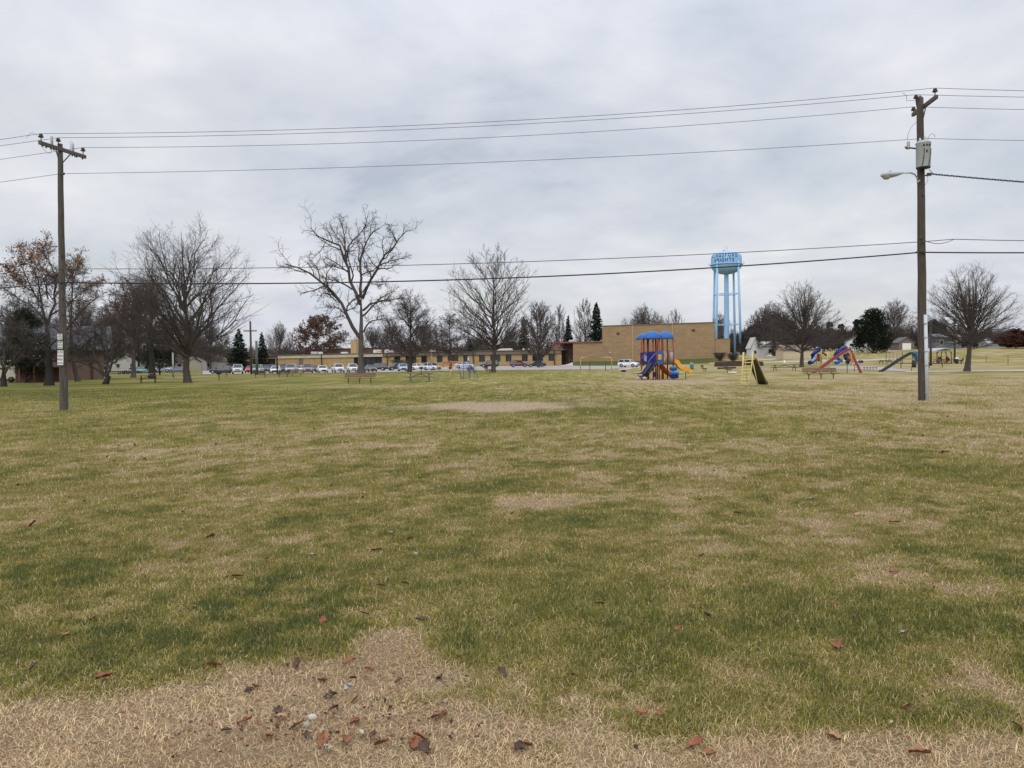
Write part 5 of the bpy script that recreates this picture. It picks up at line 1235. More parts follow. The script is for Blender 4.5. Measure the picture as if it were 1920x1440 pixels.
# front tower panel with arched top and yellow inset
ar = [(1232.3, 682), (1242.7, 682), (1242.7, 661)] + [(1237.5 + 5.2 * math.cos(k * math.pi / 8), 661 - 5.2 * math.sin(k * math.pi / 8)) for k in range(1, 8)] + [(1232.3, 661)]
MB().prism([((a - 1234) * s, (711 - b) * s) for a, b in ar], -.16, -.10).build('arch_panel', PBLUE, pt_)
MB().box(Q(1237, 669.6, -.19), (.28, .05, .47), bev=.02).build('yellow_panel', PYEL, pt_)
MB().tube([Q(1244, 659, 0), Q(1246.5, 664, -.1), Q(1247, 670, -.12), Q(1246, 677, -.1), Q(1244, 680, 0)], .028, 6).tube([Q(1245, 658, .1), Q(1249, 663, -.05), Q(1249.6, 669, -.1), Q(1248.6, 676, -.05), Q(1247, 680, .1)], .028, 6).build('climbing_bars', PBEI, pt_)
fr_ = MB()
for a, b in (((1253.5, 658), (1263.5, 658)), ((1253.5, 680), (1263.5, 680)), ((1253.5, 658), (1253.5, 680)), ((1263.5, 658), (1263.5, 680))): fr_.bar(Q(*a, .28), Q(*b, .28), .06, .05)
fr_.build('panel_frame', PMAR, pt_)
MB().tube([Q(1258.5, 659.5, .32), Q(1258.5, 679, .32)], .17, 12).build('bubble_panel', PGRY, pt_)
MB().tube([Q(1255, 657, .3), Q(1258.5, 655.6, .3), Q(1262, 657, .3)], .03, 6).build('arch_bar', PBEI, pt_)
# orange tube slide behind and yellow slide on the right
MB().tube([Q(1237, 683, 1.6), Q(1241, 688, 1.7), Q(1246, 694, 1.8), Q(1252, 699, 1.8), Q(1258, 702, 1.7)], .24, 12).build('tube_slide', PORG, pt_)
chute([Q(1262, 679.5, .8), Q(1266.5, 680.5, .75), Q(1270, 686.5, .65), Q(1275, 691.5, .5), Q(1280, 694, .4), Q(1287, 695.5, .3), Q(1293.5, 699.5, .2)], .75, .30, PYEL, 'slide', pt_)
MB().tube([Q(1285.6, 698, .35), Q(1285.6, 712, .35)], .03, 6).build('slide_leg', BROWN, pt_)
MB().box(Q(1262.5, 691, -.3), (.62, .28, .34), rot=(.5, 0, 0), bev=.06).box(Q(1265.5, 699.8, -.62), (.66, .3, .22), rot=(.35, 0, 0), bev=.06).build('climbing_seat', PBLUE, pt_)
MB().box(Q(1264, 705.5, -.45), (.7, .5, .36), bev=.08).build('seat_base', PNAVY, pt_)
MB().box(Q(1228, 702, .3), (.26, .2, .4), bev=.05).build('steering_panel', PNAVY, pt_)

# old yellow slide
YP = mat('pale_yellow_paint', (.60, .52, .22), .55, 0, .12, 4); YDK = mat('slide_underside', (.062, .048, .022), .7, 0, .2, 3)
d = 46.0; s = d / FPX; Q = LPX(1404, d)
ys_ = thing('slide', 'old pale yellow metal slide with a wide ladder, alone on the field', 'slide', at(1404, d))
# ladder side rails (front foot left, right), platform at y=672
for a, b, c in (((1388.5, 725, -.2), (1393.2, 680, .25), (1393.8, 661.5, .25)), ((1403.5, 725, -.2), (1410, 680, .25), (1411.5, 661.5, .25))):
    MB().tube([Q(a[0], a[1], a[2]), Q(b[0], b[1], b[2]), Q(c[0], c[1], c[2])], .048, 8).build('ladder_rail', YP, ys_)
for k in range(7):
    py = 718 - k * 6.4; t = (725 - py) / 45
    MB().box(Q(1388.5 + (1393.2 - 1388.5) * t + 7.6 + .9 * t, py, -.2 + .45 * t), (.50, .12, .05)).build('rung', YP, ys_)
MB().box(Q(1402.5, 674.2, .5), (.58, .6, .05)).build('platform', YP, ys_)
for xo in (1396.5, 1413.5): MB().tube([Q(xo, 673, .8), Q(xo + .3, 662, .75), Q(xo - 3, 661, .35), Q(xo - 3, 673, .25)], .028, 8).build('hand_loop', YP, ys_)
SB_ = [(1408, 674, .8), (1411.5, 679, 1.0), (1419, 697, 1.6), (1426, 713, 2.1), (1429, 718.5, 2.5), (1432, 719.5, 2.9)]
chute([Q(*p) for p in SB_], .46, .13, YDK, 'slide_bed', ys_, side=(.9, -.42, 0))
for sg in (-1, 1): MB().tube([Vector(Q(*p)) + Vector((.9 * .27 * sg, -.42 * .27 * sg, .14)) for p in SB_], .026, 6).build('edge_rail', YP, ys_)
for a, b in (((1411, 676, .6), (1420.5, 720, .6)), ((1397, 676, .9), (1401, 716, 1.5))): MB().tube([Q(*a), Q(*b)], .028, 6).build('support_leg', YP, ys_)

# benches
WOODR = mat('bench_wood', (.17, .10, .065), .85, 0, .25, 3, stretch=(.4, 3, 3)); RUST = mat('rusty_steel', (.055, .032, .026), .8, 0, .2, 5)
def bench(px, d, L, label, rz=0.0, nleg=3, wood=WOODR, group='long park benches', back=True):
    e = thing('park_bench', label, 'bench', at(px, d), R(rz), group)
    MB().box((0, -.12, .43), (L, .14, .045)).box((0, .05, .43), (L, .14, .045)).box((0, .22, .43), (L, .14, .045)).build('seat', wood, e)
    if back: MB().box((0, .36, .62), (L, .04, .14), rot=(-.2, 0, 0)).box((0, .40, .79), (L, .04, .14), rot=(-.2, 0, 0)).build('backrest', wood, e)
    for k in range(nleg):
        x = -L / 2 + L * (.14 + .72 * k / (nleg - 1))
        l = MB().bar((x, .05, .40), (x, .05, -.1), .055); l.bar((x, -.2, .385), (x, .33, .385), .05)
        if back: l.bar((x, .30, .385), (x, .45, .86), .045)
        l.build('leg', RUST, e)
    return e
bench(674, 64, 2.6, 'long brown bench in front of the tallest tree', 0)
bench(1540, 60.5, 2.72, 'long brown bench in front of the red slide on the right', 2)
GB = 'small dark benches near the parking lot'
bench(488, 96, 1.5, 'small dark bench left, nearest the two wooden poles', 25, 2, RUST, GB); bench(531, 96, 1.5, 'small dark bench below the maroon van and wooden post', -6, 2, RUST, GB)
bench(556, 104, 1.6, 'brown low bench below the silver minivan', 0, 2, WOODR, GB); bench(417, 108, 1.5, 'small bench behind the grill, below the silver pickup', 0, 2, RUST, GB)
bench(886, 95, 1.1, 'small dark bench behind the right end of the climbing arch', 40, 2, RUST, GB); bench(916, 104, .9, 'small dark bench at the foot of the upswept tree', 60, 2, RUST, GB)
bench(1322, 100, 1.0, 'small dark bench right of the play tower, end on', 60, 2, RUST, 'dark benches right of the play tower'); bench(1367, 90, .9, 'small dark bench with a white object beside it, left of the yellow slide', 50, 2, RUST, 'dark benches right of the play tower')
MB_ = MB().box((0, 0, .08), (.9, .4, .14), bev=.05); solo('white_board', MB_, WHITEP, 'flat white thing lying in the grass by the small dark bench', 'board', at(1373, 88))
# picnic tables
def picnic(px, d, L, label, rz, wood, legm, group=None):
    e = thing('picnic_table', label, 'picnic table', at(px, d), R(rz), group)
    t = MB()
    for k in range(5): t.box((0, -.3 + k * .15, .74), (L, .14, .04))
    t.build('table_top', wood, e)
    for sy in (-1, 1): MB().box((0, sy * .68, .44), (L, .26, .04)).build('seat', wood, e)
    for x in (-L * .38, L * .38):
        MB().bar((x, -.68, .40), (x, .68, .40), .06).bar((x, -.62, -.1), (x, -.2, .72), .06).bar((x, .62, -.1), (x, .2, .72), .06).bar((x, -.3, .70), (x, .3, .70), .06).build('leg', legm, e)
    MB().bar((-L * .38, 0, .40), (0, 0, .70), .04).bar((L * .38, 0, .40), (0, 0, .70), .04).build('brace', RUST, e)
    return e
picnic(787, 67, 2.1, 'picnic table with teal legs left of the climbing arch', 0, WOODR, mat('teal_steel', (.13, .21, .22), .6))
picnic(278, 79, 1.7, 'weathered picnic table with a pale upturned board under the trees at the left', 20, mat('old_wood', (.13, .09, .07), .9, 0, .2, 3), RUST)
MB_ = MB().box((0, 0, .95), (.75, .5, .05)).box((0, 0, .86), (.1, .1, .2)); solo('board', MB_, mat('pale_wood', (.42, .36, .25), .8), 'pale board lying on top of the left picnic table', 'board', at(280, 79))
picnic(1471, 100, 3.3, 'dark octagonal-looking picnic table right of the yellow slide, with a white object on it', 0, BLACKP, BLACKP)
solo('white_jug', MB().lathe([(.02, .77), (.14, .78), (.15, 1.2), (.06, 1.32), (.02, 1.33)], 12), WHITEP, 'white jug standing on the dark picnic table', 'jug', at(1471, 100))
picnic(1660, 138, 2.2, 'dark picnic table beyond the court, left of the blue slide', 10, BLACKP, BLACKP)
# grills
def grill(px, d, label):
    e = thing('park_grill', label, 'grill', at(px, d), 0, 'black park grills')
    MB().tube([(0, 0, -.2), (0, 0, .7)], .045, 8).build('post', RUST, e); b = MB()
    b.box((0, 0, .82), (.5, .38, .26), bev=.04); b.build('firebox', BLACKP, e); MB().box((0, 0, 1.0), (.46, .34, .03)).build('grate', RUST, e)
grill(411, 88, 'black grill on a post right of the broad tree'); grill(790, 99, 'black grill before the pale teal cars, behind the teal-legged table')
# bins
def bin_(px, d, label, mm, lid=None):
    e = thing('trash_barrel', label, 'trash can', at(px, d), 0)
    MB().lathe([(.02, 0), (.28, 0), (.29, .28), (.305, .3), (.29, .32), (.29, .58), (.305, .6), (.29, .62), (.29, .86), (.27, .86), (.26, .1), (.02, .08)], 16).build('barrel', mm, e)
    if lid: MB().lathe([(.31, .84), (.31, .90), (.24, 1.02), (.02, 1.08)], 16).build('lid', lid, e)
bin_(1297, 118, 'teal trash barrel with a pale domed lid right of the play tower', mat('teal_paint', (.04, .16, .22), .5), mat('grey_lid', (.3, .27, .28), .6))
bin_(1794, 134, 'black trash can topped by a white bag right of the pavilion', BLACKP, WHITEP)
bin_(1714, 112, 'black trash can with a white bag hanging, behind the blue slide', BLACKP, BLACKP)

# climbing arch
d = 75.0; s = d / FPX; Q = LPX(855, d)
ca = thing('climbing_arch', 'low tunnel of curved climbing bars, orange and yellow on the left, blue on the right', 'climbing frame', at(855, d))
PORP = mat('orange_pipe', (.52, .22, .10), .5, 0, .15, 3); PYLP = mat('yellow_pipe', (.55, .40, .17), .5, 0, .12, 3); PREDP = mat('red_pipe', (.42, .09, .05), .5); PBLP = mat('blue_pipe', (.06, .12, .30), .5); PGRP = mat('dark_green_pipe', (.07, .10, .11), .5); PLBP = mat('grey_blue_pipe', (.16, .22, .30), .5)
def arc(x0, x1, yb, ht, n=9):
    return [((x0 - 855) * s + (x1 - x0) * s * (1 - math.cos(math.pi / 2 * k / (n - 1))) * 1.0, yb, ht * math.sin(math.pi / 2 * k / (n - 1))) for k in range(n)]
def arch_pts(cx, w, yb, h, n=13, lean=0): return [((cx - 855) * s + w / 2 * math.cos(math.pi * k / (n - 1)) + lean * math.sin(math.pi * k / (n - 1)), yb, -.05 + (h + .05) * math.sin(math.pi * k / (n - 1)) ** .8) for k in range(n)]
MB().tube(arc(811, 833, 1.6, 1.75), .03, 7).tube([(arc(811, 833, 1.6, 1.75)[-1]), Q(865, 678.3, 1.4)], .03, 7).build('arch_pipe', PORP, ca)
MB().tube([Q(842.5, 712, -.2), Q(844, 702, -.2), Q(848, 690, -.1), Q(855, 682, .1), Q(865, 678.3, .4)], .033, 7).build('arch_pipe', PYLP, ca)
for k in range(6):
    t = k / 5; a = Q(812.5 + 14 * t + 4 * t * t, 700 - 20.5 * (1 - (1 - t) ** 2), 1.6); b = Q(844 + 12 * t + 6 * t * t, 700 - 20.5 * (1 - (1 - t) ** 2), -.15 + .5 * t)
    MB().tube([a, b], .022, 6).build('rung', PYLP if k < 3 else PREDP, ca)
for k in range(5):
    a = Q(818 + 8 * k, 690 - (10 if k > 1 else 5 * k + 2), 1.5); b = Q(812 + 8 * k, 711, 1.4)
for k in range(5): MB().tube([Q(829 + 8 * k, 679.3, 1.5), Q(822 + 8.6 * k, 690.5, .7)], .02, 6).build('cross_bar', PREDP if k % 2 else PORP, ca)
MB().tube([Q(808, 706, 1.3), Q(843, 706, -.2)], .02, 6).build('side_bar', PLBP, ca)
MB().tube([Q(865, 678.3, .8), Q(880, 678.5, .6), Q(888, 683, .3), Q(893, 693, .1), Q(896.5, 710, 0)], .03, 7).build('arch_pipe', PLBP, ca)
MB().tube([Q(854, 686.5, 0), Q(860, 692, -.1), Q(863, 700, -.15), Q(865, 711, -.2)], .03, 7).build('arch_pipe', PGRP, ca)
for px in (869, 880): MB().tube([Q(px, 679, .6), Q(px + .5, 711, .5)], .03, 7).build('post', PBLP, ca)
for py in (685, 691, 698): MB().tube([Q(854 if py < 690 else 861, py, 0), Q(886 + (py - 685) * .5, py, .3)], .026, 6).build('rung', PBLP if py < 695 else PLBP, ca)
for px in (872, 877, 883): MB().tube([Q(px, 682, .6), Q(px + 6, 700, .1)], .02, 6).build('diagonal_bar', PBLP, ca)
MB().tube([Q(864, 708, -.1), Q(897, 708, .1)], .02, 6).build('side_bar', PLBP, ca)
# single-bar swing frame
d = 118.0; s = d / FPX; Q = LPX(1117, d)
sf = thing('pipe_gate', 'empty pale yellow pipe frame with rounded corners in front of the school entrance', 'swing', at(1117, d))
MB().tube([Q(1088.5, 698), Q(1088.5, 674), Q(1089.5, 671), Q(1092, 669.8), Q(1143, 669.8), Q(1146, 671), Q(1147, 674), Q(1147, 698)], .06, 8).build('frame', PYLP, sf)
for px in (1106, 1135.5): MB().tube([Q(px, 699, 4), Q(px, 677, 4)], .055, 6).build('post', RUST, sf)
# plane-shaped rider
d = 104.0; s = d / FPX; Q = LPX(1170, d)
sr = thing('spring_rider', 'long low white seesaw on a short base, in front of the white suv', 'seesaw', at(1170, d), R(4))
MB().loft([[(x, -w, z), (x, w, z), (x, w * .7, z + h), (x, -w * .7, z + h)] for x, w, z, h in ((-.8, .05, .38, .06), (-.35, .24, .28, .14), (.1, .28, .30, .16), (.6, .2, .36, .12), (1.4, .06, .50, .07))]).build('seat_board', mat('off_white', (.52, .50, .48), .6), sr)
MB().box((-.05, 0, .14), (.6, .35, .28), bev=.04).build('base', BROWN, sr); MB().tube([(-.8, 0, .4), (-1.2, 0, .5)], .03, 6).build('handle', RUST, sr)
# red A-frame slide
d = 82.0; s = d / FPX; Q = LPX(1590, d)
PRED = mat('faded_red_paint', (.23, .040, .050), .5, 0, .2, 3)
rs = thing('slide', 'tall faded red metal slide leaning left with its ladder on the right', 'slide', at(1590, d))
chute([Q(1594, 655.5, 0), Q(1588, 657.5, 0), Q(1572, 667, -.05), Q(1550, 683, -.1), Q(1538, 692, -.15), Q(1528, 698, -.2), Q(1524, 699, -.2)], .5, .16, PRED, 'slide_bed', rs)
for o in (-.3, .3):
    MB().bar(Q(1594.5, 655, o), Q(1615.5 + o * 5, 702, o), .07, .12).build('ladder_rail', PRED, rs)
for k in range(9):
    t = (k + .7) / 9.5; MB().box(Q(1594.5 + 21 * t, 655 + 47 * t, 0), (.18, .6, .04)).build('rung', PRED, rs)
for o in (-.3, .3): MB().tube([Q(1592, 656, o), Q(1593.5, 650.5, o), Q(1597, 650, o), Q(1598.5, 660, o)], .03, 6).build('hand_rail', PRED, rs)
MB().tube([Q(1588.5, 661, -.2), Q(1588.5, 703, -.2)], .035, 6).build('support_leg', RUST, rs); MB().tube([Q(1604, 672, .6), Q(1602, 697, .9)], .03, 6).build('support_leg', RUST, rs)
# blue slide
d = 86.0; s = d / FPX; Q = LPX(1690, d)
PSB = mat('faded_blue_paint', (.10, .20, .30), .5, 0, .15, 3); PSD = mat('dark_blue_metal', (.025, .035, .055), .5)
bs = thing('slide', 'blue metal slide running down to the left beside the court, ladder behind the pole', 'slide', at(1690, d))
chute([Q(1712, 661.5, 0), Q(1706, 663.5, 0), Q(1690, 673, 0), Q(1668, 687.5, 0), Q(1656, 695, 0), Q(1650, 697.6, 0)], .5, .15, PSD, 'slide_bed', bs)
MB().box(Q(1715, 661, 0), (.75, .6, .28), bev=.05).build('platform', PSB, bs)
for o in (-.3, .3): MB().bar(Q(1718, 660, o), Q(1727, 700, o), .07, .10).build('ladder_rail', PSB, bs)
for k in range(7):
    t = (k + .8) / 8; MB().box(Q(1718 + 9 * t, 660 + 40 * t, 0), (.16, .6, .04)).build('rung', PSB, bs)
MB().tube([Q(1711, 663, 0), Q(1709, 699, 0)], .03, 6).build('support_leg', RUST, bs)
MB().prism([(q[0], q[2]) for q in (Q(1712, 664), Q(1721, 662), Q(1724, 679), Q(1720, 679))], .3, .34).build('side_sheet', PSB, bs)
# spiral slide playground behind
d = 140.0; s = d / FPX; Q = LPX(1570, d)
bp_ = thing('play_structure', 'far play structure with yellow posts, navy spiral slides and a yellow railing', 'playground', at(1570, d))
for px, y, t_ in ((1538, 0, 651), (1540.5, 1.5, 654), (1551, 0, 659), (1555, 2, 659), (1562, .5, 658), (1566, 2, 659), (1579, 1, 654), (1586, 0, 652), (1596, 1, 652), (1531, 1, 654)):
    MB().tube([Q(px, 683, y), Q(px, t_, y)], .07, 7).build('post', YP, bp_)
rl = MB()
for k in range(9): rl.bar(Q(1551.5 + k * 1.7, 668.5, 0), Q(1551.5 + k * 1.7, 659.5, 0), .09)
rl.bar(Q(1551, 659.3), Q(1566, 659.3), .09).bar(Q(1551, 668.6), Q(1566, 668.6), .12); rl.build('railing', YP, bp_)
for px in (1556.5, 1568.5): MB().tube([Q(px - 2, 659, .5), Q(px - 2, 655, .5), Q(px, 653.8, .5), Q(px + 2, 655, .5), Q(px + 2, 659, .5)], .05, 6).build('hoop', YP, bp_)
MB().box(Q(1536, 670.5, .5), (.7, .2, 1.4)).build('red_panel', PRED, bp_); MB().bar(Q(1541, 661, .3), Q(1551, 667, .3), .12, .3).build('ramp', BROWN, bp_)
for pts, mm, r_ in (([(1536, 653, 0), (1534, 657, -.3), (1528, 661, -.6), (1523, 666, -.3), (1524, 671, 0), (1528, 674, -.5), (1524, 678, -1), (1517, 680.5, -1.4)], PNAVY, .36), ([(1586, 652, 0), (1580, 654, -.4), (1574, 659, -.8), (1569, 663, -.6), (1567, 667, -.4)], PNAVY, .42), ([(1590, 664, 0), (1584, 667, -.3), (1586, 672, -.6), (1592, 676, -.9), (1589, 680, -1.2)], PDNAVY, .34), ([(1566, 668, 0), (1572, 673, -.3), (1577, 676, -.5), (1572, 679, -.9), (1566, 680.5, -1.1)], PBLUE, .3)):
    MB().tube([Q(*p) for p in pts], r_, 10).build('tube_slide', mm, bp_)
MB().tube([Q(1527, 668, -.3), Q(1527.5, 673, -.7), Q(1521, 679, -1.35)], .3, 8).build('slide_mouth', mat('pale_blue_plastic', (.20, .30, .44), .4), bp_)
MB().box(Q(1583, 651.5, 1), (1.0, 1.0, .5), bev=.2).box(Q(1595, 651, .5), (.6, .6, .4), bev=.15).box(Q(1534, 652.5, .5), (.8, .8, .4), bev=.15).build('roof', mat('pale_roof_plastic', (.35, .37, .43), .5), bp_)
MB().box(Q(1600, 672, 0), (.3, .3, 1.5)).box(Q(1592, 669, .8), (.5, .3, 1.1)).build('panel', PORG, bp_)
MB().box(Q(1614, 678, -.5), (.8, .5, .5), bev=.1).build('seat', PNAVY, bp_)
# yellow overhead ladder
d = 132.0; s = d / FPX; Q = LPX(1631, d)
ol = thing('overhead_ladder', 'low yellow overhead ladder beyond the court, right of the red slide', 'climbing frame', at(1631, d))
for o in (0, .8): MB().tube([Q(1613, 678, o), Q(1614, 667, o), Q(1617, 665.5, o), Q(1641, 665.2, o), Q(1643.5, 667, o), Q(1644.5, 674, o), Q(1644.5, 680, o)], .06, 7).build('side_pipe', mat('yellow_pipe2', (.58, .50, .22), .5), ol)
for k in range(7): MB().tube([Q(1618 + k * 3.6, 665.3, 0), Q(1618 + k * 3.6, 665.3, .8)], .04, 5).build('rung', MATS['yellow_pipe2'], ol)
for px in (1623.5, 1633.5): MB().tube([Q(px, 666, .4), Q(px, 673, .4)], .045, 5).build('hanging_bar', MATS['yellow_pipe2'], ol)
# row of small red spring seats
d = 96.0; s = d / FPX; Q = LPX(1632, d)
rr_e = thing('low_climber', 'row of five small red seats on thin bent legs on the court', 'climbing frame', at(1632, d))
for k in range(5):
    x = 1620.5 + k * 5.6
    MB().box(Q(x, 689.5), (.2, .2, .14), bev=.03).build('seat', PRED, rr_e); MB().tube([Q(x - 1.2, 696), Q(x, 690), Q(x + 1.2, 696)], .022, 5).build('leg', PGRY, rr_e)
# swing set behind
d = 128.0; s = d / FPX; Q = LPX(1676, d)
sw = thing('swing_set', 'dark swing set with chains beyond the court, left of the blue slide', 'swing set', at(1676, d))
MB().tube([Q(1662, 659.5), Q(1692, 659)], .06, 6).build('top_bar', PGRY, sw)
for px in (1661.5, 1692): 
    for o in (-.8, .8): MB().tube([Q(px, 659.5, 0), Q(px, 683, o)], .045, 6).build('leg', RUST, sw)
for k, px in enumerate((1667, 1674, 1681, 1687)):
    e2 = MB().box(Q(px + 1, 674.2, 0), (.4, .22, .05)).build('seat', BLACKP, sw)
    MB().tube([Q(px, 659.5), Q(px + .2, 674)], .014, 4).tube([Q(px + 2.4, 659.5), Q(px + 2, 674)], .014, 4).build('chain', RUST, e2)
# rail fence before the pavilion
d = 108.0; s = d / FPX; Q = LPX(1735, d)
fe = thing('rail_fence', 'low thin brown rail fence crossing in front of the pavilion', 'fence', at(1735, d))
MB().tube([Q(1680, 681.3), Q(1785, 680.5)], .05, 6).build('rail', RUST, fe)
for px in (1689.3, 1742, 1766.5): MB().tube([Q(px, 693), Q(px, 672 if px < 1700 else 680)], .055, 6).build('post', RUST, fe)
# pavilion
d = 134.0; s = d / FPX; Q = LPX(1765, d)
pv = thing('pavilion', 'open picnic pavilion with a low grey gable roof and wooden posts', 'pavilion', at(1765, d))
zr = 2.85
rp = [(Q(a, b)[0], Q(a, b)[2]) for a, b in ((1738, 660.3), (1748, 659.6), (1771, 653.6), (1786, 657.2))]
MB().prism([(a, b) for a, b in rp] + [(a, b + .13) for a, b in rp[::-1]], -.3, 5.5).build('roof', mat('grey_metal_roof', (.34, .37, .38), .5), pv)
TIM = mat('brown_timber', (.15, .09, .055), .85, 0, .2, 3)
for px in (1744, 1757, 1784):
    for y in (0, 5): MB().tube([Q(px, 686, y), Q(px, 659, y)], .09, 6).build('post', TIM, pv)
for px, sg in ((1757, 1), (1784, -1), (1764.5, 1), (1774, -1)): MB().bar(Q(px, 664, 0 if px in (1757, 1784) else 5), Q(px + 3.5 * sg, 658.5, 0 if px in (1757, 1784) else 5), .1).build('brace', TIM, pv)
for px in (1765, 1774.5): MB().tube([Q(px, 684, 5), Q(px, 657, 5)], .08, 6).build('post', TIM, pv)
MB().bar(Q(1742, 683.5, -.1), Q(1784, 682.7, -.1), .1, .1).build('base_rail', BROWN, pv)
PRT = mat('red_table_paint', (.22, .045, .035), .6)
picnic(1760.5, 136, 1.9, 'red picnic table left inside the pavilion', 4, PRT, PRT, 'red tables in the pavilion'); picnic(1778, 136, 1.9, 'red picnic table right inside the pavilion', -4, PRT, PRT, 'red tables in the pavilion')
# spring rider right of pavilion
e = thing('spring_rider', 'black spring rider near the foot of the fan-shaped tree', 'spring rider', at(1802, 132), R(15))
MB().loft([[(x, -w, z), (x, w, z), (x, w * .6, z + h), (x, -w * .6, z + h)] for x, w, z, h in ((-.5, .06, .5, .1), (-.2, .16, .42, .2), (.2, .16, .42, .3), (.4, .1, .6, .4), (.55, .05, .8, .15))]).build('body', BLACKP, e)
MB().tube([(0, 0, -.05), (.04, 0, .2), (0, 0, .45)], .09, 8).build('spring', RUST, e)
# thin posts and boulders, mulch bed by the gym corner
for px, d_, h_, lab in ((1849, 140, 1.4, 'thin post in the grass right of the fan-shaped tree'), (1890, 120, 1.5, 'thin post far right in the grass')):
    solo('thin_post', MB().tube([(0, 0, -.2), (0, 0, h_)], .035, 6), RUST, lab, 'post', at(px, d_))
bed = MB(); bed.loft([[(x, -2.2, -.2), (x, 2.2, -.2), (x, 1.9, h), (x, -1.9, h)] for x, h in ((-4.2, .75), (-2, .95), (2, .9), (3.6, .7))], False)
solo('mulch_bed', bed, mat('dark_mulch', (.055, .034, .028), .95, 0, .4, 2, .8), 'raised dark mulch bed with timber edges at the right end of the gym', 'planting bed', at(1388, 142), R(3))
lg = MB().tube([(-1.4, 0, .15), (1.5, .1, .2)], .13, 8); solo('log', lg, BROWN, 'dark log lying before the mulch bed by the gym', 'log', at(1362, 118), R(5))
cs = MB().prism([(-.95, 0), (.95, 0), (.7, .22), (-.6, .4)], -.5, .5); solo('concrete_slab', cs, CONC, 'tilted pale concrete slab behind the yellow slide', 'slab', at(1432, 104))
cs = MB().loft([[(x, -w, -.1), (x, w, -.1), (x, w * .7, h), (x, -w * .7, h)] for x, w, h in ((-1.1, .3, .3), (-.3, .7, .8), (.5, .7, .75), (1.1, .3, .3))]); solo('boulder', cs, CONC, 'pale boulder on the lawn before the white house with a garage', 'boulder', at(1443, 235))
stp = MB().box((0, 0, 4.2 / 2 - .3), (.14, .14, 4.8)); 
# ------------------------------------------------------------------ people in the pavilion
def seated(px, d, rz, label, top, leg, lean=.2, hair=(.03, .02, .015)):
    e = thing('person', label, 'person', (0, 0, 0), 0, 'people sitting in the pavilion')
    p = at(px, d); e.location = p; e.rotation_euler = (0, 0, R(rz))
    V = [(0, 0, .50), (0, .06 * 1, .68), (0, .12 + lean * .4, .90), (0, .16 + lean * .8, 1.05), (0, .20 + lean, 1.16), (0, .22 + lean, 1.30),
         (.10, .05, .50), (.12, .45, .50), (.12, .50, .08), (.12, .64, .04), (-.10, .05, .50), (-.12, .45, .50), (-.12, .50, .08), (-.12, .64, .04),
         (.20, .14 + lean * .7, 1.00), (.26, .30 + lean, .80), (.14, .52 + lean, .80), (-.20, .14 + lean * .7, 1.00), (-.26, .30 + lean, .80), (-.14, .52 + lean, .80)]
    E = [(0, 1), (1, 2), (2, 3), (3, 4), (4, 5), (0, 6), (6, 7), (7, 8), (8, 9), (0, 10), (10, 11), (11, 12), (12, 13), (3, 14), (14, 15), (15, 16), (3, 17), (17, 18), (18, 19)]
    rad = [.15, .14, .16, .12, .055, .10, .09, .075, .05, .05, .09, .075, .05, .05, .07, .05, .035, .07, .05, .035]
    me = bpy.data.meshes.new('body'); me.from_pydata(V, E, []); o = bpy.data.objects.new('body', me); COL.objects.link(o)
    sk = o.modifiers.new('skin', 'SKIN'); 
    for i, r_ in enumerate(rad): o.data.skin_vertices[0].data[i].radius = (r_, r_)
    o.data.skin_vertices[0].data[0].use_root = True
    ss = o.modifiers.new('sub', 'SUBSURF'); ss.levels = 1; ss.render_levels = 1
    dg = bpy.context.evaluated_depsgraph_get(); m2 = bpy.data.meshes.new_from_object(o.evaluated_get(dg)); bpy.data.objects.remove(o)
    for mm in (mat('shirt_%s' % str(top), top, .9), mat('trouser_%s' % str(leg), leg, .9), mat('skin', (.35, .2, .14), .6), mat('hair_%s' % str(hair), hair, .8), BLACKP): m2.materials.append(mm)
    for f in m2.polygons:
        c = f.center
        if c.z > 1.16: f.material_index = 3 if (c.y < .22 + lean or c.z > 1.33) else 2
        elif c.z < .1: f.material_index = 4
        elif c.z < .6: f.material_index = 1
        elif c.y > .46 + lean: f.material_index = 2
        else: f.material_index = 0
        f.use_smooth = True
    link('body', m2, e)
seated(1757.5, 135.2, -60, 'person in a red top sitting at the left table, leaning forward', (.22, .03, .035), (.03, .025, .03), .25, (.20, .10, .05))
seated(1766, 135.4, 70, 'person in dark clothes sitting upright at the left table', (.02, .02, .025), (.03, .03, .04), .08)
seated(1777, 135.0, -20, 'broad person in dark red clothes sitting at the right table', (.10, .025, .025), (.12, .03, .03), .2)
seated(1781, 135.6, 60, 'person in black bent over the right table', (.018, .016, .02), (.15, .10, .09), .3)
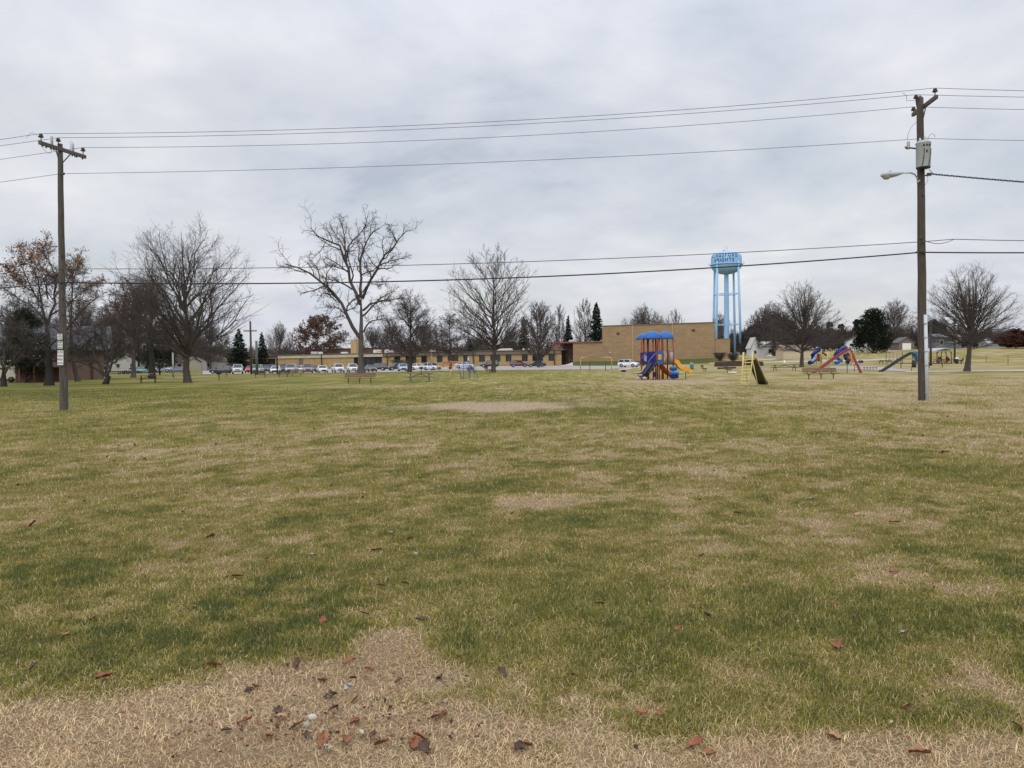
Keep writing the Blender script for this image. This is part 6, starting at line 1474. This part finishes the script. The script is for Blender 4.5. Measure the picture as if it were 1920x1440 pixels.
# ------------------------------------------------------------------ utility poles and wires
def pole_mat(n, c1, c2):
    return mat(n, c1, .9, 0, .2, 5, .8, (9, 9, .30), c2)
PW1 = pole_mat('weathered_pole_wood', (.040, .034, .029), (.125, .112, .098)); PW2 = pole_mat('brown_pole_wood', (.034, .027, .022), (.105, .082, .066))
INS = mat('insulator', (.035, .028, .03), .3); STEEL = mat('line_hardware', (.10, .10, .105), .5, .6); XW = pole_mat('crossarm_wood', (.075, .062, .055), (.15, .13, .118))
def insul(m, p, s_=1.0):
    x, y, z = p
    m.lathe([(.015 * s_, -.24), (.018 * s_, -.10), (.085 * s_, -.09), (.09 * s_, -.05), (.04 * s_, -.04), (.07 * s_, -.02), (.06 * s_, .02), (.02, .05)], 12, p)
def utility_pole(label, px, pyb, d, top_px, top_py, r0, r1, wood):
    b = at(px, d); e = thing('utility_pole', label, 'utility pole', b)
    T = W(top_px, top_py, d) - np.array(b)
    n = 12; rng = np.random.default_rng(int(px))
    pts = [(-T[0] * .02, 0, -.4)] + [(T[0] * k / n + rng.normal(0, .006), 0, T[2] * k / n) for k in range(n + 1)]
    MB().tube(pts, [r0] + [r0 + (r1 - r0) * k / n for k in range(n + 1)], 18).build('pole', wood, e)
    return e, np.array(b), T
# left pole
eL, bL, TL = utility_pole('weathered utility pole on the left with a slanting crossarm and three white signs', 120, 770, 29.8, 112.5, 270, .150, .090, PW1)
def rel(e_b, px, py, d): return Vector(W(px, py, d) - e_b)
dnL, dfL = 28.75, 30.95
A, B_ = rel(bL, 73.5, 267, dnL), rel(bL, 160, 294.5, dfL)
MB().bar(A, B_, .10, .13).build('crossarm', XW, eL)
br = MB(); c_ = rel(bL, 116, 303, 29.65); br.bar(A.lerp(B_, .33), c_ + Vector((-.1, -.05, .12)), .03, .035).bar(A.lerp(B_, .69), c_ + Vector((.06, -.05, -.05)), .03, .035); br.build('brace', STEEL, eL)
pinsL = []
for (px, py, t) in ((77, 258, .04), (108, 262.5, .40), (155.5, 283.5, .95)):
    m = MB(); p = A.lerp(B_, t); top = Vector((p[0], p[1], p[2] + (.36 if t == .4 else .30)))
    m.tube([(p[0], p[1], p[2] + .02), (top[0], top[1], top[2] - .1)], .013, 6); insul(m, tuple(top)); m.build('insulator', INS, eL); pinsL.append(top)
for t, h_ in ((.27, .26), (.725, .24)):
    p = A.lerp(B_, t); MB().lathe([(.045, .02), (.05, h_ * .5), (.045, h_ + .08), (.01, h_ + .09)], 12, (p[0], p[1] - .02, p[2] + .04)).build('arrester', mat('grey_porcelain', (.33, .31, .36), .35), eL)
bo = MB()
for t in (.06, .14, .24, .30, .70, .76, .80, .93): p = A.lerp(B_, t); bo.box((p[0], p[1], p[2] - .09), (.035, .05, .08))
p = rel(bL, 119, 325.5, 29.65); bo.lathe([(.03, -.05), (.05, -.03), (.05, .03), (.03, .05)], 10, tuple(p)); bo.build('bolt', STEEL, eL)
wl_ = MB(); wl_.tube([A.lerp(B_, .06) + Vector((0, 0, -.1)), A.lerp(B_, .13) + Vector((0, 0, -.28)), A.lerp(B_, .22) + Vector((0, 0, -.29)), A.lerp(B_, .27) + Vector((0, 0, -.1))], .006, 5)
wl_.tube([A.lerp(B_, .725) + Vector((0, 0, .34)), A.lerp(B_, .70) + Vector((0, 0, .45)), A.lerp(B_, .67) + Vector((0, 0, .4)), A.lerp(B_, .66) + Vector((0, 0, .1))], .006, 5)
wl_.tube([rel(bL, 50, 259, 29.6), rel(bL, 55, 251, 29.3), rel(bL, 61, 248.5, 29.1), rel(bL, 68, 252, 28.9), rel(bL, 74, 259, 28.8)], .006, 5); wl_.build('jumper_wire', STEEL, eL)
kn = MB()
for py in (402, 440, 478, 482, 540, 560, 590): q = rel(bL, 118 + (py - 560) * .012, py, 29.68); kn.box(tuple(q), (.04, .05, .06))
kn.build('nail_knot', BROWN, eL)
# signs on the pole
def board(px, py, w, h, d, label, lines, tilt, sizes, cx=None):
    c = W(px, py, d); e = MB().box((0, 0, 0), (w, .012, h), bev=.004).build('sign_board', WHITEP); e.location = c; e.rotation_euler = (0, R(tilt), R(-10)); tag(e, label, 'sign', 'white signs on the left pole')
    t = MB(); n = len(lines)
    for i, (ln, sz) in enumerate(zip(lines, sizes)):
        vs, fs = text_mesh(ln, sz, .002); xs2 = [v[0] for v in vs]; k = min(1, w * .88 / (max(xs2) - min(xs2))); z0 = h / 2 - h * (i + .5) / n
        t.add([(v[0] * k, -.0085, z0 + v[1]) for v in vs], fs)
    t.build('lettering', mat('sign_lettering', (.08, .11, .10), .6), e)
px_m = 29.6 / FPX
board(112.2, 631.8, 10.3 * px_m, 11.5 * px_m, 29.55, 'small white sign highest of three on the left pole', ('THE', 'PARK', 'CLOSES'), 2, (.085, .075, .07))
board(112.7, 646.8, 10.5 * px_m, 13.6 * px_m, 29.55, 'white three-line sign in the middle of three on the left pole', ('KEEP', 'DOGS ON', 'LEASH'), 2, (.085, .085, .085))
board(113.2, 670.8, 12.3 * px_m, 27.5 * px_m, 29.55, 'tall white four-line sign lowest of three on the left pole', ('SLOW', 'CHILDREN', 'PRESENT', 'NO PETS'), 2, (.14, .11, .11, .11))
# right pole
eR, bR, TR = utility_pole('brown utility pole on the right with a transformer, street light and white conduit', 1730.5, 752, 28.7, 1725, 184, .165, .115, PW2)
dnR, dfR = 27.6, 29.7
A, B_ = rel(bR, 1756.5, 181, dnR), rel(bR, 1711.5, 215.5, dfR)
MB().bar(A, B_, .10, .13).build('crossarm', XW, eR)
MB().bar(A.lerp(B_, .42), rel(bR, 1731, 222, 28.5), .03, .035).bar(A.lerp(B_, .72), rel(bR, 1728, 208, 28.6), .03, .03).build('brace', STEEL, eR)
pinsR = []
for t in (.06, 1, 2):
    m = MB()
    if t == .06: p = A.lerp(B_, .07); top = p + Vector((0, 0, .30))
    elif t == 1: p = rel(bR, 1718.5, 198, 28.6); top = rel(bR, 1717.5, 180, 28.6)
    else: p = A.lerp(B_, .97); top = p + Vector((0, 0, .24))
    m.tube([tuple(p), (top[0], top[1], top[2] - .1)], .016, 6); insul(m, tuple(top)); m.build('insulator', INS, eR); pinsR.append(top)
MB().lathe([(.115, -.02), (.10, .06), (.02, .16)], 16, tuple(rel(bR, 1725, 187, 28.7))).build('pole_cap', STEEL, eR)
# transformer
GREYP = mat('transformer_grey', (.36, .39, .40), .45, 0, .06, 4)
c = rel(bR, 1733, 315, 28.32); x, y, z = c; y = -.31; z0 = rel(bR, 1733, 314.5, 28.4)[2]; z1 = rel(bR, 1733, 270, 28.4)[2]
tr = MB().lathe([(.02, z0), (.235, z0), (.245, z0 + .03), (.245, z1 - .03), (.265, z1), (.265, z1 + .03), (.20, z1 + .10), (.02, z1 + .13)], 24, (x, y, 0)).build('transformer', GREYP, eR)
MB().lathe([(.02, z0 - .03), (.24, z0 - .025), (.24, z0 + .01), (.02, z0 + .01)], 24, (x, y, 0)).build('bottom_rim', BLACKP, tr)
MB().lathe([(.03, z1 + .1), (.05, z1 + .14), (.035, z1 + .18), (.05, z1 + .22), (.03, z1 + .27), (.01, z1 + .28)], 12, (x + .06, y, 0)).lathe([(.03, z1 + .1), (.045, z1 + .14), (.03, z1 + .2), (.01, z1 + .22)], 12, (x - .12, y, 0)).build('bushing', GALV, tr)
bb = MB()
for dx in (-.11, 0, .11): bb.box((x + dx, y - .25, z1 - .10), (.05, .05, .05))
bb.box((x, y - .25, z1 - .32), (.05, .02, .09)).build('terminal', INS, tr)
MB().tube([(x - .1, y - .26, z1 - .22), (x - .11, y - .27, (z0 + z1) / 2), (x - .14, y - .24, z0 + .12), (x - .15, y - .12, z0 - .1)], .012, 6).tube([(x + .16, y - .22, z1 - .22), (x + .15, y - .24, (z0 + z1) / 2), (x + .08, y - .26, z0 + .1), (x + .05, y - .2, z0 - .05)], .012, 6).build('cable', BLACKP, tr)
# cut-out on its bracket
q = rel(bR, 1703, 272, 28.6)
MB().bar(tuple(rel(bR, 1696.5, 276, 28.6)), tuple(rel(bR, 1720, 279, 28.65)), .03, .05).box(tuple(rel(bR, 1702.5, 278, 28.6)), (.14, .08, .06)).build('bracket', STEEL, eR)
MB().lathe([(.045, -.13), (.055, -.1), (.055, .1), (.045, .13), (.01, .14)], 12, tuple(q + Vector((0, 0, .0)))).build('fuse_cutout', mat('beige_porcelain', (.42, .40, .36), .35), eR)
MB().tube([rel(bR, 1701.5, 261, 28.6), rel(bR, 1703, 250, 28.55), rel(bR, 1709, 238, 28.5), rel(bR, 1719, 228, 28.5)], .007, 5).tube([rel(bR, 1739, 263, 28.4), rel(bR, 1742, 255, 28.4), rel(bR, 1748, 250, 28.4), rel(bR, 1752, 252, 28.4), rel(bR, 1753, 258, 28.5)], .007, 5).tube([rel(bR, 1720, 189, 28.4), rel(bR, 1705, 188, 28.4), rel(bR, 1700, 190, 28.4), rel(bR, 1700, 180, 28.3), rel(bR, 1692.5, 174, 28.0)], .007, 5).tube([rel(bR, 1742, 318, 28.3), rel(bR, 1750, 326, 28.3)], .012, 5).tube([rel(bR, 1738, 328, 28.3), rel(bR, 1740, 336, 28.3), rel(bR, 1738, 343, 28.3), rel(bR, 1734, 347, 28.35)], .007, 5).build('jumper_wire', STEEL, eR)
MB().box(tuple(rel(bR, 1742, 327, 28.3)), (.14, .08, .10)).box(tuple(rel(bR, 1738, 329, 28.35)), (.2, .05, .04)).build('service_clamp', INS, eR)
# white conduit
c0, c1 = rel(bR, 1738.7, 753, 28.5), rel(bR, 1735.2, 590, 28.5)
MB().tube([tuple(c0 + Vector((0, 0, -.1))), tuple(c1)], .062, 12).build('conduit', mat('white_conduit', (.50, .54, .58), .5, 0, .06, 3), eR)
kb = MB()
for k in range(6):
    q = c0.lerp(c1, .1 + k * .16); kb.box((q[0] - .02, q[1] - .01, q[2]), (.13, .128, .02))
kb.build('strap', GALV, eR)
gs = MB()
for py, dx in ((445, 0), (473, -.14), (473, .14), (364, .1)): q = rel(bR, 1726.5, py, 28.5); gs.box((q[0] + dx, q[1], q[2]), (.06, .08, .07))
gs.build('wire_clamp', STEEL, eR)
# street light
s1 = eR and thing('street_light', 'grey cobra-head street light reaching left from the right pole', 'street light', tuple(bR))
MB().tube([rel(bR, 1721, 341, 28.6), rel(bR, 1719.5, 333, 28.6), rel(bR, 1715, 327, 28.55), rel(bR, 1708, 324.3, 28.5), rel(bR, 1692, 323.8, 28.4)], .028, 8).bar(tuple(rel(bR, 1720, 342, 28.55)), tuple(rel(bR, 1724, 338, 28.6)), .05).build('arm', GALV, s1)
hd = MB(); rg = []
for px, w_, zt, zb in ((1651.5, .03, 327, 331), (1654, .12, 324.5, 332), (1662, .17, 323, 333), (1672, .17, 322.5, 333), (1680, .14, 322.7, 331), (1688, .08, 323, 328), (1692.5, .04, 323, 326)):
    d_ = 28.35; t = rel(bR, px, zt, d_); b2 = rel(bR, px, zb, d_); h_ = (t[2] - b2[2]) / 2; cz = (t[2] + b2[2]) / 2
    rg.append([(t[0], t[1] + w_ * math.cos(a), cz + h_ * math.sin(a)) for a in [k * math.pi / 6 for k in range(12)]])
hd.loft(rg); hd.build('lamp_head', GREYP, s1)
l0 = rel(bR, 1662, 333.5, 28.35); MB().lathe([(.01, -.085), (.08, -.07), (.135, -.02), (.15, .04)], 16, tuple(l0 + Vector((0, 0, .02)))).build('lens', mat('lamp_lens', (.35, .33, .30), .15, spec=.7), s1)
MB().lathe([(.04, 0), (.04, .07), (.01, .08)], 10, tuple(rel(bR, 1669, 323, 28.35))).build('photocell', GALV, s1)
# wires
CAB = mat('wire_metal', (.075, .08, .09), .5, .2); CABK = mat('black_cable', (.014, .014, .017), .5)
def wire(label, segs, r, m, cat='power line', group='overhead lines'):
    """segs: list of (P, Q, sag)"""
    mb = MB()
    for P, Qq, sag in segs:
        P, Qq = Vector(P), Vector(Qq); n = 36
        mb.tube([P.lerp(Qq, k / n) - Vector((0, 0, 4 * sag * (k / n) * (1 - k / n))) for k in range(n + 1)], r, 6)
    return solo('power_line', mb, m, label, cat, group=group)
def up(v): return Vector(v)
pL = [Vector(bL) + p + Vector((0, 0, .05)) for p in pinsL]; pR = [Vector(bR) + p + Vector((0, 0, .05)) for p in pinsR]
Wv = lambda *a: Vector(W(*a))
wire('topmost thin wire, over the near ends of both crossarms', [(Wv(-640, 345, 45), pL[0], .1), (pL[0], pR[0], .40), (pR[0], Wv(2500, 172, 28), .1)], .0085, CAB)
wire('second thin wire, just under the topmost one', [(Wv(-640, 352, 46.5), pL[1], .1), (pL[1], pR[1], .36), (pR[1], Wv(2500, 180, 28.5), .1)], .0085, CAB)
wire('third thin wire, ending on the far ends of both crossarms', [(Wv(-640, 380, 48), pL[2], .1), (pL[2], pR[2], .38), (pR[2], Wv(2500, 206, 30), .1)], .0085, CAB)
wire('fourth thin wire, fixed to both poles below the crossarms', [(Wv(-640, 420, 46), Wv(112, 326, 29.66), .1), (Wv(119, 325.5, 29.66), Wv(1720, 260.5, 28.55), .22), (Wv(1732, 259.5, 28.5), Wv(2500, 260, 28.6), .1)], .0085, CAB)
wire('upper grey communication cable at mid height of the poles', [(Wv(-640, 552, 46), Wv(118, 504, 29.6), .08), (Wv(118, 504, 29.6), Wv(1726, 453.5, 28.5), .28), (Wv(1726, 453.5, 28.5), Wv(1788, 448.5, 28.5), -.0), (Wv(1788, 448.5, 28.5), Wv(2500, 438, 28.5), .15)], .014, CAB, 'cable')
wire('short slack loop of cable under the upper communication cable at the right pole', [(Wv(1734, 451, 28.4), Wv(1788, 449, 28.4), .13)], .012, CAB, 'cable')
wire('thick black communication cable, lowest of the long lines', [(Wv(-640, 588, 46), Wv(119, 529.5, 29.6), .1), (Wv(119, 529.5, 29.6), Wv(1727, 473, 28.5), .42), (Wv(1727, 473, 28.5), Wv(2500, 458, 28.5), .12)], .026, CABK, 'cable')
tw = MB(); P, Qq = Wv(1743, 326, 28.3), Wv(2500, 372, 28.3)
for ph in (0, 2.1, 4.2):
    n = 160; tw.tube([P.lerp(Qq, k / n) + Vector((0, .022 * math.cos(k * .9 + ph), .022 * math.sin(k * .9 + ph) - .25 * 4 * (k / n) * (1 - k / n) * .5)) for k in range(n + 1)], .012, 5)
solo('power_line', tw, CABK, 'twisted black service cable leaving the right pole below the transformer', 'power line', group='overhead lines')
# poles by the parking lot and light poles
def small_pole(px, top, d, label, r=.14, arm=None, m=PW2, cat='utility pole', name='utility_pole'):
    e = thing(name, label, cat, at(px, d)); h = hgt(px, top, d)
    MB().tube([(0, 0, -.3), (0, 0, h)], [r, r * .75], 10).build('pole', m, e)
    if arm: z = hgt(px, arm[2], d); MB().box(((arm[0] + arm[1]) / 2 * d / FPX, -.1, z), ((arm[1] - arm[0]) * d / FPX, .12, .2)).build('crossarm', m, e)
    return e
small_pole(471.5, 602, 146, 'wooden pole with a crossarm at the left end of the parking lot', .22, (-12.5, 12, 620.5))
small_pole(482, 639, 140, 'thick short grey pole right of the crossarm pole', .26, None, mat('grey_wood', (.10, .105, .11), .8))
small_pole(520, 637, 140, 'thin wooden pole in front of the maroon van', .15, None, BROWN)
small_pole(325, 661, 110, 'pale grey light pole left of the broad tree', .13, None, GALV, 'light pole', 'light_pole')
small_pole(810, 654, 196, 'thin pale pole in front of the school windows', .07, None, PYLP, 'light pole', 'light_pole')
small_pole(1790, 602, 150, 'distant utility pole behind the fan-shaped tree', .2, (-5, 6, 606), PW2)
small_pole(1745, 600, 120, 'dark wooden pole just right of the white conduit', .19, None, PW2)
small_pole(1338.5, 597, 204, 'thin dark mast at the right corner of the gym', .09, None, BROWN, 'mast', 'mast')

# ------------------------------------------------------------------ leaves, stones and litter in the grass
def leaf_shape(rng, L, fold=.35):
    """curled leaf, 13 outline points, about 2 mm thick"""
    out = []
    n = 7
    for sgn in (1, -1):
        for k in range(n):
            t = k / (n - 1) if sgn == 1 else 1 - k / (n - 1)
            w = math.sin(math.pi * t ** .8) * (.24 + .09 * math.sin(t * 14 + sgn)) * L
            out.append((L * (t - .5), sgn * w, abs(w) * fold + .12 * L * math.sin(math.pi * t) * rng.uniform(-.3, .9) + .15 * L * (t - .5) ** 2 * 4 * rng.uniform(0, 1)))
    top = out; m = MB(); n2 = len(top)
    mid = [(L * (k / 6 - .5), 0, .03 * L * math.sin(k)) for k in range(7)]
    vs = [(x, y, z + .002) for x, y, z in top[:7]] + [(x, y, z + .002) for x, y, z in mid] + [(x, y, z + .002) for x, y, z in top[7:][::-1]]
    fs = [(k, k + 7, k + 8, k + 1) for k in range(6)] + [(7 + k, 14 + k, 15 + k, 8 + k) for k in range(6)]
    b = len(vs); vs2 = [(x, y, z - .003) for x, y, z in vs]; fs2 = [tuple(i + b for i in f[::-1]) for f in fs]
    m.add(vs + vs2, fs + fs2, True); return m
rl_ = random.Random(5)
LC = {'rust': (.23, .08, .036), 'dark brown': (.075, .038, .028), 'tan': (.34, .20, .11), 'orange brown': (.26, .11, .045), 'pale': (.46, .39, .30)}
LM = {k: mat('leaf_' + k.replace(' ', '_'), v, .7, 0, .25, 30) for k, v in LC.items()}
lshapes = {}
def leaf(px, py, col, L, label, cat='leaf'):
    x, y = gp(px, py); x, y = float(x), float(y); sh = rl_.randrange(4)
    key = (sh, col)
    if key not in lshapes: lshapes[key] = leaf_shape(random.Random(sh + 3), .10, .3 + .12 * sh).mesh('fallen_leaf', LM[col])
    o = link('fallen_leaf', lshapes[key]); o.location = (x, y, float(zground(np.array([x]), np.array([y]))[0]) + .012 + .01 * rl_.random())
    o.rotation_euler = (rl_.uniform(-.5, .5), rl_.uniform(-.5, .5), rl_.uniform(0, 6.28)); o.scale = (L * .78 / .10,) * 3
    tag(o, label, cat, 'fallen leaves on the grass')
LEAVES = [
 (558, 1252, 'dark brown', .11, 'large curled dark leaf where the green grass meets the straw patch'), (655, 1246, 'rust', .10, 'rust leaf at the top of the straw patch, right of the large curled dark leaf'),
 (693, 1258, 'rust', .07, 'small rust leaf at the neck of the straw patch'), (605, 1280, 'rust', .09, 'rust leaf in the straw, up and left of the white feathery scrap'), (662, 1276, 'dark brown', .06, 'small dark leaf just above the white scrap'),
 (825, 1276, 'dark brown', .10, 'dark red leaf at the right edge of the straw patch beside green grass'), (747, 1284, 'dark brown', .06, 'small dark leaf alone in the middle right of the straw patch'), (620, 1308, 'dark brown', .10, 'dark leaf touching the left side of the white scrap'),
 (665, 1317, 'orange brown', .07, 'small orange brown leaf just below the white scrap'), (823, 1346, 'rust', .11, 'flat rust leaf at the lower right of the straw patch'), (664, 1358, 'rust', .09, 'upright rust leaf right of the pale stone'), (625, 1334, 'dark brown', .08, 'dark leaf up and right of the pale stone'),
 (528, 1352, 'tan', .09, 'yellowish tan leaf left of the pale stone'), (556, 1366, 'tan', .10, 'tan leaf below and left of the pale stone'), (604, 1394, 'orange brown', .13, 'biggest orange brown leaf in the pile below the pale stone'), (650, 1396, 'rust', .10, 'rust leaf right of the biggest orange brown one'),
 (575, 1386, 'dark brown', .09, 'dark leaf left of the biggest orange brown one'), (612, 1412, 'pale', .07, 'pale leaf under the biggest orange brown one'), (676, 1380, 'pale', .07, 'pale leaf fragment lower right of the upright rust leaf'), (700, 1386, 'dark brown', .08, 'dark leaf right of the pale fragment'),
 (716, 1402, 'rust', .09, 'rust leaf low in the straw, left of the reddish clump'), (775, 1400, 'rust', .12, 'left leaf of the reddish clump low in the straw patch'), (800, 1408, 'dark brown', .12, 'dark right leaf of the reddish clump low in the straw patch'), (788, 1390, 'orange brown', .09, 'orange brown top leaf of the reddish clump'),
 (480, 1292, 'rust', .09, 'rust leaf at the left side of the straw patch'), (468, 1300, 'dark brown', .09, 'dark leaf touching the rust one at the left side of the straw patch'), (522, 1342, 'dark brown', .10, 'dark curled leaf left of the yellowish tan leaf'), (400, 1252, 'orange brown', .10, 'orange brown leaf at the left tip of the straw patch'),
 (460, 1358, 'rust', .08, 'rust leaf half sunk in straw left of the pile'), (425, 1376, 'dark brown', .06, 'small dark leaf far left of the pile'), (505, 1388, 'orange brown', .08, 'orange brown leaf left of the dark leaf of the pile'),
 (605, 1170, 'rust', .10, 'rust leaf standing in green grass above the straw patch'), (684, 1156, 'orange brown', .08, 'upright orange brown leaf in green grass above the straw patch'), (790, 1167, 'dark brown', .10, 'dark and pale leaf at the upper right end of the straw patch'), (942, 1267, 'dark brown', .10, 'dark curled leaf in the green right of the straw patch'),
 (122, 1200, 'tan', .09, 'tan leaf in green grass at the far left'), (195, 1277, 'rust', .12, 'large rust leaf in green grass at the lower left'), (62, 1258, 'dark brown', .08, 'small dark leaf at the left, in the green'), (175, 1164, 'rust', .06, 'tiny rust leaf above the large one at lower left'),
 (1075, 1270, 'rust', .08, 'rust leaf standing right of the curled dark one in the green'), (1182, 1262, 'dark brown', .09, 'dark leaf low in the middle of the lawn'), (1572, 1215, 'rust', .13, 'long rust leaf in the green on the right'), (1270, 1185, 'rust', .07, 'small rust leaf left of the long one on the right'),
 (1125, 1136, 'dark brown', .10, 'dark ragged leaf in the middle of the lawn'), (1330, 1160, 'dark brown', .10, 'dark red leaf on a straw tuft right of centre'), (1315, 1047, 'orange brown', .09, 'bright orange brown leaf right of centre, half way up the lawn'), (1300, 1053, 'rust', .06, 'small rust leaf beside the bright orange brown one'),
 (1562, 1137, 'rust', .08, 'rust leaf right of centre in yellow grass'), (1675, 1076, 'rust', .09, 'rust leaf on the dry patch at the right'), (1677, 981, 'orange brown', .12, 'orange brown leaf far up the lawn on the right'), (1608, 966, 'tan', .12, 'tan leaf left of the far orange brown one on the right'),
 (1382, 965, 'orange brown', .11, 'small orange leaf far up the lawn right of centre'), (1770, 852, 'rust', .22, 'reddish clump of leaf farthest up the lawn on the right'), (1303, 1402, 'rust', .11, 'rust leaf in the straw strip at the bottom, right of centre'), (1329, 1417, 'orange brown', .08, 'orange leaf beside the rust one in the bottom straw strip'),
 (1203, 1340, 'orange brown', .08, 'orange leaf near the bottom between green and straw'), (1236, 1344, 'rust', .06, 'small rust leaf near the bottom right of the orange one'), (1564, 1389, 'tan', .11, 'tan leaf in the straw strip at lower right'), (1725, 1419, 'orange brown', .12, 'orange leaf lowest in the right straw strip'),
 (1910, 1367, 'rust', .12, 'rust leaf at the right edge of the view, near the bottom'), (972, 1410, 'dark brown', .11, 'dark leaf in a clump at the very bottom of centre'), (985, 1400, 'rust', .09, 'rust leaf on the clump at the very bottom of centre'), (1700, 1328, 'rust', .08, 'small rust leaf where green meets the right straw strip'),
 (395, 1012, 'rust', .14, 'clump-like rust leaf on the left half way up the lawn'), (500, 1054, 'dark brown', .10, 'dark leaf left of the white scrap half way up the lawn'), (534, 975, 'orange brown', .10, 'orange brown leaf above the left white scrap'), (705, 1035, 'rust', .12, 'rust leaf right of the left white scrap'),
 (445, 1085, 'rust', .10, 'rust leaf lower left of the left white scrap'), (770, 1013, 'orange brown', .10, 'orange leaf beside the middle white scrap'), (60, 990, 'rust', .16, 'rust leaf at the left edge half way up the lawn'), (895, 1045, 'dark brown', .12, 'dark red leaf in the middle half way up the lawn'),
 (715, 1103, 'orange brown', .10, 'orange brown leaf in lush grass left of centre'), (760, 1098, 'rust', .08, 'rust leaf right of the orange brown one in lush grass')]
for a in LEAVES: leaf(*a)
SCR = mat('white_scrap', (.40, .39, .38), .8, 0, .1, 20)
def scrap(px, py, L, label, name='paper_scrap', cat='litter'):
    x, y = gp(px, py); L *= .6; m = leaf_shape(random.Random(int(px)), L, .7); m2 = leaf_shape(random.Random(int(px) + 1), L * .7, .9); m.add([(b_ * .6 + .2 * L, a * .8, c_ + .1 * L) for a, b_, c_ in m2.v], m2.f, True)
    solo(name, m, SCR, label, cat, (float(x), float(y), float(zground(np.array([x]), np.array([y]))[0]) + .03), rl_.uniform(0, 6))
scrap(652, 1302, .10, 'crumpled white scrap lying in the straw patch near the camera', 'paper_scrap'); scrap(1692, 1196, .09, 'whitish scrap in green grass at the lower right')
scrap(586, 1049, .11, 'white scrap left of centre half way up the lawn'); scrap(734, 1007, .12, 'small white scrap above and right of the left one'); scrap(822, 920, .14, 'tiny white scrap high on the lawn left of centre'); scrap(1520, 941, .14, 'tiny white scrap high on the lawn right of centre')
def stone(px, py, L, label, col=(.50, .45, .38)):
    x, y = gp(px, py); rr = random.Random(int(px)); m = MB(); rings = []
    for t in (0, .3, .7, 1): k = math.sin(math.pi * (.12 + .76 * t)) ; rings.append([(L * .5 * k * math.cos(a) * rr.uniform(.9, 1.1), L * .36 * k * math.sin(a) * rr.uniform(.9, 1.1), L * .5 * t) for a in [j * math.pi / 5 for j in range(10)]])
    m.loft(rings); solo('stone', m, mat('stone_%d' % px, col, .9, 0, .15, 20), label, 'stone', (float(x), float(y), float(zground(np.array([x]), np.array([y]))[0]) - .005), rr.uniform(0, 3), 'small stones in the straw')
stone(586, 1348, .055, 'pale stone just above the pile of leaves'); stone(573, 1362, .05, 'smaller grey stone beside the pale one', (.33, .31, .27)); stone(592, 1385, .04, 'small brownish stone in the leaf pile', (.28, .22, .17)); stone(780, 1041, .05, 'grey stone far up the lawn left of centre', (.3, .3, .3))
# many small bits too small to count
def litter():
    r = np.random.default_rng(77); n = 2600
    y = 3.2 * (46 / 3.2) ** r.random(n); x = (r.random(n) * 2 - 1) * .7 * y
    keep = fbm(x * .5, y * .5, 91, 3) + .12 * r.random(n) > .50; x, y = x[keep], y[keep]
    k2 = 420; ax, ay = gp(620, 1375); x = np.concatenate([x, ax + r.normal(0, .50, k2)]); y = np.concatenate([y, ay + r.normal(0, .16, k2)]); n = len(x)
    z = zground(x, y) + .022 + .015 * r.random(n); s_ = (.006 + .016 * r.random(n) ** 1.5) * np.clip(y / 7, .8, 2.2); s_ = s_[:, None]
    u = nrm(np.stack([r.normal(0, 1, n), r.normal(0, 1, n), r.normal(0, .35, n)], -1)); v = nrm(np.cross(u, nrm(np.stack([r.normal(0, .4, n), r.normal(0, .4, n), np.ones(n)], -1))))
    c = np.stack([x, y, z], -1); V = np.stack([c - u * s_, c + v * s_ * .6 + [0, 0, .004], c + u * s_, c - v * s_ * .6 + [0, 0, .006]], 1).reshape(-1, 3)
    cc = np.array([(.16, .07, .04), (.07, .04, .03), (.28, .16, .09), (.34, .27, .19), (.22, .10, .05), (.36, .31, .25)])[r.choice(6, n, p=[.27, .25, .2, .1, .15, .03])] * (.7 + .6 * r.random((n, 1)))
    k = np.arange(n)[:, None] * 4
    o = link('leaf_litter', newmesh('leaf_litter', V, [k + np.array([[0, 1, 2, 3]])], attr_mat('litter', 'lcol', .8, .15), False, attrs={'lcol': np.repeat(cc, 4, 0)}))
    tag(o, 'small scattered leaf fragments among the grass', 'leaf litter', kind='stuff')
litter()
